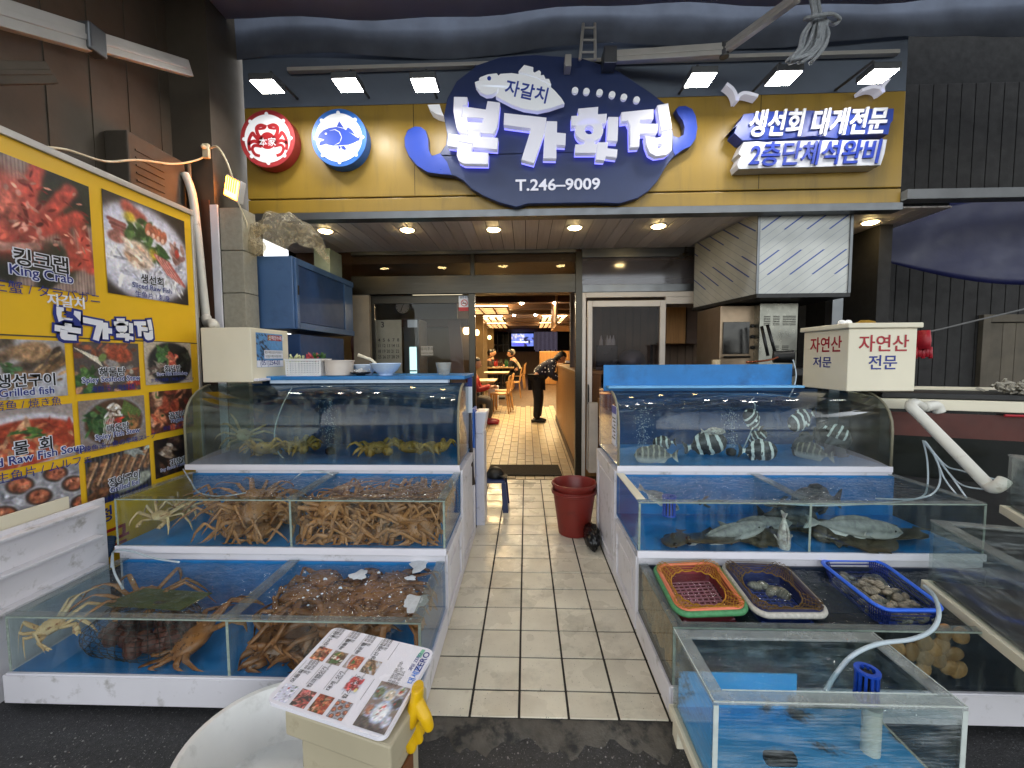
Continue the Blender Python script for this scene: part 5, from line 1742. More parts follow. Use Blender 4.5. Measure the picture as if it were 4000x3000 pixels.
# the shop's name lettered on the poster
def grow(poly, d):
    n, out = len(poly), []
    ar = sum(poly[i][0] * poly[(i + 1) % n][1] - poly[(i + 1) % n][0] * poly[i][1] for i in range(n))
    sg = 1 if ar > 0 else -1
    for i in range(n):
        a, b2, c = Vector(poly[i - 1]), Vector(poly[i]), Vector(poly[(i + 1) % n])
        e1, e2 = (b2 - a).normalized(), (c - b2).normalized()
        nn = Vector((e1.y + e2.y, -(e1.x + e2.x))) * sg
        nn = nn.normalized() if nn.length > 1e-6 else Vector((e1.y, -e1.x)) * sg
        out.append((b2.x + nn.x * d, b2.y + nn.y * d))
    return out


allp = [([(x / 2.212 + 1000, y / 2.212) for x, y in p_], 0) for p_ in L1['bon']] + [([(x / 2.212 + 2000, y / 2.212) for x, y in p_], 1) for k_ in ('ga', 'hoet', 'jip') for p_ in L2[k_]]
allp += [([(x / 2.212 + 2000, y / 2.212) for x, y in RING[0]], 1), ([(x / 2.212 + 2000, y / 2.212) for x, y in BIEUP[0]], 1)]
la, lb_ = at(205, 1215, X=PX), at(597, 1320, X=PX)
x0_, x1_, y0_, y1_ = 1748, 2626, 377, 645
zc = (at(205, 1215, X=PX).z + at(205, 1310, X=PX).z) / 2
for nm, mt, gr, dx in (('logo_outline', m_bink, 26, .002), ('logo_letters', m_wink, 1, .0035)):
    mb_ = MB()
    for p_, _ in allp:
        pp = [(la.y + (x - x0_) / (x1_ - x0_) * (lb_.y - la.y), zc - (y - (y0_ + y1_) / 2) / (x1_ - x0_) * (lb_.y - la.y) * 1.0) for x, y in grow(p_, gr)]
        n_ = len(pp)
        tri = tessellate_polygon([[Vector((a_, b_, 0)) for a_, b_ in pp]])
        mb_.add([(PX + dx, a_, b_) for a_, b_ in pp], [tuple(t_) for t_ in tri])
    mb_.build(nm, mt, poster)
c = at(257, 1177, X=PX)
MB().text('t_jagalchi', (PX + .003, c.y, c.z), .05, **PA).build('logo_top_line', m_wink, poster)
c = at(410, 2010, X=PX)
MB().text('k11', (PX + .003, c.y, c.z), .07, **PA).build('big_letters', m_bink, poster)
c = at(400, 2130, X=PX)
MB().text('k12', (PX + .003, c.y, c.z), .13, **PA).build('big_letters', m_rink, poster)

# ================================================================== left side props
# white slatted panels leaning between tank and poster
t = thing('ribbed_panel', 'dirty white plastic panel with two ledges standing between the lowest tank and the poster', 'panel', (-2.24, 1.7, -.03))
MB().box(-2.275, -2.262, .9, 2.12, -.03, at(345, 1962, X=-2.27).z).build('sheet', m_wplast, t, bev=.002)
for py in (1990, 2110, 2230):
    z = at(325, py, X=-2.25).z
    MB().box(-2.261, -2.215, .9, 2.06, z - .012, z).build('ledge', m_wplast, t, bev=.002)
o = MB().box(-2.31, -2.298, .9, 1.98, -.03, at(290, 1932, X=-2.30).z).build('back_panel', m_cream, bev=.002)
tag(o, 'cream plastic sheet with brown specks standing behind the ribbed white panel', 'panel')
# corrugated blue hose between poster and tank
hp = spl([at(432, 2100, Y=2.2), at(420, 2150, Y=2.15), at(390, 2185, Y=2.1), at(350, 2200, Y=2.1)], 16)
o = MB().tube(hp, [.022 + .004 * (i % 2) for i in range(len(hp))], 10).build('corrugated_hose', M('blue_hose', (.15, .25, .38), .5))
tag(o, 'dark blue corrugated hose curling down beside the poster', 'hose')

# grey pipe by the pillar and the white elbow into the chiller
o = MB().tube(spl([at(722, 680, Y=3.2), at(740, 720, Y=3.2), at(755, 780, Y=3.2), at(770, 900, Y=3.2), at(790, 1100, Y=3.2), at(806, 1245, Y=3.2)], 6), .028, 14).build('drain_pipe', m_pvc, smooth='all')
tag(o, 'long grey-white pipe running up beside the poster', 'pipe')
o = MB().tube(spl([at(806, 1240, Y=3.2), at(812, 1262, Y=3.15), at(830, 1262, Y=3.05), at(838, 1275, Y=3.0)], 6), .034, 14).build('pipe_elbow', m_pvc, smooth='all')
tag(o, 'white pipe elbow entering the cream chiller box', 'pipe')
o = MB().tube([at(738, 640, Y=3.26), at(755, 900, Y=3.26), at(775, 1240, Y=3.26)], .012, 8).build('conduit', M('old_conduit', (.50, .46, .38), .6, var=.2))
tag(o, 'thin weathered conduit behind the grey pipe', 'pipe')

# cream chiller box with sticker
ch = thing('chiller_box', 'cream metal chiller box with a blue sticker, on top of the upper left tank', 'chiller', (-2.0, 2.98, 1.28))
MB().box(-2.19, -1.845, 2.75, 3.19, 1.285, 1.655).build('body', m_cream, ch, bev=.006)
MB().box(-1.845, -1.815, 2.76, 3.18, 1.292, 1.31).build('drip_ledge', m_wclean, ch, bev=.002)
st = print_grid('sticker', dish('reef', 46, 40), (-1.8435, 2.80, 1.625), (0, .31, 0), (0, 0, -.24), ch)
SA = dict(ax=(0, 1, 0), ay=(0, 0, 1))
MB().box(-1.8434, -1.8428, 2.93, 3.10, 1.575, 1.615).build('sticker_banner', m_rink, st)
MB().box(-1.8433, -1.8424, 2.935, 2.965, 1.58, 1.61).build('sticker_mark', m_yel, st)
MB().text('st1', (-1.842, 3.035, 1.595), .026, **SA).build('sticker_lettering', m_wink, st)
MB().box(-1.8434, -1.8428, 2.802, 3.108, 1.387, 1.432).build('sticker_band', m_wink, st)
MB().text('st4', (-1.842, 2.95, 1.41), .036, **SA).build('sticker_lettering', m_bink, st)
MB().box(-1.8434, -1.8428, 2.885, 3.108, 1.445, 1.505).build('sticker_band', m_wink, st)
MB().text('st2', (-1.842, 2.995, 1.490), .017, w=.21, **SA).build('sticker_lettering', m_ink, st)
MB().text('st3', (-1.842, 2.990, 1.462), .017, w=.19, **SA).build('sticker_lettering', m_ink, st)

# blue wall cabinet and the box under it
cb = thing('wall_cabinet', 'blue steel wall cabinet with a sliding door facing the aisle', 'cabinet', (-2.17, 4.1, 1.68))
MB().box(-2.40, -1.965, 3.50, 4.72, 1.70, 2.31).build('body', m_bluec, cb, bev=.006)
MB().box(-1.9645, -1.945, 3.52, 3.56, 1.70, 2.30).build('door_frame', m_bluec, cb, bev=.003)
MB().box(-1.9645, -1.945, 3.561, 4.70, 2.245, 2.30).build('door_frame', m_bluec, cb, bev=.003)
MB().box(-1.9645, -1.945, 3.561, 4.70, 1.70, 1.755).build('door_frame', m_bluec, cb, bev=.003)
MB().box(-1.9645, -1.952, 3.565, 4.45, 1.76, 2.24).build('sliding_door', m_blued, cb, bev=.003)
MB().box(-1.9645, -1.945, 4.46, 4.50, 1.76, 2.24).build('door_frame', m_bluec, cb)
MB().box(-1.952, -1.940, 3.535, 3.555, 1.99, 2.07).build('latch', m_steel, cb, bev=.003)
MB().box(-2.02, -1.97, 3.512, 3.528, 1.99, 2.06).build('latch', m_steel, cb, bev=.003)
o = MB().box(-2.38, -1.985, 3.62, 4.5, .85, 1.66).build('low_cabinet', m_blued, bev=.006)
tag(o, 'dark blue cupboard below the wall cabinet, behind the bowls', 'cabinet')
o = MB().box(-2.26, -2.09, 4.45, 4.75, 2.32, 2.62).build('pale_box', M('pale_grey_box', (.52, .58, .56), .5), bev=.005)
tag(o, 'pale grey box hanging between the cabinet and the soffit', 'box')

# plastic bag tied to the pillar
m_bag = NB('crumpled_film')
p = m_bag.n('BsdfPrincipled', Roughness=.12)
p.inputs['Base Color'].default_value = (.85, .78, .62, 1)
tl_ = m_bag.n('BsdfTranslucent')
tl_.inputs[0].default_value = (.9, .82, .62, 1)
mx0 = m_bag.n('MixShader')
mx0.inputs[0].default_value = .45
m_bag.l(p.outputs[0], mx0.inputs[1])
m_bag.l(tl_.outputs[0], mx0.inputs[2])
tr_ = m_bag.n('BsdfTransparent')
tr_.inputs[0].default_value = (.92, .90, .85, 1)
mx = m_bag.n('MixShader')
tc = m_bag.n('TexCoord')
m_bag.l(m_bag.ramp(m_bag.noise(tc.outputs['Object'], 16, 5, .65, 1.5), .44, .8, (.10, .10, .10, 1), (.75, .75, .75, 1)), mx.inputs[0])
bp = m_bag.n('Bump', Strength=1, Distance=.02)
m_bag.l(m_bag.noise(tc.outputs['Object'], 18, 4, .6, 2.0), bp.inputs['Height'])
m_bag.l(bp.outputs[0], p.inputs['Normal'])
m_bag.l(tr_.outputs[0], mx.inputs[1])
m_bag.l(mx0.outputs[0], mx.inputs[2])
m_bag.l(mx.outputs[0], m_bag.out.inputs[0])
bt = thing('plastic_bag', 'clear plastic bag knotted to the pillar, its end draped over the blue cabinet', 'bag', at(1000, 975, Y=3.45))
rg = random.Random(2)
pa = spl([at(950, 950, Y=3.42), at(1010, 960, Y=3.42), at(1060, 915, Y=3.42), at(1140, 895, Y=3.45), at(1210, 930, Y=3.5), at(1250, 975, Y=3.55), at(1285, 1020, Y=3.6)], 8)
rad = [.03, .05, .055, .05, .035, .028, .03, .045, .06, .075, .09, .10, .105, .11, .115, .12, .125, .13, .13, .13, .128, .125, .12, .115, .11, .105, .10, .10, .095, .09, .085, .08, .075, .07, .07, .065, .06, .05, .05, .045, .04, .03, .03, .03, .03, .02, .02, .02, .01]
m = MB().tube(pa, [1.35 * rad[min(i, len(rad) - 1)] for i in range(len(pa))], 22, flat=.75)
m.v = [(x + .012 * math.sin(z * 40 + x * 30) + rg.uniform(-.004, .004), y + .012 * math.sin(x * 50), z + .014 * math.sin(x * 35 + y * 20) + rg.uniform(-.004, .004)) for x, y, z in m.v]
m.build('film', m_bag.m, bt, smooth='all')
for px, py, r_ in ((955, 940, .055), (1000, 965, .07)):
    c = at(px, py, Y=3.40)
    MB().ball(c, r_, r_ * .8, r_, 18, 12, fn=lambda u: 1 + .12 * math.sin(u.x * 11) * math.sin(u.z * 13) + .06 * math.sin(u.y * 23)).build('knot', m_bag.m, bt, smooth='all')
for k in range(6):
    c, d = at(1000, 930, Y=3.42), at(985 + 14 * k, 870 + 4 * abs(k - 2), Y=3.40)
    m = MB().tube([c, c.lerp(d, .5) + Vector((rg.uniform(-.01, .01), 0, 0)), d], [.008, .016, .028], 7, flat=.3)
    m.build('tuft', m_bag.m, bt, smooth='all')

# orange heater lamp with flex and socket
m_heat = emit('amber_lamp_glass', (1.0, .56, .12), 18)
c = at(905, 735, Y=3.30)
hl = thing('amber_floodlight', 'lit amber floodlight with a grille beside the left end of the fascia', 'floodlight', c)
ax_ = (at(945, 755, Y=3.25) - at(862, 712, Y=3.33)).normalized()
up_ = (at(870, 690, Y=3.30) - at(858, 780, Y=3.30)).normalized()
nn = ax_.cross(up_).normalized()
if nn.y > 0:
    nn = -nn
T = Matrix(((ax_.x, up_.x, nn.x, c.x), (ax_.y, up_.y, nn.y, c.y), (ax_.z, up_.z, nn.z, c.z), (0, 0, 0, 1)))
MB().box(-.09, .09, -.085, .085, -.05, .0, T).build('housing', m_alu, hl, bev=.006)
MB().box(-.076, .076, -.071, .071, .001, .004, T).build('lamp_glass', m_heat, hl)
for k in range(5):
    MB().box(-.055 + .027 * k - .004, -.055 + .027 * k + .004, -.03, .071, .0045, .008, T).build('grille_bar', M('hot_grille', (.8, .6, .3), .4), hl)
MB().lathe([(.045, -.075), (.06, -.052), (.02, -.05)], 16, T).build('back_cap', m_alu, hl)
m_flex = M('white_flex', (.85, .80, .68), .4)
hose([at(-40, 500, X=-2.45), at(60, 540, X=-2.45), at(130, 570, X=-2.46), at(260, 585, X=-2.47), at(410, 630, X=-2.48), at(540, 625, X=-2.5), at(680, 640, X=-2.55), at(770, 625, Y=3.25), at(815, 600, Y=3.28)], .007, 'long white flex strung across the left wall to the socket', m_flex, name='power_cable')
hose([at(820, 580, Y=3.27), at(850, 575, Y=3.24), at(885, 630, Y=3.22), at(910, 700, Y=3.25)], .007, 'short white flex from the socket to the amber floodlight', m_flex, name='power_cable')
hose([at(930, 790, Y=3.28), at(955, 850, Y=3.33), at(965, 880, Y=3.35), at(955, 920, Y=3.38)], .006, 'white flex below the amber floodlight', m_flex, name='power_cable')
c = at(808, 592, Y=3.29)
so_ = thing('power_socket', 'white power socket at the end of the long flex', 'socket', c)
MB().box(c.x - .025, c.x + .025, c.y - .02, c.y + .01, c.z - .055, c.z + .055).build('plate', m_flex, so_, bev=.006)
MB().lathe([(.016, 0), (.016, .02), (.008, .03)], 12, Matrix.Translation((c.x, c.y - .02, c.z + .02)) @ Matrix.Rotation(R(90), 4, 'X')).build('plug', m_flex, so_)
# black pipes on the pillar
o = MB().tube([at(935, 985, Y=3.34), at(925, 1050, Y=3.34), at(932, 1265, Y=3.34)], .022, 10).build('dark_pipe', M('dark_pipe', (.24, .20, .15), .5), smooth='all')
tag(o, 'dark insulated pipe running down the stone pillar', 'pipe')
# dim things high on the left wall
c = at(365, 420, Y=2.9)
t = thing('wire_shelf', 'faint wire shelf bracket high on the left wall', 'bracket', c)
m_dim2 = M('dusty_metal', (.48, .42, .33), .6)
MB().tube([c + Vector((-.25, 0, -.08)), c + Vector((.2, .1, -.09))], .012, 6).build('bar', m_dim2, t)
MB().tube([c + Vector((-.25, 0, .12)), c + Vector((-.18, 0, -.08))], .012, 6).build('strut', m_dim2, t)
MB().tube([c + Vector((-.02, 0, .1)), c + Vector((.06, .05, -.09))], .010, 6).build('strut', m_dim2, t)
c = at(590, 720, X=-2.70)
t = thing('air_conditioner', 'dim outdoor air-conditioner unit above the poster', 'air conditioner', c)
MB().box(-2.78, -2.62, c.y - .25, c.y + .22, c.z - .3, c.z + .25).build('case', M('dim_case', (.27, .24, .20), .7), t, bev=.01)
for k in range(9):
    MB().box(-2.619, -2.612, c.y - .2, c.y + .02, c.z - .26 + .05 * k, c.z - .25 + .05 * k).build('louvre', m_brown, t)

# ------------------------------------------------------------------ things on the blue lid
zl = 1.319
mw = m_white
bk = thing('vegetable_basket', 'white perforated basket with vegetables on the blue lid', 'basket', (-1.60, 3.02, zl))
x0, x1, y0, y1, hh = -1.725, -1.475, 2.94, 3.10, .115
MB().box(x0, x1, y0, y1, zl, zl + .006).build('base', mw, bk)
for fx in range(2):
    for (xa, xb, ya, yb) in (((x0, x1, y0, y0 + .004), (x0, x1, y1 - .004, y1))[fx],):
        for k in range(7):
            MB().box(xa, xb, ya, yb, zl + .012 + .016 * k, zl + .020 + .016 * k).build('slat', mw, bk)
        for k in range(13):
            xx_ = xa + (xb - xa) * k / 12
            MB().box(xx_ - .004, xx_ + .004, ya + .0006, yb - .0006, zl + .006, zl + hh).build('slat', mw, bk)
for xa in (x0, x1 - .004):
    for k in range(7):
        MB().box(xa, xa + .004, y0 + .005, y1 - .005, zl + .012 + .016 * k, zl + .020 + .016 * k).build('slat', mw, bk)
    for k in range(8):
        yy_ = y0 + .005 + (y1 - y0 - .01) * k / 7
        MB().box(xa + .0006, xa + .0034, yy_ - .004, yy_ + .004, zl + .006, zl + hh).build('slat', mw, bk)
r_ = MB()
for a, b2 in (((x0 - .008, y0 - .008), (x1 + .008, y0 + .004)), ((x0 - .008, y1 - .004), (x1 + .008, y1 + .008)), ((x0 - .008, y0 + .004), (x0 + .004, y1 - .004)), ((x1 - .004, y0 + .004), (x1 + .008, y1 - .004))):
    r_.box(a[0], b2[0], a[1], b2[1], zl + hh, zl + hh + .008)
r_.build('rim', mw, bk)
rg = random.Random(8)
for nm, mt, xs_ in (('garlic', M('pale_veg', (.80, .82, .62), .6, var=.2, vs=30), (-1.72, -1.62)), ('red_veg', M('pink_veg', (.72, .25, .30), .5), (-1.63, -1.55)), ('green_veg', M('green_veg', (.18, .34, .14), .6, var=.3), (-1.56, -1.48))):
    v_ = MB()
    for k in range(16):
        q = (rg.uniform(*xs_), rg.uniform(2.96, 3.08), zl + hh + rg.uniform(-.02, .03))
        v_.tube([q, (q[0] + rg.uniform(-.03, .03), q[1] + rg.uniform(-.02, .02), q[2] + rg.uniform(.005, .04))], [.009, .003], 5)
    o = v_.build(nm, mt, smooth='all')
    tag(o, {'garlic': 'pale sprouts heaped in the white basket', 'red_veg': 'pink vegetables in the middle of the white basket', 'green_veg': 'green leaves at the far end of the white basket'}[nm], 'vegetable', kind='stuff')
tub = thing('plastic_tub', 'round cloudy white tub beside the perforated basket', 'tub', (-1.37, 3.02, zl))
MB().lathe([(.085, 0), (.095, .004), (.10, .10), (.106, .102), (.106, .112), (.096, .112), (.092, .012), (0.0005, .010)], 32, Matrix.Translation((-1.37, 3.02, zl))).build('shell', M('cloudy_tub', (.82, .78, .74), .35, var=.08), tub, smooth=True)


def bowl(x, y, z, r_, h, mat, label, name='bowl', group=None):
    o = MB().lathe([(r_ * .42, 0), (r_ * .45, .006), (r_ * .46, .012), (r_ * .75, h * .45), (r_ * .95, h * .9), (r_, h), (r_ * .98, h + .004), (r_ * .93, h * .92), (r_ * .72, h * .5), (r_ * .4, .02), (.0005, .018)], 32, Matrix.Translation((x, y, z))).build(name, mat, smooth=True)
    return tag(o, label, 'bowl', group)


bowl(-1.02, 3.00, zl, .112, .085, M('pale_blue_enamel', (.74, .82, .92), .25), 'pale blue bowl with a ladle on the blue lid')
bowl(-1.22, 3.14, zl, .10, .075, M('white_blue_enamel', (.80, .86, .94), .25), 'bluish white bowl behind the dish of noodles')
dsh_ = bowl(-1.20, 2.985, zl, .075, .02, M('black_dish', (.06, .06, .06), .35), 'small black dish under white shredded radish', 'dish')
v_ = MB()
for k in range(60):
    q = Vector((-1.20 + rg.gauss(0, .022), 2.985 + rg.gauss(0, .02), zl + .024 + abs(rg.gauss(0, .010))))
    v_.tube([q, q + Vector((rg.uniform(-.02, .02), rg.uniform(-.02, .02), rg.uniform(-.003, .008)))], .0022, 5)
o = v_.build('shredded_radish', m_white)
tag(o, 'white shredded radish heaped on the black dish', 'food', kind='stuff')
ld = thing('ladle', 'cream-handled ladle resting in the pale blue bowl', 'ladle', (-1.06, 3.0, zl + .05))
MB().tube([(-1.21, 2.97, zl + .15), (-1.12, 2.985, zl + .115), (-1.06, 3.0, zl + .06)], [.012, .010, .007], 8).build('handle', m_cream, ld, smooth='all')
MB().ball((-1.05, 3.0, zl + .048), .025, .025, .012, 12, 6).build('scoop', m_steel, ld, smooth='all')
cu = thing('clear_cup', 'clear plastic cup with pebbles near the end of the blue lid', 'cup', (-.60, 3.02, zl))
MB().lathe([(.042, 0), (.044, .004), (.056, .085), (.060, .087), (.060, .091), (.054, .089), (.042, .008), (.0005, .006)], 24, Matrix.Translation((-.60, 3.02, zl))).build('shell', glass('cup_plastic', (.86, .86, .84), .5, .06, .1, dirt=.4, dscale=8, dth=(.2, .9)), cu, smooth=True)
v_ = MB()
for k in range(30):
    v_.ball((-.60 + rg.uniform(-.03, .03), 3.02 + rg.uniform(-.03, .03), zl + .014 + rg.uniform(0, .018)), .008, .006, .005, 6, 4)
v_.build('pebbles', M('cup_pebbles', (.36, .34, .28), .6, var=.5, vs=70), cu)

# ------------------------------------------------------------------ between left tank and doorway
o = MB().box(-.455, -.435, 3.42, 3.64, .0, 1.02).build('blue_plank', M('blue_plank_paint', (.10, .36, .72), .4, var=.08), bev=.004)
tag(o, 'upright blue board at the aisle end of the left tanks', 'board')
o = MB().hexa([(-.432, 3.50, .0), (-.36, 3.50, .0), (-.36, 3.72, .0), (-.432, 3.72, .0)], [(-.432, 3.50, .80), (-.36, 3.50, .80), (-.36, 3.72, .80), (-.432, 3.72, .80)]).build('white_post', m_wplast, bev=.004)
tag(o, 'white box post beside the upright blue board', 'post')
o = MB().hexa([(-.430, 3.48, .802), (-.365, 3.48, .802), (-.365, 3.72, .802), (-.430, 3.72, .802)], [(-.430, 3.46, .99), (-.33, 3.46, .99), (-.33, 3.72, .99), (-.430, 3.72, .99)]).build('white_bin', m_wclean, bev=.008)
tag(o, 'small white flared bin on top of the white post', 'bin')
o = MB().tube([at(1832, 1515, Y=3.2), at(1838, 1700, Y=3.2), at(1843, 1860, Y=3.2), at(1846, 1892, Y=3.2)], [.010, .013, .020, .024], 10).build('wooden_bat', M('dark_stick', (.14, .08, .07), .4), smooth='all')
tag(o, 'dark wooden stick leaning at the corner of the left tanks', 'stick')
tp = at(1833, 1500, Y=3.15)
t = thing('price_tag', 'small white and blue printed tag hung at the tank corner', 'tag', tp)
MB().box(tp.x - .012, tp.x + .022, tp.y, tp.y + .003, tp.z - .22, tp.z + .05).build('sheet', m_wink, t)
MB().box(tp.x - .012, tp.x + .022, tp.y - .0015, tp.y - .0005, tp.z - .02, tp.z + .05).build('header', m_bink, t)
stl = thing('plastic_stool', 'dark blue plastic stool with a black cap on it behind the left tanks', 'stool', (-.30, 3.95, 0))
mst = M('navy_plastic', (.10, .17, .34), .4, var=.1)
MB().hexa([(-.42, 3.82, .27), (-.20, 3.82, .27), (-.20, 4.08, .27), (-.42, 4.08, .27)], [(-.41, 3.83, .30), (-.21, 3.83, .30), (-.21, 4.07, .30), (-.41, 4.07, .30)]).build('seat', mst, stl, bev=.01)
for sx in (-1, 1):
    for sy in (-1, 1):
        x, y = -.31 + sx * .095, 3.95 + sy * .11
        MB().hexa([(x - .025 + sx * .02, y - .025 + sy * .02, 0), (x + .025 + sx * .02, y - .025 + sy * .02, 0), (x + .025 + sx * .02, y + .025 + sy * .02, 0), (x - .025 + sx * .02, y + .025 + sy * .02, 0)], [(x - .02, y - .02, .27), (x + .02, y - .02, .27), (x + .02, y + .02, .27), (x - .02, y + .02, .27)]).build('leg', mst, stl)
cp = thing('baseball_cap', 'black cap with pale lettering lying on the navy stool', 'cap', (-.29, 3.93, .30))
MB().ball((-.30, 3.95, .32), .085, .10, .075, 14, 8).build('crown', m_black, cp, smooth='all')
MB().hexa([(-.27, 3.84, .335), (-.18, 3.86, .30), (-.18, 3.98, .30), (-.25, 4.0, .335)], [(-.27, 3.84, .343), (-.18, 3.86, .308), (-.18, 3.98, .308), (-.25, 4.0, .343)]).build('peak', m_black, cp, bev=.003)
# red buckets, one nested in the other
m_buck = M('red_brown_plastic', (.48, .15, .12), .38, var=.08, vs=4, dirt=((.36, .14, .12), 9, .55, .8))
c = at(2245, 2092, Z=0)
bx, by = c.x, c.y + .06
bu = thing('bucket', 'red-brown plastic bucket standing in the aisle, the outer of two', 'bucket', (bx, by, 0))
MB().lathe([(.118, .0), (.125, .006), (.170, .335), (.182, .34), (.186, .352), (.184, .372), (.176, .372), (.168, .345), (.122, .012), (.0005, .010)], 40, Matrix.Translation((bx, by, .001))).build('shell', m_buck, bu, smooth=True)
MB().tube(spl([(bx - .178, by - .03, .345), (bx - .12, by - .15, .352), (bx, by - .205, .362), (bx + .12, by - .16, .37), (bx + .178, by - .04, .365)], 8), .005, 7).build('handle', m_buck, bu, smooth='all')
bi = thing('bucket', 'red-brown plastic bucket nested inside the aisle bucket, its rim higher', 'bucket', (bx, by, .07))
MB().lathe([(.115, .06), (.118, .066), (.166, .395), (.180, .40), (.186, .412), (.184, .428), (.174, .428), (.160, .40), (.112, .075), (.0005, .073)], 40, Matrix.Translation((bx, by, .001))).build('shell', m_buck, bi, smooth=True)

# ================================================================== shopfront
sf = thing('shopfront_frame', 'brushed steel shopfront frame round the open doorway', 'shopfront', (0, WY, 0))
MB().box(-2.06, .578, WY - .03, WY + .05, 2.20, 2.412).build('header_beam', m_steel, sf, bev=.003)
MB().box(-.675, -.600, WY - .02, WY + .05, 0, 2.199).build('door_post', m_steel, sf, bev=.003)
MB().box(.580, .655, WY - .032, WY + .05, 0, 2.66).build('door_post', m_steel, sf, bev=.003)
MB().box(-.65, -.60, WY - .02, WY + .04, 2.413, 2.66).build('mullion', m_steel, sf, bev=.003)
MB().box(-2.06, .578, WY - .02, WY + .04, 2.661, 2.70).build('head_rail', m_steeld, sf)
MB().box(.656, 1.95, WY - .02, WY + .04, 2.60, 2.70).build('head_rail', m_steeld, sf)
MB().box(.656, 1.95, WY - .03, WY + .04, 2.20, 2.285).build('transom_rail', m_steeld, sf, bev=.003)
MB().box(-2.058, -.651, WY + .005, WY + .011, 2.413, 2.66).build('transom_pane', m_win, sf)
MB().box(-.599, .579, WY + .005, WY + .011, 2.413, 2.66).build('transom_pane', m_win, sf)
MB().box(.657, 1.95, WY + .005, WY + .011, 2.286, 2.599).build('transom_pane', m_hazewin, sf)
# sliding glass leaf, left
gl = thing('glass_door', 'clear sliding glass leaf with a steel top rail beside the doorway', 'door', (-1.27, WY + .06, 0))
MB().box(-1.86, -.676, WY + .055, WY + .085, 2.10, 2.199).build('top_rail', m_steel, gl, bev=.002)
MB().box(-1.86, -1.825, WY + .055, WY + .085, 0, 2.099).build('stile', m_steel, gl)
MB().box(-1.82, -.676, WY + .066, WY + .074, .0, 2.099).build('pane', m_win, gl)
MB().box(-.70, -.677, WY + .04, WY + .054, 1.02, 1.20).build('lock', m_steeld, gl, bev=.003)
MB().box(-2.06, -1.861, WY - .01, WY + .05, 0, 2.199).build('side_panel', M('beige_panel', (.52, .48, .42), .6), sf)
# stickers on the glass
q0, q1 = at(1792, 1156, Y=WY + .06), at(1836, 1215, Y=WY + .06)
ns = thing('no_smoking_sticker', 'white no-smoking sticker with a red band at the door glass edge', 'sticker', ((q0.x + q1.x) / 2, WY + .05, q1.z))
MB().box(q0.x, q1.x, WY + .050, WY + .052, q1.z, q0.z).build('sheet', m_wink, ns)
MB().box(q0.x, q1.x, WY + .048, WY + .0495, q1.z, q1.z + .045).build('band', M('sticker_red', (.75, .15, .17), .5), ns)
cx, cz = (q0.x + q1.x) / 2, q1.z + .095
MB().prism([disc(cx, cz, .040, 28), disc(cx, cz, .032, 28)[::-1]], WY + .048, WY + .0495).build('ring', M('sticker_red', 0), ns)
MB().prism([[(cx - .024, cz + .028), (cx - .028, cz + .024), (cx + .024, cz - .028), (cx + .028, cz - .024)]], WY + .047, WY + .0485).build('slash', M('sticker_red', 0), ns)
MB().box(cx - .026, cx + .022, WY + .0482, WY + .0495, cz - .008, cz + .002).build('cigarette', m_ink, ns)
MB().text('n_nosmoke', (cx, WY + .0485, q0.z - .018), .022).build('lettering', m_ink, ns)
q = at(1668, 1370, Y=WY + .06)
ws = thing('glass_warning_sticker', 'small warning sticker on the glass leaf', 'sticker', (q.x, WY + .06, q.z - .06))
MB().box(q.x - .075, q.x + .075, WY + .058, WY + .060, q.z - .055, q.z + .055).build('sheet', M('dim_sheet', (.62, .60, .56), .5), ws)
MB().text('n_watch', (q.x, WY + .0575, q.z + .022), .032).build('lettering', m_ink, ws)
MB().text('n_watch2', (q.x, WY + .0575, q.z - .03), .018).build('lettering', m_ink, ws)

# white sliding window leaf on the right
wf = thing('white_sliding_door', 'white framed sliding door with dark glass to the right of the doorway', 'door', (1.3, WY, .05))
m_wfr = M('ivory_frame', (.78, .75, .72), .4, var=.05, dirt=((.5, .45, .4), 10, .66, .85))
for a in ((.657, .70, 0, 2.199), (.72, .775, .10, 2.10), (1.555, 1.62, .10, 2.10)):
    MB().box(a[0], a[1], WY - .03 if a[0] > .71 else WY - .02, WY + .03, a[2], a[3]).build('stile', m_wfr, wf, bev=.004)
MB().box(.701, 1.95, WY - .02, WY + .03, 2.14, 2.199).build('head', m_wfr, wf, bev=.003)
MB().box(.776, 1.554, WY - .03, WY + .03, 2.03, 2.10).build('rail', m_wfr, wf, bev=.004)
MB().box(.776, 1.554, WY - .03, WY + .03, .10, .22).build('rail', m_wfr, wf, bev=.004)
MB().box(1.621, 1.95, WY - .015, WY + .03, 2.06, 2.139).build('rail', m_wfr, wf)
MB().box(.776, 1.554, WY - .004, WY + .004, .221, 2.029).build('pane', glass('dim_window_glass', (.72, .70, .72), .7, .008, .02), wf)
c = at(2297, 1540, Y=WY - .03)
MB().tube(spl([(c.x, WY - .03, c.z + .11), (c.x, WY - .055, c.z + .09), (c.x, WY - .06, c.z), (c.x, WY - .055, c.z - .09), (c.x, WY - .03, c.z - .11)], 4), .009, 8).build('handle', m_black, wf, smooth='all')
o = MB().box(.725, .83, WY - .14, WY - .04, .10, .92).build('rusty_panel', M('rusty_white_panel', (.72, .68, .64), .5, dirt=((.12, .09, .08), 16, .68, .72)), bev=.004)
tag(o, 'white metal panel with rust spots below the door handle', 'panel')
o = MB().box(.84, 1.1, WY - .30, WY - .05, .75, .97).build('wooden_case', m_wood, bev=.004)
tag(o, 'small wooden case between the white door and the right tanks', 'case')

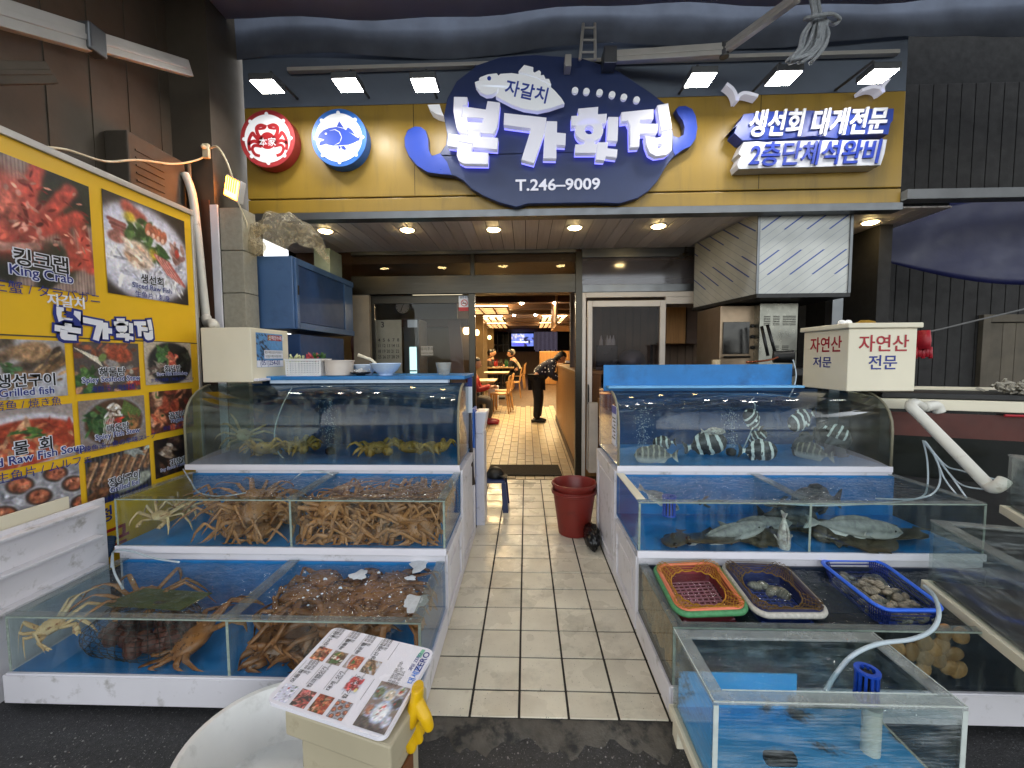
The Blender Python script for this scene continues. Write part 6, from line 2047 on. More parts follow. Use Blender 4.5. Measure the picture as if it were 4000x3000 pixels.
# ================================================================== kitchen behind the right glass
kw = struct(MB().box(.66, 3.60, 6.25, 6.35, 0, 2.7).build('wall_kitchen', M('kitchen_brown', (.33, .26, .21), .6, var=.1)))
for k in range(22):
    MB().box(.70 + .11 * k, .70 + .11 * k + .10, 6.235, 6.25, 1.1, 2.3).build('wall_batten', M('batten_wood', (.42, .33, .26), .55, var=.2, vs=4, rnd=.2), kw)
struct(MB().box(3.40, 3.52, 4.2, 6.4, 0, 2.7).build('wall_kitchen_side', m_dwall))
c = at(2640, 1255, Y=5.6)
o = MB().box(c.x - .12, c.x + .13, 5.6, 5.9, 1.62, 2.1).build('wall_cupboard', m_wood, bev=.004)
tag(o, 'pale wood cupboard seen beyond the white sliding door', 'cupboard')
c = at(2730, 1245, Y=5.7)
o = MB().box(c.x - .16, c.x + .25, 5.7, 5.95, 1.62, 2.1).build('wall_cupboard', M('brown_board', (.30, .20, .14), .5), bev=.004)
tag(o, 'dark brown cupboard next to the pale wood one', 'cupboard')
ks = thing('kitchen_shelf', 'black kitchen shelf with appliances behind the dark sliding glass', 'shelf', (1.25, 5.5, 0))
MB().box(.85, 1.62, 5.42, 5.62, .98, 1.03).build('board', m_black, ks)
MB().box(.92, 1.18, 5.42, 5.6, 1.33, 1.60).build('microwave', M('microwave_black', (.10, .10, .11), .3), ks, bev=.01)
MB().box(.90, 1.62, 5.40, 5.62, 1.28, 1.32).build('board', M('shelf_grey', (.35, .34, .34), .5), ks)
for x in (.90, 1.60):
    MB().box(x, x + .03, 5.42, 5.45, 0, 1.6).build('leg', m_black, ks)
o = MB().lathe([(.17, 0), (.18, .02), (.16, .14), (.10, .20), (.03, .22)], 24, Matrix.Translation((1.38, 5.5, 1.325))).build('rice_cooker', M('grey_cooker', (.40, .40, .44), .35), smooth=True)
tag(o, 'rounded grey rice cooker on the kitchen shelf', 'cooker')
for k, x in enumerate((.98, 1.06, 1.10, 1.14)):
    o = MB().lathe([(.025, 0), (.025, .06), (.012, .09), (.009, .11), (.003, .13)], 12, Matrix.Translation((x, 5.5, 1.602))).build('sauce_bottle', M('white_bottle', (.78, .76, .74), .4), smooth=True)
    tag(o, ('white squeeze bottle standing alone on the microwave', 'first of three white bottles in a row on the microwave', 'middle one of three white bottles on the microwave', 'last of three white bottles on the microwave')[k], 'bottle', 'white bottles on the microwave')
o = MB().lathe([(.045, 0), (.05, .01), (.05, .30), (.045, .31)], 16, Matrix.Translation((1.46, 5.45, 1.03))).build('cup_stack', M('paper_cup', (.80, .82, .84), .5), smooth=True)
tag(o, 'tall stack of white paper cups behind the sliding glass', 'cup stack')
o = MB().lathe([(.03, 0), (.042, .02), (.045, .09), (.043, .09), (.038, .03), (.0005, .01)], 16, Matrix.Translation((.93, 5.40, 1.03))).build('mug', m_white, smooth=True)
tag(o, 'white mug on the kitchen shelf', 'mug')
m_kl = emit('kitchen_panel_light', (.86, .88, 1.0), 5)
t = thing('ceiling_panel_light', 'lit white panel light on the kitchen ceiling seen through the transom', 'ceiling light', (1.25, 6.0, 2.62))
MB().box(.85, 1.35, 5.55, 5.90, 2.60, 2.62).build('frame', m_white, t)
MB().box(.87, 1.33, 5.57, 5.88, 2.592, 2.5985).build('diffuser', m_kl, t)
struct(MB().box(.66, 3.60, 5.0, 6.4, 2.64, 2.69).build('ceiling_kitchen', M('kitchen_ceiling', (.62, .58, .60), .7)))

# extractor hood in its protective film
b = NB('film_covered_steel')
p = b.n('BsdfPrincipled', Roughness=.35, Metallic=.15)
tc = b.n('TexCoord')
sx = b.n('SeparateXYZ')
b.l(tc.outputs['Object'], sx.inputs[0])
s1 = b.math('ADD', b.math('MULTIPLY', b.math('ADD', sx.outputs[0], sx.outputs[1]), -.75), sx.outputs[2])
fr = b.math('FRACT', b.math('MULTIPLY', s1, 7.0))
fr2 = b.math('FRACT', b.math('MULTIPLY', s1, 14.0))
dsh1 = b.math('GREATER_THAN', b.math('FRACT', b.math('MULTIPLY', sx.outputs[2], 2.6)), .45)
l1 = b.math('MULTIPLY', b.math('LESS_THAN', fr, .10), dsh1)
l2 = b.math('MULTIPLY', b.math('LESS_THAN', fr2, .07), .6)
cc = b.mix(b.ramp(b.noise(tc.outputs['Object'], 3, 3), .3, .7), lin((.60, .61, .60)), lin((.70, .71, .70)))
cc = b.mix(l2, cc, lin((.38, .42, .50)))
cc = b.mix(l1, cc, lin((.16, .26, .52)))
b.l(cc, p.inputs['Base Color'])
b.l(p.outputs[0], b.out.inputs[0])
m_film = b.m
hd = thing('extractor_hood', 'boxy extractor hood still wrapped in pale film with blue diagonal print', 'hood', (2.4, 4.2, 1.98))
MB().hexa([(2.02, 3.76, 1.99), (2.80, 3.76, 1.99), (2.80, 4.76, 1.99), (1.87, 4.76, 1.99)], [(2.02, 3.76, 2.69), (2.80, 3.76, 2.69), (2.80, 4.76, 2.69), (1.87, 4.76, 2.69)]).build('box', m_film, hd)
MB().hexa([(2.015, 3.75, 1.955), (2.81, 3.75, 1.955), (2.81, 4.77, 1.955), (1.86, 4.77, 1.955)], [(2.015, 3.75, 1.989), (2.81, 3.75, 1.989), (2.81, 4.77, 1.989), (1.86, 4.77, 1.989)]).build('bottom_lip', m_black, hd)
MB().box(2.008, 2.03, 3.748, 3.759, 1.99, 2.69).build('corner_trim', m_steeld, hd)
MB().box(2.79, 2.812, 3.748, 3.759, 1.99, 2.69).build('corner_trim', m_steeld, hd)
# security camera by the hood
c = at(2672, 1000, Y=4.7)
t = thing('security_camera', 'small black security camera at the hood\'s far edge', 'camera', c)
MB().tube([c + Vector((-.05, -.05, -.02)), c + Vector((.04, .04, .03))], .028, 12).build('body', m_black, t, smooth=True)
MB().tube([c, c + Vector((.03, .03, .10))], .012, 8).build('bracket', m_black, t)
# oven
ov = thing('wall_oven', 'steel oven with a black glass door and three knobs under the hood', 'oven', (2.30, 4.35, 1.2))
q0, q1 = at(2815, 1195, Y=4.15), at(2965, 1410, Y=4.15)
MB().box(q0.x, q1.x, 4.15, 4.7, q1.z - .2, q0.z).build('body', M('oven_steel', (.55, .48, .40), .35, metal=.7), ov, bev=.005)
w0, w1 = at(2826, 1258, Y=4.14), at(2925, 1382, Y=4.14)
MB().box(w0.x, w1.x, 4.135, 4.149, w1.z, w0.z).build('door_glass', M('black_glass', (.02, .02, .025), .08), ov, bev=.002)
for py in (1273, 1315, 1357):
    k_ = at(2938, py, Y=4.14)
    MB().lathe([(.018, 0), (.018, .02), (.012, .026)], 14, Matrix.Translation((k_.x, 4.149, k_.z)) @ Matrix.Rotation(R(90), 4, 'X')).build('knob', m_black, ov)
MB().tube([(w0.x, 4.12, w1.z - .03), (w1.x, 4.12, w1.z - .03)], .010, 8).build('handle', m_steel, ov)
q0, q1 = at(2970, 1185, Y=4.05), at(3110, 1420, Y=4.05)
lv = thing('steel_cabinet', 'steel cabinet with rows of louvres beside the oven', 'cabinet', ((q0.x + q1.x) / 2, 4.05, 1.2))
MB().box(q0.x, q1.x, 4.05, 4.6, q1.z - .25, q0.z).build('body', M('cabinet_steel', (.50, .50, .47), .3, metal=.8), lv, bev=.004)
for gx in (.04, .125, .215, .275):
    for gz, n_ in ((-.12, 6), (-.40, 4), (-.62, 5)):
        if gz == -.40 and gx in (.04, .275):
            continue
        for k in range(n_):
            MB().box(q0.x + gx, q0.x + gx + .055, 4.043, 4.0495, q0.z + gz - .016 * k - .006, q0.z + gz - .016 * k).build('louvre', m_dark, lv)
o = MB().box(2.95, 3.05, 4.15, 4.25, 0, 2.69).build('steel_post', m_steeld, bev=.003)
tag(o, 'steel post right of the louvred cabinet', 'post')
t = thing('grill_arm', 'dark hinged handles sticking up in front of the louvred cabinet', 'handle', at(3030, 1400, Y=3.9))
for (xa, ya), (xb, yb) in (((2975, 1275), (3000, 1390)), ((2997, 1268), (3030, 1385))):
    MB().tube([at(xa, ya, Y=3.95), at(xb, yb, Y=3.9)], .014, 8).build('bar', m_black, t, smooth='all')
o = MB().tube([at(3020, 1395, Y=3.7), at(3100, 1393, Y=3.65)], [.05, .055], 16).build('gas_burner', m_black, smooth=True)
tag(o, 'black cylindrical burner housing behind the cream box', 'burner')
o = MB().tube(spl([at(2915, 1415, Y=3.6), at(2960, 1412, Y=3.6), at(3010, 1405, Y=3.62), at(3040, 1395, Y=3.65)], 5), .008, 8).build('copper_tube', M('copper', (.62, .34, .24), .3, metal=.8), smooth='all')
tag(o, 'thin copper tube running to the burner', 'tube')
o = MB().box(1.3, 3.1, 3.55, 4.0, 1.28, 1.335).build('kitchen_counter', M('dark_counter', (.16, .15, .15), .4), bev=.004)
tag(o, 'dark counter top behind the blue splash board', 'counter')
c = at(2797, 1395, Y=3.7)
o = MB().lathe([(.03, 0), (.034, .01), (.036, .08)], 14, Matrix.Translation((c.x, c.y, 1.336))).build('paper_cup', M('cream_cup', (.78, .70, .56), .5))
tag(o, 'cream cup standing on the dark counter', 'cup')

# ================================================================== dining room
SL = .045


def fz(y):
    return SL * (y - 5.0)


RT = Matrix.Rotation(math.atan(SL), 4, 'X')
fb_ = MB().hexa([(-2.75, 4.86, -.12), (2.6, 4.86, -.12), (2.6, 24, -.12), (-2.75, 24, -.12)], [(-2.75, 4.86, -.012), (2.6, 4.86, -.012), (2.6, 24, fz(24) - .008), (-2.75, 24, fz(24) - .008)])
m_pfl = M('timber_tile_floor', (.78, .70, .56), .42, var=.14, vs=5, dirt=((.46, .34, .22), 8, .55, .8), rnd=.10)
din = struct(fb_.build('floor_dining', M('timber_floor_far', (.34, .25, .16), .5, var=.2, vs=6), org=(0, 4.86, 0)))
pb_ = None
pw_ = .1165
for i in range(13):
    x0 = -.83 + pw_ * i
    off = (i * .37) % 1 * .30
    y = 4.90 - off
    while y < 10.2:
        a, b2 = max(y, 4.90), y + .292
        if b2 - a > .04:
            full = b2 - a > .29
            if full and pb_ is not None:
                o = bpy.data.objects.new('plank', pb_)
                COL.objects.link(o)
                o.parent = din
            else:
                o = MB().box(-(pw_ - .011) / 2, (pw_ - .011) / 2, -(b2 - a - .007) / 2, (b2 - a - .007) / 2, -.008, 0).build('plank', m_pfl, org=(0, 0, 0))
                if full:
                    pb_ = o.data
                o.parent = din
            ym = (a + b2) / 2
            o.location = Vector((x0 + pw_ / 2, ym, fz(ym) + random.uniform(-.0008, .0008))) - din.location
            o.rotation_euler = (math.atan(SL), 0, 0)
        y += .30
m_int = M('warm_plaster', (.62, .52, .36), .7, var=.1)
struct(MB().box(-2.85, -2.75, 5.0, 24, 0, 4.2).build('wall_dining_left', m_int))
struct(MB().box(2.6, 2.7, 6.4, 24, 0, 4.2).build('wall_dining_right', m_int))
struct(MB().box(-2.9, 2.7, 24, 24.1, 0, 4.5).build('wall_dining_back', M('dark_back_wall', (.20, .16, .13), .6)))


def cz_(y):
    return 2.45 + .02 * (y - 5)


dc = struct(MB().hexa([(-2.85, 5.0, cz_(5) + .12), (2.7, 5.0, cz_(5) + .12), (2.7, 24, cz_(24) + .12), (-2.85, 24, cz_(24) + .12)], [(-2.85, 5.0, 2.9), (2.7, 5.0, 2.9), (2.7, 24, 3.2), (-2.85, 24, 3.2)]).build('ceiling_dining', m_woodd, org=(0, 5, 2.5)))
for k in range(12):
    y = 6.6 + 1.25 * k
    MB().box(-2.74, 2.6, y, y + .22, cz_(y) - .03, cz_(y) + .118 + .02).build('ceiling_beam', m_woodd, dc)
m_lat = emit('amber_lattice_light', (1.0, .87, .64), 11)
for k, (xa, xb, ya, yb, lb) in enumerate(((-1.5, -.36, 8.3, 9.4, 'first lit lattice ceiling lamp on the left of the dining room'), (-1.35, -.60, 10.8, 12.4, 'second lit lattice ceiling lamp on the left'), (-1.3, -.65, 13.5, 15.2, 'third lit lattice ceiling lamp on the left'), (.42, 1.05, 10.8, 12.4, 'first lit lattice ceiling lamp on the right of the dining room'), (.45, 1.1, 13.5, 15.2, 'second lit lattice ceiling lamp on the right'))):
    z = cz_(ya) - .05
    t = thing('lattice_lamp', lb, 'ceiling lamp', ((xa + xb) / 2, (ya + yb) / 2, z + .03), 'lattice ceiling lamps')
    MB().box(xa, xb, ya, yb, z, z + .01).build('diffuser', m_lat, t)
    for j in range(5):
        x = xa + (xb - xa) * j / 4
        MB().box(x - .02, x + .02, ya, yb, z - .03, z - .001).build('lattice_bar', m_woodd, t)
    for j in range(5):
        y = ya + (yb - ya) * j / 4
        MB().box(xa, xb, y - .03, y + .03, z - .032, z - .002).build('lattice_bar', m_woodd, t)
m_spot = emit('warm_spot', (1.0, .93, .80), 130)
for x, y, lb in ((-.08, 7.9, 'small lit ceiling spot above the counter, nearest the door'), (.55, 7.9, 'small lit ceiling spot beside the timber canopy'), (-.30, 10.6, 'small lit ceiling spot on the second beam, left one'), (.25, 10.6, 'small lit ceiling spot on the second beam, right one')):
    o = MB().lathe([(.04, 0), (.03, -.02), (.0005, -.025)], 14, Matrix.Translation((x, y, cz_(y) - .035))).build('spot_lamp', m_spot, smooth=True)
    tag(o, lb, 'spot lamp', 'ceiling spots')
# wall sconces, lit
m_scon = emit('sconce_glow', (1.0, .82, .52), 3.5)
for px, py, Y, lb in ((1822, 1292, 8.0, 'lit round wall sconce seen through the glass leaf'), (1862, 1299, 10.5, 'lit round wall sconce just inside the door post'), (1881, 1302, 13, 'narrow lit sconce, third along the left wall'), (1912, 1318, 16, 'small lit sconce deep in the dining room')):
    c = at(px, py, Y=Y)
    t = thing('wall_sconce', lb, 'sconce', c, 'wall sconces')
    MB().lathe([(.035, -.07), (.06, -.04), (.065, 0), (.06, .04), (.035, .07)], 16, Matrix.Translation(c)).build('shade', m_scon, t, smooth=True)
    MB().box(c.x - .012, c.x + .012, c.y + .05, c.y + .2, c.z - .015, c.z + .015).build('bracket', m_woodd, t)
    MB().box(c.x - .25, c.x + .15, c.y + .2, c.y + .26, fz(Y), cz_(Y)).build('wall_panel', M('sconce_wall', (.42, .35, .25), .8), t)
# timber counter on the right
co = thing('service_counter', 'long oak-faced service counter along the right of the entrance', 'counter', (.9, 6.8, fz(5)))
MB().hexa([(.62, 5.02, fz(5)), (.90, 5.02, fz(5)), (.90, 8.6, fz(8.6)), (.62, 8.6, fz(8.6))], [(.62, 5.02, 1.24), (.90, 5.02, 1.24), (.90, 8.6, 1.29), (.62, 8.6, 1.29)]).build('front', m_wood, co, bev=.004)
MB().hexa([(.59, 5.02, 1.242), (1.15, 5.02, 1.242), (1.15, 8.63, 1.292), (.59, 8.63, 1.292)], [(.59, 5.02, 1.28), (1.15, 5.02, 1.28), (1.15, 8.63, 1.33), (.59, 8.63, 1.33)]).build('top', m_woodc, co, bev=.003)
MB().hexa([(.605, 5.02, fz(5)), (.619, 5.02, fz(5)), (.619, 8.6, fz(8.6)), (.605, 8.6, fz(8.6))], [(.605, 5.02, .10), (.619, 5.02, .10), (.619, 8.6, fz(8.6) + .1), (.605, 8.6, fz(8.6) + .1)]).build('kickboard', m_woodd, co)
o = MB().lathe([(.06, 0), (.10, .012), (.11, .02), (.10, .018), (.0005, .01)], 20, Matrix.Translation((.80, 8.1, 1.325))).build('tray', m_woodd, smooth=True)
tag(o, 'small dark tray on the service counter', 'tray')
o = MB().box(.76, .86, 8.05, 8.15, 1.338, 1.39).build('folded_cloth', m_white, bev=.015)
tag(o, 'white folded cloth on the counter tray', 'cloth')
# canopy of timber slats over the counter
cn = thing('timber_canopy', 'slatted timber canopy hanging over the service counter', 'canopy', (.9, 8.4, 2.1))
MB().box(.55, 1.6, 7.6, 9.2, 2.02, 2.06).build('soffit_board', m_woodc, cn)
for k in range(9):
    MB().box(.545, .575, 7.6 + .19 * k, 7.6 + .19 * k + .06, 2.061, cz_(8) + .1).build('slat', m_wood, cn)
# pony wall and far things
o = MB().box(-2.7, 2.5, 20.0, 20.15, fz(20), 1.76).build('low_partition', M('low_wall_timber', (.36, .23, .12), .5, var=.2, vs=3, brush=(8, 8, 1)), bev=.01)
tag(o, 'low brown timber partition across the far end of the dining room', 'partition')
o = MB().box(.5, 2.0, 15.5, 15.62, fz(15.5), 1.70).build('low_partition', m_wood, bev=.02)
tag(o, 'oak booth partition behind the bending person', 'partition')
q0, q1 = at(1998, 1304, Y=21), at(2084, 1352, Y=21)
tv = thing('television', 'lit television with a blue picture at the far end of the dining room', 'television', ((q0.x + q1.x) / 2, 21, q1.z))
MB().box(q0.x - .03, q1.x + .03, 21, 21.06, q1.z - .03, q0.z + .05).build('frame', m_black, tv)
img = Pic(40, 24, (.30, .38, .72)).mess(20, [(.75, .75, .85), (.55, .5, .62)], .07, (0, .55, .1, .45)).ell(.45, .62, .45, .06, (.80, .82, .98)).ell(.4, .82, .4, .1, (.28, .26, .75)).mess(8, [(.1, .1, .2)], .08, (.6, 1, .3, 1)).done()
scr = print_grid('screen', img, (q0.x, 20.99, q0.z), (q1.x - q0.x, 0, 0), (0, 0, q1.z - q0.z), tv)
bm_ = NB('tv_screen')
vc = bm_.n('VertexColor')
vc.layer_name = 'print'
em = bm_.n('Emission', Strength=.55)
bm_.l(vc.outputs[0], em.inputs[0])
bm_.l(em.outputs[0], bm_.out.inputs[0])
scr.data.materials.clear()
scr.data.materials.append(bm_.m)
# far window with bars, pale curtain strips
t = thing('far_window', 'black window with a pale grid at the far left of the dining room', 'window', (-1.9, 23.9, 1.6))
MB().box(-1.95, -.95, 23.9, 23.95, 1.5, 3.0).build('pane', M('night_pane', (.05, .05, .06), .1), t)
for k in range(4):
    MB().box(-1.95 + .32 * k, -1.92 + .32 * k, 23.86, 23.899, 1.5, 3.0).build('bar', m_alu, t)
for z in (2.2, 2.98):
    MB().box(-1.95, -.95, 23.855, 23.898, z, z + .03).build('bar', m_alu, t)
t = thing('string_curtain', 'pale string curtain at the far right of the dining room', 'curtain', (1.2, 22.5, 1.2))
m_cur = M('pale_strings', (.66, .62, .66), .6, emit=(.8, .75, .9), es=.05)  # the pale strips are given a faint glow of their own
for k in range(18):
    MB().box(.45 + .07 * k, .48 + .07 * k, 22.5, 22.51, 1.9 - (k % 4) * .15, 2.85).build('strip', m_cur, t)


# ------------------------------------------------------------------ tables and chairs
def make_table(label, x, y, w_=.7, d=1.1, cloth=True):
    z = fz(y)
    t = thing('dining_table', label, 'table', (x, y, z), 'dining tables')
    MB().box(x - w_ / 2, x + w_ / 2, y - d / 2, y + d / 2, z + .70, z + .735).build('tabletop', m_woodc, t, bev=.006)
    MB().box(x - .04, x + .04, y - .04, y + .04, z + .03, z + .70).build('pedestal', m_black, t)
    MB().box(x - .25, x + .25, y - .25, y + .25, z, z + .03).build('foot', m_black, t)
    if cloth:
        o = MB().box(x - w_ / 2 - .01, x + w_ / 2 + .01, y - d / 2 - .01, y + d / 2 + .01, z + .737, z + .742).build('paper_sheet', M('table_paper', (.80, .74, .60), .6))
        tag(o, 'pale paper sheet covering ' + label.replace('dining table ', 'the dining table '), 'table sheet', 'table sheets')
    return t


make_table('dining table nearest the door, left side', -1.05, 9.6)
make_table('dining table with pale paper in mid room', -.85, 11.9)
make_table('dining table of the seated group', -.85, 14.2, .9, 1.3)


def make_chair():
    t = thing('dining_chair', 'x', 'chair', (0, 0, 0))
    MB().box(-.20, .20, -.20, .20, .43, .465).build('seat', m_woodc, t, bev=.012)
    for sx in (-1, 1):
        MB().tube([(sx * .17, -.17, 0), (sx * .165, -.165, .43)], [.015, .02], 8).build('leg', m_woodc, t)
        MB().tube([(sx * .17, .23, 0), (sx * .165, .18, .43), (sx * .175, .215, .62), (sx * .185, .25, .84)], [.015, .02, .018, .015], 8).build('leg', m_woodc, t)
    MB().hexa([(-.20, .235, .76), (.20, .235, .76), (.20, .255, .76), (-.20, .255, .76)], [(-.20, .25, .86), (.20, .25, .86), (.20, .27, .86), (-.20, .27, .86)]).build('backrest', m_woodc, t, bev=.006)
    MB().box(-.035, .035, .215, .235, .465, .76).build('splat', m_woodc, t)
    return t


chp = make_chair()
first_ = True
for x, y, a, lb in ((-.60, 9.4, -95, 'beech chair at the nearest table, standing by the aisle'), (-.55, 9.95, -85, 'second beech chair along the aisle side of the nearest table'), (-.38, 11.9, -90, 'beech chair at the mid-room table'), (-.28, 14.0, -95, 'beech chair under the person in black'), (-.25, 14.6, -90, 'beech chair under the person in white')):
    o = chp if first_ else copy_tree(chp)
    first_ = False
    o.location = (x, y, fz(y))
    o.rotation_euler = (0, 0, R(a))
    tag(o, lb, 'chair', 'beech dining chairs')
# bottles and dishes on the seated group's table
rg = random.Random(6)
for k in range(9):
    x, y = -.85 + rg.uniform(-.35, .35), 14.2 + rg.uniform(-.5, .4)
    o = MB().lathe([(.032, 0), (.034, .14), (.014, .20), (.013, .26)], 10, Matrix.Translation((x, y, fz(14.2) + .745))).build('bottle', M(('green_bottle', 'brown_bottle', 'red_bottle')[k % 3], ((.12, .30, .16), (.20, .12, .08), (.55, .14, .12))[k % 3], .2), smooth=True)
    tag(o, ('green', 'brown', 'red')[k % 3] + ' bottle among the dishes on the seated group\'s table', 'bottle', 'bottles on the seated group\'s table')
o = MB().hexa([(-.95, 10.3, fz(10.3)), (-.70, 10.3, fz(10.3)), (-.70, 10.6, fz(10.3)), (-.95, 10.6, fz(10.3))], [(-.95, 10.3, .75), (-.70, 10.3, .75), (-.70, 10.6, .75), (-.95, 10.6, .75)]).build('white_stool', m_wclean, bev=.01)
tag(o, 'white stool under the seated person in red boots', 'stool')


# ------------------------------------------------------------------ people
def skin(name, pts, edges, mat, parent, sub=2, root=0):
    me = bpy.data.meshes.new(name)
    bm2 = bmesh.new()
    ly = bm2.verts.layers.skin.verify()
    off = Vector((0, 0, 0))
    vs = []
    for i, (p_, r_) in enumerate(pts):
        v = bm2.verts.new(Vector(p_))
        rr = r_ if isinstance(r_, tuple) else (r_, r_)
        v[ly].radius = rr
        v[ly].use_root = (i == root)
        vs.append(v)
    for a, b2 in edges:
        bm2.edges.new((vs[a], vs[b2]))
    bm2.to_mesh(me)
    bm2.free()
    me.materials.append(mat)
    o = bpy.data.objects.new(name, me)
    COL.objects.link(o)
    o.parent = parent
    md = o.modifiers.new('skin', 'SKIN')
    md.use_smooth_shade = True
    md = o.modifiers.new('sub', 'SUBSURF')
    md.levels = md.render_levels = sub
    return o


m_skin = M('skin_tone', (.72, .52, .40), .5, var=.06)
m_hair = M('black_hair', (.045, .035, .03), .5, var=.2)


def head_at(t, c, fwd, hair_m, r_=.10, long=False):
    """head with nose, eyes, mouth and ears; fwd is the way the face looks"""
    f_ = Vector(fwd).normalized()
    rt = f_.cross(Vector((0, 0, 1))).normalized()
    up = rt.cross(f_)
    T = Matrix(((rt.x, f_.x, up.x, c[0]), (rt.y, f_.y, up.y, c[1]), (rt.z, f_.z, up.z, c[2]), (0, 0, 0, 1)))
    h = MB().ball((0, 0, 0), .075, .095, .115, 16, 12, T, fn=lambda u: 1 - .12 * max(0, -u.z) * (1 - abs(u.y)))
    h.ball((0, .095, -.01), .014, .02, .02, 8, 6, T)
    for s_ in (-1, 1):
        h.ball((s_ * .078, 0, -.005), .012, .022, .03, 8, 6, T)
    ho = h.build('head', m_skin, t, smooth='all')
    for s_ in (-1, 1):
        MB().ball((s_ * .03, .085, .015), .012, .008, .007, 8, 5, T).build('eye', m_ink, ho)
    MB().box(-.022, .022, .084, .09, -.055, -.048, T).build('mouth', m_rink, ho)
    hh_ = MB().ball((0, -.018, .022), .088, .100, .112, 16, 12, T, fn=lambda u: 1 + .05 * math.sin(u.x * 15 + u.y * 9) - (.22 if (u.y > .35 and u.z < .45) else 0))
    if long:
        hh_.ball((0, -.06, -.05), .075, .06, .10, 12, 8, T)
    hh_.build('hair', hair_m, ho, smooth='all')
    return ho


def hand(t, c, d, name='hand'):
    d = Vector(d).normalized()
    s_ = d.orthogonal().normalized()
    m2 = MB().tube([Vector(c), Vector(c) + d * .05, Vector(c) + d * .085], [.022, .038, .034], 8, flat=.45)
    for k in range(4):
        b0 = Vector(c) + d * .08 + s_ * (-.027 + .018 * k)
        L_ = (.062, .072, .068, .052)[k]
        m2.tube([b0, b0 + d * L_ * .5, b0 + d * L_ + Vector((0, 0, -.015))], [.0095, .009, .006], 6)
    b0 = Vector(c) + d * .03 + s_ * -.034
    m2.tube([b0, b0 + (d - s_ * .8).normalized() * .03, b0 + (d - s_ * .5).normalized() * .058], [.011, .010, .007], 6)
    return m2.build(name, m_skin, t, smooth='all')


# the person bending over the counter, in a dotted shirt
b = NB('dotted_cloth')
p = b.n('BsdfPrincipled', Roughness=.8)
vo = b.n('TexVoronoi', Scale=15.0)
vo.inputs['Randomness'].default_value = .55
tc = b.n('TexCoord')
b.l(tc.outputs['Object'], vo.inputs['Vector'])
b.l(b.ramp(vo.outputs['Distance'], .22, .27, (.85, .85, .86, 1), (.012, .014, .03, 1)), p.inputs['Base Color'])
b.l(p.outputs[0], b.out.inputs[0])
m_dot = b.m
m_blk = M('black_trousers', (.05, .048, .05), .8, var=.2)
py_ = 8.35
pe = thing('person', 'person in a dark white-dotted top and black trousers bending towards the counter', 'person', (.22, py_, fz(py_)))
J = {'pel': ((.0, 0, .88), .14), 'sp': ((.11, 0, 1.03), .135), 'ch': ((.25, 0, 1.17), .15), 'ne': ((.36, 0, 1.24), .055), 'nk': ((.41, 0, 1.26), .05),
     'hl': ((.0, .09, .84), .095), 'kl': ((.05, .10, .48), .065), 'al': ((.02, .10, .08), .042), 'hr': ((-.01, -.09, .84), .095), 'kr': ((.02, -.10, .48), .065), 'ar': ((-.02, -.10, .08), .042),
     'sl': ((.27, .17, 1.14), .065), 'el': ((.30, .21, .96), .05), 'wl': ((.44, .16, .90), .034), 'sr': ((.27, -.17, 1.14), .065), 'er': ((.28, -.21, .95), .05), 'wr': ((.43, -.14, .88), .034)}
nm = list(J)
E_ = [('pel', 'sp'), ('sp', 'ch'), ('ch', 'ne'), ('ne', 'nk'), ('pel', 'hl'), ('hl', 'kl'), ('kl', 'al'), ('pel', 'hr'), ('hr', 'kr'), ('kr', 'ar'), ('ch', 'sl'), ('sl', 'el'), ('el', 'wl'), ('ch', 'sr'), ('sr', 'er'), ('er', 'wr')]


def sub_fig(name, keys, grow_, mat, parent):
    ks = [k for k in nm if k in keys]
    return skin(name, [(J[k][0], J[k][1] + grow_) for k in ks], [(ks.index(a), ks.index(b2)) for a, b2 in E_ if a in ks and b2 in ks], mat, parent)


sub_fig('body', nm, 0, m_skin, pe)
sub_fig('shirt', ['pel', 'sp', 'ch', 'ne', 'sl', 'el', 'wl', 'sr', 'er', 'wr'], .035, m_dot, pe)
sub_fig('trousers', ['pel', 'hl', 'kl', 'al', 'hr', 'kr', 'ar'], .032, m_blk, pe)
L0 = wloc(pe)
head_at(pe, L0 + Vector((.48, 0, 1.29)), (.75, 0, -.66), m_hair, long=True)
hand(pe, L0 + Vector((.44, .16, .90)), (1, 0, -.1))
hand(pe, L0 + Vector((.43, -.14, .88)), (1, 0, -.1))
for sy, x in ((.10, .02), (-.10, -.02)):
    MB().tube([L0 + Vector((x - .10, sy, .035)), L0 + Vector((x, sy, .055)), L0 + Vector((x + .09, sy, .04)), L0 + Vector((x + .17, sy, .03))], [.04, .052, .046, .026], 10, flat=.8).build('shoe', m_black, pe, smooth='all')


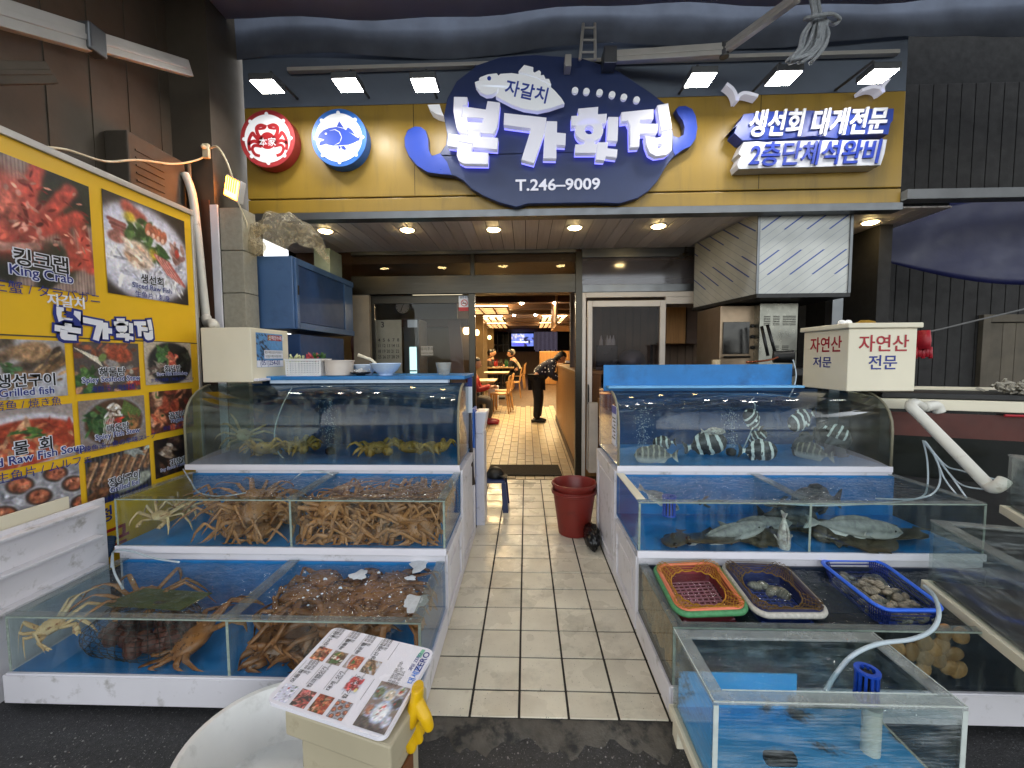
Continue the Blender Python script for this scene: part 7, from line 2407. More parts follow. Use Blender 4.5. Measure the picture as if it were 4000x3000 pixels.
def seated(label, x, y, rz, m_top, hair_m, lean=.12, m_leg=None, boots=None, head=True):
    t = thing('person', label, 'person', (0, 0, 0))
    P = [((0, 0, .50), .15), ((0, .04 + lean * .3, .72), .135), ((0, .06 + lean, .93), .15), ((0, .08 + lean, 1.06), .05), ((.10, .04, .48), .09), ((.12, .42, .48), .07), ((.12, .40, .10), .045), ((-.10, .04, .48), .09), ((-.12, .42, .48), .07), ((-.12, .40, .10), .045), ((.18, .06 + lean, .92), .06), ((.24, .16 + lean, .68), .045), ((.12, .38 + lean, .74), .034), ((-.18, .06 + lean, .92), .06), ((-.24, .16 + lean, .68), .045), ((-.12, .38 + lean, .74), .034)]
    ed = [(0, 1), (1, 2), (2, 3), (0, 4), (4, 5), (5, 6), (0, 7), (7, 8), (8, 9), (2, 10), (10, 11), (11, 12), (2, 13), (13, 14), (14, 15)]
    skin('body', P, ed, m_skin, t)
    ix = [0, 1, 2, 10, 11, 12, 13, 14, 15]
    skin('jacket', [(P[i][0], P[i][1] + .015) for i in ix], [(ix.index(a), ix.index(b2)) for a, b2 in ed if a in ix and b2 in ix], m_top, t)
    ix = [0, 4, 5, 6, 7, 8, 9]
    skin('trousers', [(P[i][0], P[i][1] + .016) for i in ix], [(ix.index(a), ix.index(b2)) for a, b2 in ed if a in ix and b2 in ix], m_leg or m_blk, t)
    if head:
        head_at(t, (0, .11 + lean, 1.19), (0, 1, -.25), hair_m)
    hand(t, (.12, .38 + lean, .74), (-.2, 1, 0))
    hand(t, (-.12, .38 + lean, .74), (.2, 1, 0))
    for s_ in (-1, 1):
        q = Vector((s_ * .12, .40, 0))
        if boots:
            MB().tube([q + Vector((0, -.02, .28)), q + Vector((0, -.01, .12)), q + Vector((0, .01, .05)), q + Vector((0, .12, .045)), q + Vector((0, .20, .035))], [.062, .056, .055, .045, .03], 10).build('boot', boots, t, smooth='all')
        else:
            MB().tube([q + Vector((0, -.06, .04)), q + Vector((0, .05, .05)), q + Vector((0, .18, .03))], [.04, .05, .03], 8).build('shoe', m_black, t, smooth='all')
    t.location = (x, y, fz(y))
    t.rotation_euler = (0, 0, R(rz))
    return t


seated('person in a black jacket seated with their back to the aisle', -.30, 14.0, 90, M('black_jacket', (.03, .03, .035), .8), m_hair)
seated('person in a white top with grey hair seated beyond the one in black', -.26, 14.9, 92, M('cream_top', (.78, .74, .62), .8), M('grey_hair', (.60, .58, .54), .6))
seated('person in a brown top at the left of the seated group\'s table', -1.42, 14.0, -90, M('brown_top', (.22, .15, .10), .8), m_hair)
seated('person in a dark top beside the one in brown', -1.40, 15.0, -88, M('charcoal_top', (.09, .08, .08), .8), m_hair)
seated('person in a grey apron and red boots sitting just inside the doorway', -1.14, 8.2, -90, M('red_sleeve', (.62, .10, .10), .7), m_hair, .05, M('grey_apron', (.30, .27, .24), .7), M('red_boot', (.60, .10, .16), .35), head=True)
o = MB().box(-1.32, -.98, 8.02, 8.38, fz(8.2), fz(8.2) + .34).build('low_stool', m_wclean, bev=.01)
tag(o, 'low white stool just inside the doorway', 'stool')

# ------------------------------------------------------------------ behind the left glass
struct(MB().box(-2.75, -1.20, 7.3, 7.4, 0, 2.6).build('wall_left_room', M('pale_room_wall', (.40, .36, .29), .7)))
o = MB().box(-2.72, -.98, 7.15, 7.28, 1.98, 2.12).build('wall_shelf', m_woodd)
tag(o, 'brown shelf edge under the wall clock', 'shelf')
q = at(1572, 1197, Y=7.05)
ck = thing('wall_clock', 'round white wall clock seen through the glass leaf', 'clock', (q.x, 7.1, q.z - .13))
MB().prism([disc(q.x, q.z, .135)], 7.06, 7.10).build('case', m_steeld, ck)
MB().prism([disc(q.x, q.z, .115)], 7.055, 7.0595).build('face', m_wink, ck)
for a, l_ in ((60, .06), (250, .09)):
    MB().tube([(q.x, 7.05, q.z), (q.x + l_ * math.cos(R(a)), 7.05, q.z + l_ * math.sin(R(a)))], .005, 5).build('hand', m_ink, ck)
for k in range(12):
    a = k * PI / 6
    MB().box(q.x + .1 * math.cos(a) - .005, q.x + .1 * math.cos(a) + .005, 7.052, 7.0545, q.z + .1 * math.sin(a) - .005, q.z + .1 * math.sin(a) + .005).build('hour_mark', m_ink, ck)
q0, q1 = at(1575, 1245, Y=6.2), at(1640, 1500, Y=6.2)
fr_ = thing('drinks_fridge', 'tall drinks fridge with a lit window behind the glass leaf', 'fridge', ((q0.x + q1.x) / 2, 6.4, 0))
MB().box(q0.x, q1.x, 6.2, 6.75, .05, q0.z).build('body', M('fridge_grey', (.34, .35, .37), .4), fr_, bev=.01)
MB().box(q0.x + .07, q1.x - .02, 6.18, 6.199, q0.z - .13, q0.z - .02).build('header', M('fridge_header', (.75, .78, .82), .4, emit=(.8, .85, .9), es=.06), fr_)
MB().box(q0.x + .09, q1.x - .04, 6.185, 6.199, .5, q0.z - .42).build('lit_window', emit('fridge_light', (.78, .95, .95), .45), fr_)
for k in range(8):
    MB().box(q0.x + .09, q1.x - .04, 6.178, 6.184, .62 + .09 * k, .64 + .09 * k).build('shelf', M('fridge_grey', 0), fr_)
q0, q1 = at(1462, 1250, Y=5.25), at(1572, 1470, Y=5.25)
ca = thing('wall_calendar', 'large paper calendar with big date numbers behind the glass leaf', 'calendar', ((q0.x + q1.x) / 2, 5.25, q1.z))
MB().box(q0.x, q1.x, 5.25, 5.256, q1.z, q0.z).build('sheet', M('calendar_paper', (.60, .58, .54), .6), ca)
q = at(1494, 1268, Y=5.245)
MB().text('cal3', (q.x, 5.247, q.z), .075).build('month', m_ink, ca)
for k, py in (('calr1', 1328), ('calr2', 1350), ('calr3', 1372), ('calr4', 1394)):
    q = at(1518, py, Y=5.245)
    MB().text(k, (q.x, 5.247, q.z), .042, w=.27).build('date_row', m_ink, ca)
for px, lb in ((1395, 'dark red rubber gloves hanging behind the calendar, first bundle'), (1430, 'dark red rubber gloves hanging beside the calendar, second bundle')):
    q = at(px, 1350, Y=5.15)
    m2 = MB().tube([q + Vector((0, 0, .16)), q + Vector((0, 0, .05)), q + Vector((0, 0, -.08))], [.05, .075, .07], 12)
    for k in range(4):
        m2.tube([q + Vector((-.05 + .033 * k, 0, -.06)), q + Vector((-.055 + .036 * k, 0, -.2))], [.018, .012], 7)
    o = m2.build('rubber_gloves', M('maroon_rubber', (.33, .09, .13), .5), smooth='all')
    tag(o, lb, 'gloves', 'maroon gloves')
o = MB().hexa([(-1.02, 6.0, .3), (-.82, 6.0, .3), (-.82, 6.03, .3), (-1.02, 6.03, .3)], [(-1.16, 6.2, 2.0), (-.98, 6.2, 2.0), (-.98, 6.23, 2.0), (-1.16, 6.23, 2.0)]).build('leaning_board', M('red_brown_board', (.34, .20, .12), .5))
tag(o, 'long reddish board leaning behind the glass leaf', 'board')
t = thing('ceiling_panel_light', 'lit strip light high in the room behind the glass leaf', 'ceiling light', (-1.3, 6.5, 2.4))
MB().box(-1.75, -.95, 6.3, 6.42, 2.42, 2.45).build('frame', m_white, t)
MB().box(-1.73, -.97, 6.31, 6.41, 2.412, 2.4185).build('diffuser', emit('room_strip_light', (1.0, .93, .78), .8), t)
# door mat
o = MB().hexa([(-.50, 5.01, .001), (.44, 5.01, .001), (.42, 5.44, .02), (-.47, 5.44, .02)], [(-.50, 5.01, .014), (.44, 5.01, .014), (.42, 5.44, .033), (-.47, 5.44, .033)]).build('door_mat', M('brown_mat', (.20, .17, .14), .9, var=.3, vs=50, bump=1, bs=200), bev=.005)
o.location.z += .003
tag(o, 'dark brown ribbed door mat on the threshold', 'mat')

# ================================================================== right side props
cbx = thing('cream_sign_box', 'cream box with red and blue Korean lettering on the end of the right tanks', 'box', (2.25, 2.95, 1.215))
MB().box(2.05, 2.47, 2.73, 3.16, 1.215, 1.615).build('body', m_cream, cbx, bev=.005)
MB().box(2.03, 2.49, 2.71, 3.18, 1.616, 1.648).build('lid', m_cream, cbx, bev=.006)
for key, x, z, s_, mt in (('t_jayeonsan', 2.265, 1.52, .085, m_rink), ('t_jeonmun', 2.265, 1.40, .075, m_bink)):
    MB().text(key, (x, 2.7275, z), s_).build('lettering', mt, cbx)
for key, y, z, s_, mt in (('t_jayeonsan', 2.935, 1.52, .085, m_rink), ('t_jeo', 2.96, 1.40, .06, m_bink)):
    MB().text(key, (2.0475, y, z), s_, ax=(0, -1, 0), ay=(0, 0, 1), w=.30 if 'yeon' in key else .18).build('lettering', mt, cbx)
for px, lb in ((3288, 'white ball on the cream sign box, left of a pair'), (3312, 'white ball on the cream sign box, right of a pair')):
    c = at(px, 1272, Y=2.95)
    o = MB().ball((c.x, c.y, 1.668), .024, .024, .02, 14, 8).build('white_ball', m_white, smooth='all')
    tag(o, lb, 'ball', 'pair of white balls')
# dark tank and counter at the far right, set at an angle
RA = Matrix.Translation((2.45, 2.95, 0)) @ Matrix.Rotation(R(-22), 4, 'Z')
dk = thing('dark_tank', 'dark glass tank with a cream rim and black cover at the far right', 'tank', (2.45, 2.95, 0))
MB().box(.0, 2.2, .0, .6, .62, 1.08, RA).build('glass_box', M('murky_glass', (.09, .10, .09), .15, var=.3, vs=3), dk)
MB().box(-.02, 2.22, -.02, .62, 1.081, 1.15, RA).build('rim', m_cream, dk, bev=.004)
MB().box(.0, 2.2, .0, .6, 1.151, 1.19, RA).build('cover', m_black, dk, bev=.008)
MB().box(.05, .75, -.004, -.001, .90, 1.06, RA).build('red_panel', M('rust_red', (.30, .12, .08), .6, var=.2), dk)
MB().box(-.02, 2.2, 0, .6, 0, .618, RA).build('base', m_dwall, dk)
for k, (a, l_) in enumerate(((-.05, .75), (.35, .5))):
    o = MB().box(a, a + l_, .35 + .12 * k, .40 + .12 * k, 1.192, 1.208, RA).build('cream_batten', m_cream, bev=.002)
    tag(o, ('longer', 'shorter')[k] + ' cream batten lying on the dark cover', 'batten', 'battens on the dark cover')
c = at(3960, 1600, Y=2.75)
mo = MB()
rg = random.Random(4)
for k in range(120):
    q = Vector((c.x + rg.gauss(.06, .06), c.y + rg.gauss(0, .06), 1.20 + abs(rg.gauss(0, .03))))
    mo.tube([q, q + Vector((rg.uniform(-.05, .05), rg.uniform(-.04, .04), rg.uniform(-.01, .03)))], .008, 5)
o = mo.build('mop_head', M('dirty_wool', (.62, .60, .55), .9, var=.3, vs=30))
tag(o, 'shaggy off-white mop head lying on the dark cover', 'mop', kind='stuff')
o = MB().tube([c + Vector((-.12, -.06, -.03)), c + Vector((.3, -.16, -.03))], .008, 7).build('red_rod', m_rink)
tag(o, 'thin red rod beside the mop head', 'rod')
# white drain pipe with elbows
o = MB().tube(spl([at(3670, 1610, Y=2.75), at(3655, 1585, Y=2.75), at(3610, 1590, Y=2.72)], 6), .032, 14).build('pipe_elbow', m_pvc, smooth='all')
tag(o, 'short white pipe elbow at the corner of the dark tank', 'pipe')
pp = [at(3600, 1592, Y=2.72), at(3572, 1575, Y=2.66), at(3560, 1590, Y=2.60), at(3600, 1630, Y=2.56), at(3740, 1772, Y=2.38), at(3850, 1885, Y=2.26), at(3878, 1905, Y=2.22), at(3905, 1895, Y=2.2), at(3925, 1875, Y=2.2)]
o = MB().tube(spl(pp, 6), .030, 16).build('drain_pipe', m_pvc, smooth='all')
tag(o, 'white pipe slanting down from the upper right tank', 'pipe')
for k, pts in enumerate(([(3605, 1720, 2.6), (3622, 1800, 2.55), (3622, 1900, 2.45), (3590, 1945, 2.3), (3450, 1965, 2.25), (3200, 1975, 2.25), (3000, 1963, 2.25)], [(3608, 1722, 2.58), (3660, 1800, 2.52), (3672, 1880, 2.4), (3640, 1930, 2.3), (3560, 1950, 2.25), (3420, 1948, 2.3)],
                         [(3612, 1722, 2.56), (3650, 1780, 2.5), (3690, 1870, 2.4), (3735, 1930, 2.3)], [(3614, 1724, 2.56), (3670, 1800, 2.5), (3730, 1880, 2.35), (3775, 1945, 2.25)], [(3616, 1726, 2.56), (3690, 1815, 2.5), (3760, 1840, 2.4), (3890, 1873, 2.25)], [(3612, 1730, 2.56), (3700, 1840, 2.5), (3760, 1895, 2.35), (3860, 1913, 2.25)])):
    hose([at(x, y, Y=Y) for x, y, Y in pts], .0045, ('longest thin hose of the bundle, running left across the middle right tank', 'second hose of the bundle, curving into the water', 'hose of the bundle dropping to the right bay', 'hose of the bundle reaching the far edge of the middle right tank', 'hose of the bundle running towards the slanting pipe', 'hose of the bundle ending near the pipe elbow')[k], None, 'bundle of air hoses')
hose([at(3098, 1405, Y=3.0), at(3110, 1460, Y=2.98), at(3102, 1510, Y=2.95), at(3082, 1552, Y=2.9)], .004, 'thin hose hanging between the splash board and the cream box')
# clear trays on cream stands
for nm, lb, org, rz, (w_, d, h), z0 in (('lower', 'large scratched clear tray on a cream stand at the right edge', (1.852, 1.93), -15, (1.2, .95, .28), .40), ('upper', 'smaller scratched clear tray above the large one at the right edge', (2.39, 2.12), -28, (.7, .5, .25), .69)):
    T = Matrix.Translation((org[0], org[1], 0)) @ Matrix.Rotation(R(rz), 4, 'Z')
    t = thing('clear_tray', lb, 'tray', (org[0], org[1], z0 - .06), 'clear trays')
    MB().box(0, .012, -d, 0, z0, z0 + h, T).build('side', m_acry, t)
    MB().box(.013, w_, -.012, 0, z0, z0 + h, T).build('side', m_acry, t)
    MB().box(.013, w_, -d, -d + .012, z0, z0 + h, T).build('side', m_acry, t)
    MB().box(.013, w_ - .013, -d + .013, -.013, z0, z0 + .01, T).build('floor', M('dark_tray_floor', (.20, .18, .19), .5, var=.2), t)
    MB().box(-.004, .05, -d, .004, z0 + h + .001, z0 + h + .010, T).build('rim', m_acryt, t, bev=.002)
    MB().box(.051, w_, -.046, .004, z0 + h + .001, z0 + h + .010, T).build('rim', m_acryt, t, bev=.002)
    MB().box(-.015, .03, -d - .02, .02, z0 - .045, z0 - .003, T).build('stand_rail', m_cream, t, bev=.003)
    MB().box(.031, w_, -.03, .02, z0 - .045, z0 - .003, T).build('stand_rail', m_cream, t, bev=.003)
    MB().box(.0, .05, -d * .80, -d * .80 + .05, -.03, z0 - .046, T).build('stand_leg', m_cream, t, bev=.003)
    MB().tube([T @ Vector((.34, -.10, z0 + .012)), T @ Vector((.34, -.10, z0 + h * .55))], .028, 12).build('standpipe', m_pvc, t, smooth=True)
# dark yard: door, line, gloves, tarp
t = thing('plank_door', 'dim weathered plank door in the dark side wall', 'door', at(3900, 1500, Y=5.18))
a, b2 = at(3830, 1230, Y=5.2), at(4120, 1640, Y=5.2)
m_dd = M('weathered_door', (.33, .30, .25), .75, var=.25, vs=4, rnd=.15)
for k in range(6):
    MB().box(a.x + .1 + .15 * k, a.x + .245 + .15 * k, 5.18, 5.215, .2, a.z - .1).build('plank', m_dd, t, bev=.004)
MB().box(a.x, a.x + .09, 5.16, 5.218, .2, a.z).build('jamb', m_dd, t, bev=.004)
MB().box(a.x + .091, a.x + 1.1, 5.16, 5.218, a.z - .09, a.z).build('lintel', m_dd, t, bev=.004)
o = MB().tube(spl([at(3480, 1290, Y=4.2), at(3560, 1300, Y=4.2), at(3640, 1293, Y=4.2), at(3800, 1255, Y=4.2), at(4010, 1205, Y=4.2)], 6), .008, 6).build('clothes_line', M('grey_rope', (.42, .42, .42), .8))
tag(o, 'grey line strung across the dark side wall', 'line')
c = at(3595, 1340, Y=4.2)
m2 = MB().tube([c + Vector((0, 0, .12)), c + Vector((0, 0, .02)), c + Vector((0, 0, -.06))], [.085, .10, .095], 14, flat=.5)
for k in range(6):
    m2.tube([c + Vector((-.08 + .032 * k, -.01, -.04)), c + Vector((-.09 + .036 * k, -.015, -.135 - .015 * (k % 2)))], [.022, .016], 7)
o = m2.build('red_gloves', M('red_rubber', (.62, .10, .16), .5, var=.15, vs=20, bump=.6, bs=40), smooth='all')
tag(o, 'red rubber gloves hanging on the line in the dark yard', 'gloves')
tp_ = MB()
for j in range(15):
    for i in range(31):
        u, v_ = i / 30, j / 14
        px = 3380 + 760 * u
        top = 840 - 120 * u
        bot = 1000 + 130 * math.sin(min(1, u * 1.15) * PI * .5) - 20 * u
        q = at(px, top + (bot - top) * v_, Y=4.55 - .5 * u + .02 * math.sin(u * 9 + v_ * 3))
        tp_.v.append(tuple(q))
for j in range(14):
    for i in range(30):
        a_ = j * 31 + i
        tp_.f.append((a_, a_ + 1, a_ + 32, a_ + 31))
o = tp_.build('blue_tarp', M('blue_tarpaulin', (.07, .09, .26), .45, var=.15, vs=3, bump=.5, bs=12), smooth='all')
md = o.modifiers.new('t', 'SOLIDIFY')
md.thickness = .004
tag(o, 'deep blue tarpaulin slung in the dark yard at the right', 'tarpaulin')
c = at(3380, 1275, Y=3.5)
o = MB().ball((c.x, c.y, c.z), .09, .06, .05, 14, 8, fn=lambda u: 1 + .1 * math.sin(u.x * 12)).build('yellow_cloth', M('dull_yellow_cloth', (.55, .42, .06), .8), smooth='all')
tag(o, 'crumpled yellow cloth behind the cream sign box', 'cloth')
c = at(3470, 1300, Y=3.5)
o = MB().ball((c.x, c.y, c.z - .1), .14, .10, .18, 14, 10, fn=lambda u: 1 + .08 * math.sin(u.x * 9 + u.z * 7)).build('dark_sack', M('grey_sack', (.24, .22, .21), .8, var=.2), smooth='all')
tag(o, 'dark grey sack behind the cream sign box', 'sack')

# ------------------------------------------------------------------ baskets floating on the lowest right tank
def quad_at(Q, u, v_):
    a = Q[0].lerp(Q[1], u)
    b3 = Q[3].lerp(Q[2], u)
    return a.lerp(b3, v_)


def rrect(k=40, r_=.16, ins=0.):
    out = []
    for cx, cy, a0 in ((1 - r_, 1 - r_, 0), (r_, 1 - r_, 90), (r_, r_, 180), (1 - r_, r_, 270)):
        for j in range(k // 4):
            a = R(a0 + 90 * j / (k // 4 - 1))
            out.append((cx + r_ * math.cos(a), cy + r_ * math.sin(a)))
    return [(.5 + (u - .5) * (1 - ins), .5 + (v_ - .5) * (1 - ins)) for u, v_ in out]


def net_mat(name, col):
    return M(name, col, .6, var=.2, vs=20)


def basket(label, Q, dep, mrim, mwall, mgrid, mnet=None, mrope=None, nx=9, ny=12):
    Q = [Vector(q) for q in Q]
    c = quad_at(Q, .5, .5)
    t = thing('basket', label, 'basket', (c.x, c.y, c.z - dep), 'baskets on the lowest right tank')
    z0 = c.z

    def loop(ins, dz):
        return [quad_at(Q, u, v_) + Vector((0, 0, dz)) for u, v_ in rrect(40, .16, ins)]

    def loft(name, loops, mat, wire=0):
        m = MB()
        n = len(loops[0])
        for lp in loops:
            m.v += [tuple(p_) for p_ in lp]
        for i in range(len(loops) - 1):
            for j in range(n):
                a, b3 = i * n + j, i * n + (j + 1) % n
                m.f.append((a, b3, b3 + n, a + n))
        o = m.build(name, mat, t, smooth='all')
        if wire:
            md = o.modifiers.new('w', 'WIREFRAME')
            md.thickness = wire
            md.use_replace = True
        return o
    lp = loop(.04, 0)
    MB().tube(lp + [lp[0], lp[1]], .010, 8, caps=False, flat=.7).build('rim', mrim, t, smooth='all')
    if mnet is None:
        loft('wall', [loop(.05 + .03 * k, -dep * k / 5) for k in range(6)], mwall, .006)
    else:
        loft('wall', [loop(.05 + .03 * k, -dep * k / 5) for k in range(6)], mwall)
    if mnet is not None:
        MB().add([tuple(quad_at(Q, u, v_) + Vector((0, 0, -dep - .006))) for u, v_ in ((.1, .1), (.9, .1), (.9, .9), (.1, .9))], [(0, 1, 2, 3)]).build('base_sheet', mwall, t)
    # lattice floor
    for k in range(nx):
        u = .14 + .72 * k / (nx - 1)
        MB().tube([quad_at(Q, u, .12) + Vector((0, 0, -dep)), quad_at(Q, u, .88) + Vector((0, 0, -dep))], .0035, 5).build('lattice_bar', mgrid, t)
    for k in range(ny):
        v_ = .12 + .76 * k / (ny - 1)
        MB().tube([quad_at(Q, .12, v_) + Vector((0, 0, -dep + .001)), quad_at(Q, .88, v_) + Vector((0, 0, -dep + .001))], .0035, 5).build('lattice_bar', mgrid, t)
    if mnet is not None:
        lp2 = loop(-.03, -.012)
        MB().tube(lp2 + [lp2[0], lp2[1]], .013, 8, caps=False).build('outer_rope', mrope, t, smooth='all')
        k_ = 6
        rows = []
        for k in range(k_ + 1):
            f_ = k / k_
            ins = -.02 + .27 * f_
            n = 64
            row = []
            for j in range(n):
                a = 2 * PI * j / n
                r_ = rrect(64, .16 + .28 * f_, ins)[j]
                row.append(quad_at(Q, *r_) + Vector((0, 0, .012 - .025 * f_ + (.004 * math.sin(j * 1.7 + k)))))
            rows.append(row)
        loft('net', rows, mnet, .0024)
        lp3 = rows[-1]
        MB().tube(lp3 + [lp3[0], lp3[1]], .0035, 6, caps=False).build('net_cord', mnet, t, smooth='all')
    return t, Q


ZB = .402
basket('pink lattice basket with an orange rim, wrapped in a green and yellow net', [(.640, 2.050, ZB), (.950, 2.085, ZB), (.912, 1.690, ZB), (.622, 1.665, ZB)], .075, M('salmon_plastic', (.88, .48, .36), .4), M('pink_wall', (.55, .17, .20), .5), M('pink_lattice', (.85, .50, .55), .5), net_mat('orange_net', (.72, .50, .10)), M('green_rope', (.30, .55, .36), .6, var=.2, vs=60))
basket('blue-bottomed basket wrapped in a brown net with a white rope edge', [(.985, 2.075, ZB), (1.280, 2.060, ZB), (1.225, 1.675, ZB), (.945, 1.670, ZB)], .075, M('dark_blue_rim', (.10, .12, .28), .4), M('navy_wall', (.08, .14, .38), .5), M('blue_lattice', (.12, .24, .60), .5), net_mat('brown_net', (.40, .30, .12)), M('white_rope', (.74, .72, .68), .7, var=.2, vs=80))
_, Q3 = basket('bright blue plastic basket holding grey clams', [(1.478, 2.125, ZB), (1.800, 2.130, ZB), (1.718, 1.690, ZB), (1.442, 1.685, ZB)], .085, M('bright_blue_plastic', (.20, .42, .90), .35), M('blue_mesh', (.08, .16, .46), .5), M('blue_lattice', 0))


def shell_mesh(name, mat, a, b3, c3):
    def fn(u):
        return 1 + .015 * math.sin(40 * math.hypot(u.x - .6, u.y)) - .12 * max(0, u.x) * abs(u.y)
    return MB().ball((0, 0, 0), a, b3, c3, 16, 10, fn=fn).build(name, mat, org=(0, 0, 0), smooth='all')


b = NB('clam_shell')
p = b.n('BsdfPrincipled', Roughness=.4)
tc, oi = b.n('TexCoord'), b.n('ObjectInfo')
wv_ = b.n('TexWave', Scale=30.0, Distortion=2.0)
b.l(tc.outputs['Object'], wv_.inputs[0])
cl = b.mix(oi.outputs['Random'], lin((.40, .37, .31)), lin((.70, .65, .56)))
cl = b.mix(b.math('MULTIPLY', wv_.outputs[1], .5), cl, lin((.26, .24, .20)))
b.l(cl, p.inputs['Base Color'])
b.l(p.outputs[0], b.out.inputs[0])
cp_ = shell_mesh('clam', b.m, .030, .021, .012)
rg = random.Random(31)
n_cl = 0
for k in range(130):
    u, v_ = rg.uniform(.14, .86), rg.uniform(.12, .90)
    hgt = .06 * (1 - abs(u - .5) * 1.6) * (1 - abs(v_ - .55) * 1.2)
    q = quad_at(Q3, u, v_) + Vector((0, 0, -.082 + .012 + max(0, hgt) * rg.random()))
    o = cp_ if k == 0 else cp_.copy()
    if k:
        COL.objects.link(o)
    o.location = q
    o.rotation_euler = (rg.uniform(-.7, .7), rg.uniform(-.7, .7), rg.uniform(0, 6.3))
    o.scale = (rg.uniform(.75, 1.1),) * 3
    tag(o, 'grey clam in the heap inside the bright blue basket', 'clam', 'clams in the blue basket')
for k, (u, v_) in enumerate(((.42, .24), (.55, .22), (.66, .30), (.60, .36), (.74, .40))):
    q = quad_at([Vector(x) for x in ((.985, 2.075, ZB), (1.280, 2.060, ZB), (1.225, 1.675, ZB), (.945, 1.670, ZB))], u, v_) + Vector((0, 0, -.06))
    o = cp_.copy()
    COL.objects.link(o)
    o.location = q
    o.rotation_euler = (.2 * k, .1, k * 1.3)
    o.scale = (1.3,) * 3
    tag(o, 'grey clam at the back of the brown-netted basket', 'clam', 'clams in the netted basket')
m_aba = M('brown_shell', (.66, .47, .28), .5, var=.2, vs=30, bump=.6, bs=90, rnd=.25)
ab_ = shell_mesh('brown_shellfish', m_aba, .034, .030, .014)
k = 0
rg = random.Random(12)
for iy in range(11):           # stacked on edge along the aisle-side glass
    for iz in range(4):
        o = ab_ if k == 0 else ab_.copy()
        if k:
            COL.objects.link(o)
        k += 1
        o.location = (.603 + rg.uniform(0, .012), 1.645 + .044 * iy + (.02 if iz % 2 else 0), .168 + .052 * iz + rg.uniform(-.004, .004))
        o.rotation_euler = (0, R(90 + rg.uniform(-14, 14)), R(rg.uniform(-10, 10)))
        o.scale = (1, .72, 1)
        tag(o, 'brown oval shellfish stacked against the aisle-side glass of the lowest right tank', 'shellfish', 'shellfish along the aisle-side glass')
for x, y in ((1105, 630), (1240, 655), (1350, 575), (1350, 710), (1470, 720), (1605, 675), (1665, 515), (1520, 490), (1570, 790), (1640, 810), (1340, 810), (1440, 630), (1500, 600)):
    q = at(3000 + x / 2.212, 2250 + y / 2.212, Y=1.635)
    o = ab_.copy()
    COL.objects.link(o)
    o.location = (q.x, q.y, max(q.z, .165))
    o.rotation_euler = (R(90 + rg.uniform(-12, 12)), rg.uniform(0, 3), 0)
    o.scale = (1.12,) * 3
    tag(o, 'round brown shellfish pressed on the front glass of the lowest right tank', 'shellfish', 'shellfish on the front glass')

# ------------------------------------------------------------------ clear acrylic tank in front of the right tanks
ac = thing('acrylic_tank', 'scratched clear acrylic tank with blue floor in the right foreground', 'tank', (.93, 1.37, -.03))
x0, x1, y0, y1, zb, zt = .56, 1.295, 1.21, 1.545, .10, .395
for a in ((x0, x1, y0, y0 + .012), (x0, x1, y1 - .012, y1), (x0, x0 + .012, y0 + .013, y1 - .013), (x1 - .012, x1, y0 + .013, y1 - .013)):
    MB().box(*a, zb, zt).build('side', m_acry, ac)
for a in ((x0 - .002, x1 + .002, y0 - .002, y0 + .045), (x0 - .002, x1 + .002, y1 - .045, y1 + .002), (x0 - .002, x0 + .045, y0 + .046, y1 - .046), (x1 - .045, x1 + .002, y0 + .046, y1 - .046)):
    MB().box(*a, zt + .001, zt + .010).build('rim', m_acrim, ac, bev=.002)
MB().box(x0 + .013, x1 - .013, y0 + .013, y1 - .013, zb, zb + .012).build('floor_sheet', M('light_blue_floor', (.28, .66, .90), .4, var=.12, vs=4, dirt=((.20, .25, .27), 4.5, .53, .60)), ac)
MB().box(x0 + .014, x0 + .45, y1 - .020, y1 - .014, zb + .013, zb + .15).build('back_sheet', M('light_blue_floor', 0), ac)
MB().box(x0 + .0135, x1 - .0135, y0 + .0135, y1 - .021, zb + .013, .352).build('water', mwater('shallow_water', (.66, .86, .92), .5, 0), ac)
ws = MB()
for j in range(9):
    for i in range(21):
        x, y = x0 + .014 + (x1 - x0 - .028) * i / 20, y0 + .014 + (y1 - y0 - .036) * j / 8
        ws.v.append((x, y, .356 + .002 * math.sin(x * 40 + y * 25) + .0015 * math.sin(x * 90 - y * 60)))
for j in range(8):
    for i in range(20):
        a = j * 21 + i
        ws.f.append((a, a + 1, a + 22, a + 21))
ws.build('water_surface', m_water, ac, smooth='all')
MB().box(x0 - .012, x1 + .012, y0 - .012, y1 + .012, zb - .035, zb - .002).build('stand_rail', m_cream, ac, bev=.003)
for x in (x0, x1 - .05):
    for y in (y0, y1 - .05):
        MB().box(x, x + .05, y, y + .05, -.03, zb - .036).build('stand_leg', m_cream, ac, bev=.003)
MB().tube([(1.15, 1.36, zb + .013), (1.15, 1.36, .27)], .027, 14).build('standpipe', m_pvc, ac, smooth=True)
m_aed = M('acrylic_edge', (.74, .77, .75), .35, var=.12, vs=20)
for x in (x0 - .001, x1 - .014):
    MB().box(x, x + .015, y0 - .003, y0 - .001, zb, zt).build('corner_edge', m_aed, ac)
    MB().box(x if x < .9 else x + .012, (x if x < .9 else x + .012) + .003, y0 - .001, y1, zt + .0105, zt + .0125).build('top_edge', m_aed, ac)
MB().box(x0, x1, y0 - .003, y0 + .001, zt + .0105, zt + .0125).build('top_edge', m_aed, ac)
MB().box(x0 + .045, x1 - .045, y0 + .043, y0 + .046, zt + .0105, zt + .0125).build('top_edge', m_aed, ac)
c = at(3050, 2935, Y=1.27)
o = MB().box(c.x - .05, c.x + .05, 1.255, 1.29, zb + .05, zb + .085).build('black_heater', m_black, bev=.012)
tag(o, 'black block lying on the floor of the acrylic tank', 'heater')
c = at(3385, 2680, Y=1.36)
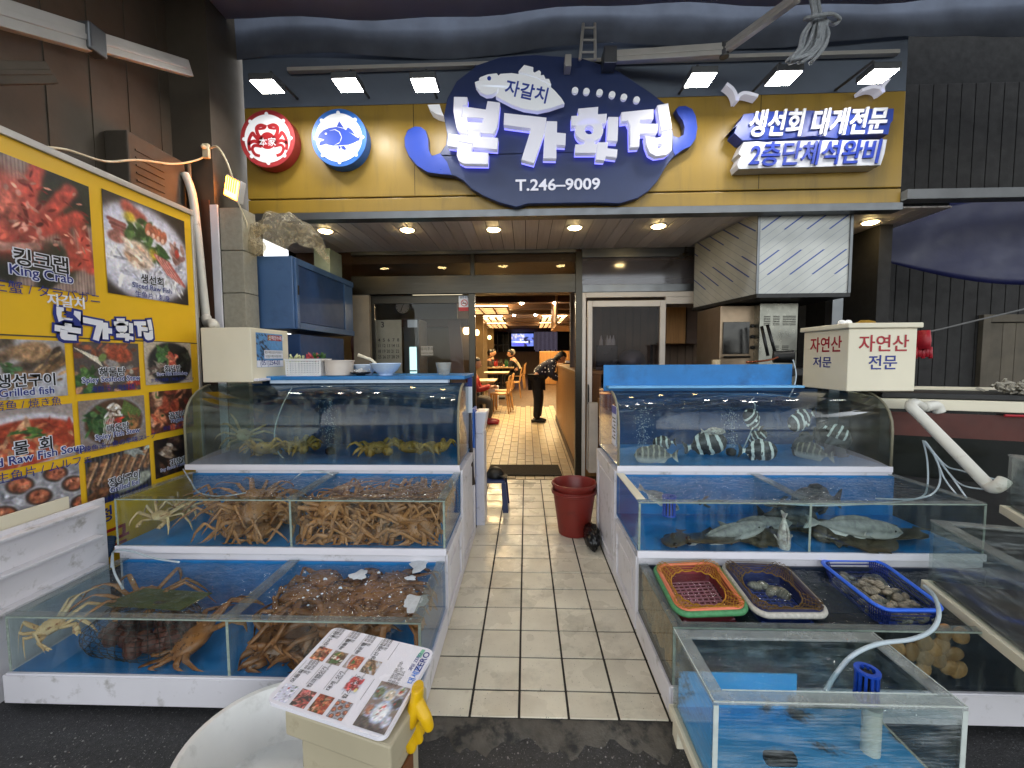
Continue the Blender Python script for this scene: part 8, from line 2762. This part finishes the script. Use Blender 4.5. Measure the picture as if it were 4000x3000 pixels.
basket_filter((c.x, c.y, .30), .030, .10, 'blue slatted filter cage standing out of the acrylic tank', (0, 0, .3))
hose([at(3612, 2290, Y=1.78), at(3650, 2330, Y=1.66), at(3668, 2400, Y=1.55), at(3640, 2460, Y=1.5), at(3560, 2497, Y=1.47), at(3430, 2515, Y=1.46), at(3330, 2560, Y=1.43), at(3260, 2640, Y=1.40), at(3225, 2700, Y=1.38)], .0075, 'thick pale hose arching from the clear tray into the acrylic tank')

# notice on the side glass, clutter at the foot of the right stand
nt_ = thing('notice_sheet', 'white notice with a blue header taped to the side glass of the upper right tank', 'notice', (.583, 2.76, .85))
MB().box(.5815, .5835, 2.70, 2.83, .86, 1.12).build('sheet', m_wink, nt_)
MB().box(.580, .5812, 2.70, 2.83, 1.07, 1.12).build('header', m_royal, nt_)
for k in range(7):
    MB().box(.580, .5812, 2.715, 2.815 - .03 * (k % 3), 1.035 - .022 * k, 1.043 - .022 * k).build('text_line', M('grey_ink', (.3, .3, .3), .5), nt_)
o = MB().ball((.50, 3.15, .07), .06, .16, .08, 20, 14, fn=lambda u: 1 + .16 * math.sin(u.x * 9 + u.y * 7) + .10 * math.sin(u.z * 15 + u.y * 11)).build('bin_bag', M('black_film', (.04, .04, .045), .25, var=.3, bump=.8, bs=30), smooth='all')
tag(o, 'crumpled black bag on the tiles between the bucket and the right stand', 'bag')

# ================================================================== foreground on the left
P0, P1, P2, P3 = Vector((-.739, 1.094, .478)), Vector((-.672, 1.377, .507)), Vector((-.290, 1.264, .514)), Vector((-.359, .977, .485))
e1, e2 = (P3 - P0), (P1 - P0)
N = e1.cross(e2).normalized()
mn = thing('menu_board', 'white foam menu board with food photos and prices lying on the cream bin', 'menu', P0.lerp(P2, .5))


def mp_(u, v_, h=0.):
    return P0 + e1 * u + e2 * v_ + N * h


m2 = MB()
rr_ = rrect(32, .07)
m2.v += [tuple(mp_(u, v_, -.012)) for u, v_ in rr_] + [tuple(mp_(u, v_, 0)) for u, v_ in rr_]
n = len(rr_)
m2.f += [tuple(range(n)), tuple(range(n, 2 * n))[::-1]] + [(i, (i + 1) % n, n + (i + 1) % n, n + i) for i in range(n)]
m2.build('board', M('laminated_white', (.90, .89, .92), .22, var=.02, bump=.3, bs=220), mn)
# the sheet reads with its top at the P0-P1 edge turned: text runs along e2, down runs along e1
axm, aym = e2.normalized(), (-e1).normalized()


def pic(kd, u0, u1, v0, v1):
    print_grid('food_photo', dish(kd, 26, 22), tuple(mp_(u0, v0, .0012)), tuple(e2 * (v1 - v0)), tuple(e1 * (u1 - u0)), mn)


def mt(key, u, v_, s_, mat=m_ink, w=None):
    MB().text(key, mp_(u, v_, .0012), s_, ax=axm, ay=aym, w=w).build('lettering', mat, mn)


for k, (kd, nm_, pr_) in enumerate((('whitefish', 'm5', 'p4'), ('crabpile', 'm6', None), ('hagfish', 'm7', None), ('abalone', 'm8', None))):
    u = .04 + .16 * k
    pic(kd, u, u + .13, .03, .21)
    mt(nm_, u + .03, .31, .013)
    if pr_:
        mt(pr_, u + .07, .45, .0095)
    else:
        mt('mp', u + .03, .44, .012)
        mt('mpe', u + .06, .44, .008)
for k, (kd, nm_, pr_) in enumerate((('hagfish', 'm1', 'p1'), ('maeun', 'm2', 'p1'), ('mulhoe', 'm3', 'p2'), ('grilled', 'm4', 'p3'))):
    u = .04 + .16 * k
    pic(kd, u, u + .13, .53, .70)
    mt(nm_, u + .03, .80, .013)
    mt(pr_, u + .05, .93, .0095)
pic('lobster', .49, .61, .30, .47)
pic('table', .74, .985, .03, .50)
mt('ms1', .83, .62, .010, w=.085)
mt('mz', .955, .82, .022, m_bink)
mt('mz1', .955, .66, .018, M('sky_ink', (.25, .50, .85), .5))
mt('mz2', .90, .80, .011, m_bink)
gb = MB()
for (u0, u1, v0, v1) in ((.885, .925, .86, .97),):
    gb.add([tuple(mp_(u0, v0, .0012)), tuple(mp_(u1, v0, .0012)), tuple(mp_(u1, v1, .0012)), tuple(mp_(u0 + .012, v1, .0012))], [(0, 1, 2, 3)])
gb.build('bottle_print', M('soju_green', (.50, .74, .62), .4), mn)
for u in (.035, .195, .355, .515, .675):
    for v0, v1 in ((.26, .50), (.74, .98)):
        MB().add([tuple(mp_(u, v0, .001)), tuple(mp_(u, v1, .001)), tuple(mp_(u + .003, v1, .001)), tuple(mp_(u + .003, v0, .001))], [(0, 1, 2, 3)]).build('rule_line', M('grey_ink', (.3, .3, .3), .5), mn)
# cream bin below
d1, d2 = Vector((e1.x, e1.y, 0)).normalized(), Vector((e2.x, e2.y, 0)).normalized()
B0 = Vector((-.672, 1.075, 0))
bn = thing('cream_bin', 'cream plastic bin with a lid holding up the menu board', 'bin', B0 + d1 * .17 + d2 * .1 + Vector((0, 0, -.03)))


def bxq(a0, a1, c0, c1, z0, z1):
    f_ = lambda a, c_, z: tuple(B0 + d1 * a + d2 * c_ + Vector((0, 0, z)))
    return MB().hexa([f_(a0, c0, z0), f_(a1, c0, z0), f_(a1, c1, z0), f_(a0, c1, z0)], [f_(a0, c0, z1), f_(a1, c0, z1), f_(a1, c1, z1), f_(a0, c1, z1)])


m_bin = M('aged_cream', (.68, .64, .54), .5, var=.08, vs=3, dirt=((.42, .34, .24), 6, .6, .8))
bxq(0, .345, 0, .20, .395, .468).build('lid', m_bin, bn, bev=.006)
bxq(.035, .325, .02, .18, -.03, .394).build('body', m_bin, bn, bev=.008)
o = bxq(.327, .334, .06, .13, .05, .33).build('rust_streak', M('rust_stain', (.40, .24, .12), .8, var=.3, vs=12), bn)
# yellow glove
m_gl = M('yellow_rubber', (.86, .68, .03), .42, var=.06, bump=.3, bs=150)
G = lambda px, py, dy=0: at(px, py, Y=1.10 + dy)
gv = MB().tube(spl([G(1632, 2680), G(1628, 2730), G(1615, 2780), G(1602, 2822)], 5), [.026, .026, .027, .027, .028, .029, .030, .031, .032, .033, .034, .034, .034, .033, .031, .027], 14, flat=.62)
for pts, r_ in (([G(1632, 2745, -.01), G(1660, 2800, -.02), G(1674, 2836, -.02)], (.018, .018, .015)), ([G(1590, 2800), G(1588, 2870), G(1606, 2918)], (.020, .020, .016)), ([G(1612, 2805, .01), G(1626, 2850, .012), G(1638, 2888, .012)], (.016, .016, .012)), ([G(1600, 2805, .025), G(1606, 2850, .03), G(1618, 2880, .03)], (.015, .015, .012)), ([G(1618, 2795, .03), G(1636, 2830, .035), G(1645, 2858, .035)], (.014, .014, .011))):
    P_ = spl(pts, 6)
    n_ = len(P_)
    rs = [r_[0] + (r_[1] - r_[0]) * min(1, 2 * i / (n_ - 1)) if i < n_ / 2 else r_[1] + (r_[2] - r_[1]) * (2 * i / (n_ - 1) - 1) for i in range(n_)]
    gv.tube(P_, rs, 12)
    gv.ball(P_[-1], r_[2], nu=12, nv=8)
o = gv.build('rubber_glove', m_gl, smooth='all')
md = o.modifiers.new('skin', 'REMESH')
md.mode, md.voxel_size, md.use_smooth_shade = 'VOXEL', .0026, True
md = o.modifiers.new('soft', 'SMOOTH')
md.factor, md.iterations = .5, 3
tag(o, 'bright yellow rubber glove hanging from the cream bin under the menu', 'glove')
# big white basin
o = MB().lathe([(.18, 0), (.193, .006), (.246, .182), (.262, .185), (.267, .193), (.262, .200), (.247, .198), (.238, .186), (.187, .018), (.0005, .014)], 64, Matrix.Translation((-.870, 1.290, -.03))).build('basin', M('white_basin_plastic', (.86, .86, .85), .35, var=.05, vs=4, dirt=((.62, .62, .60), 7, .55, .85)), smooth=True)
tag(o, 'large round white plastic basin on the asphalt', 'basin')
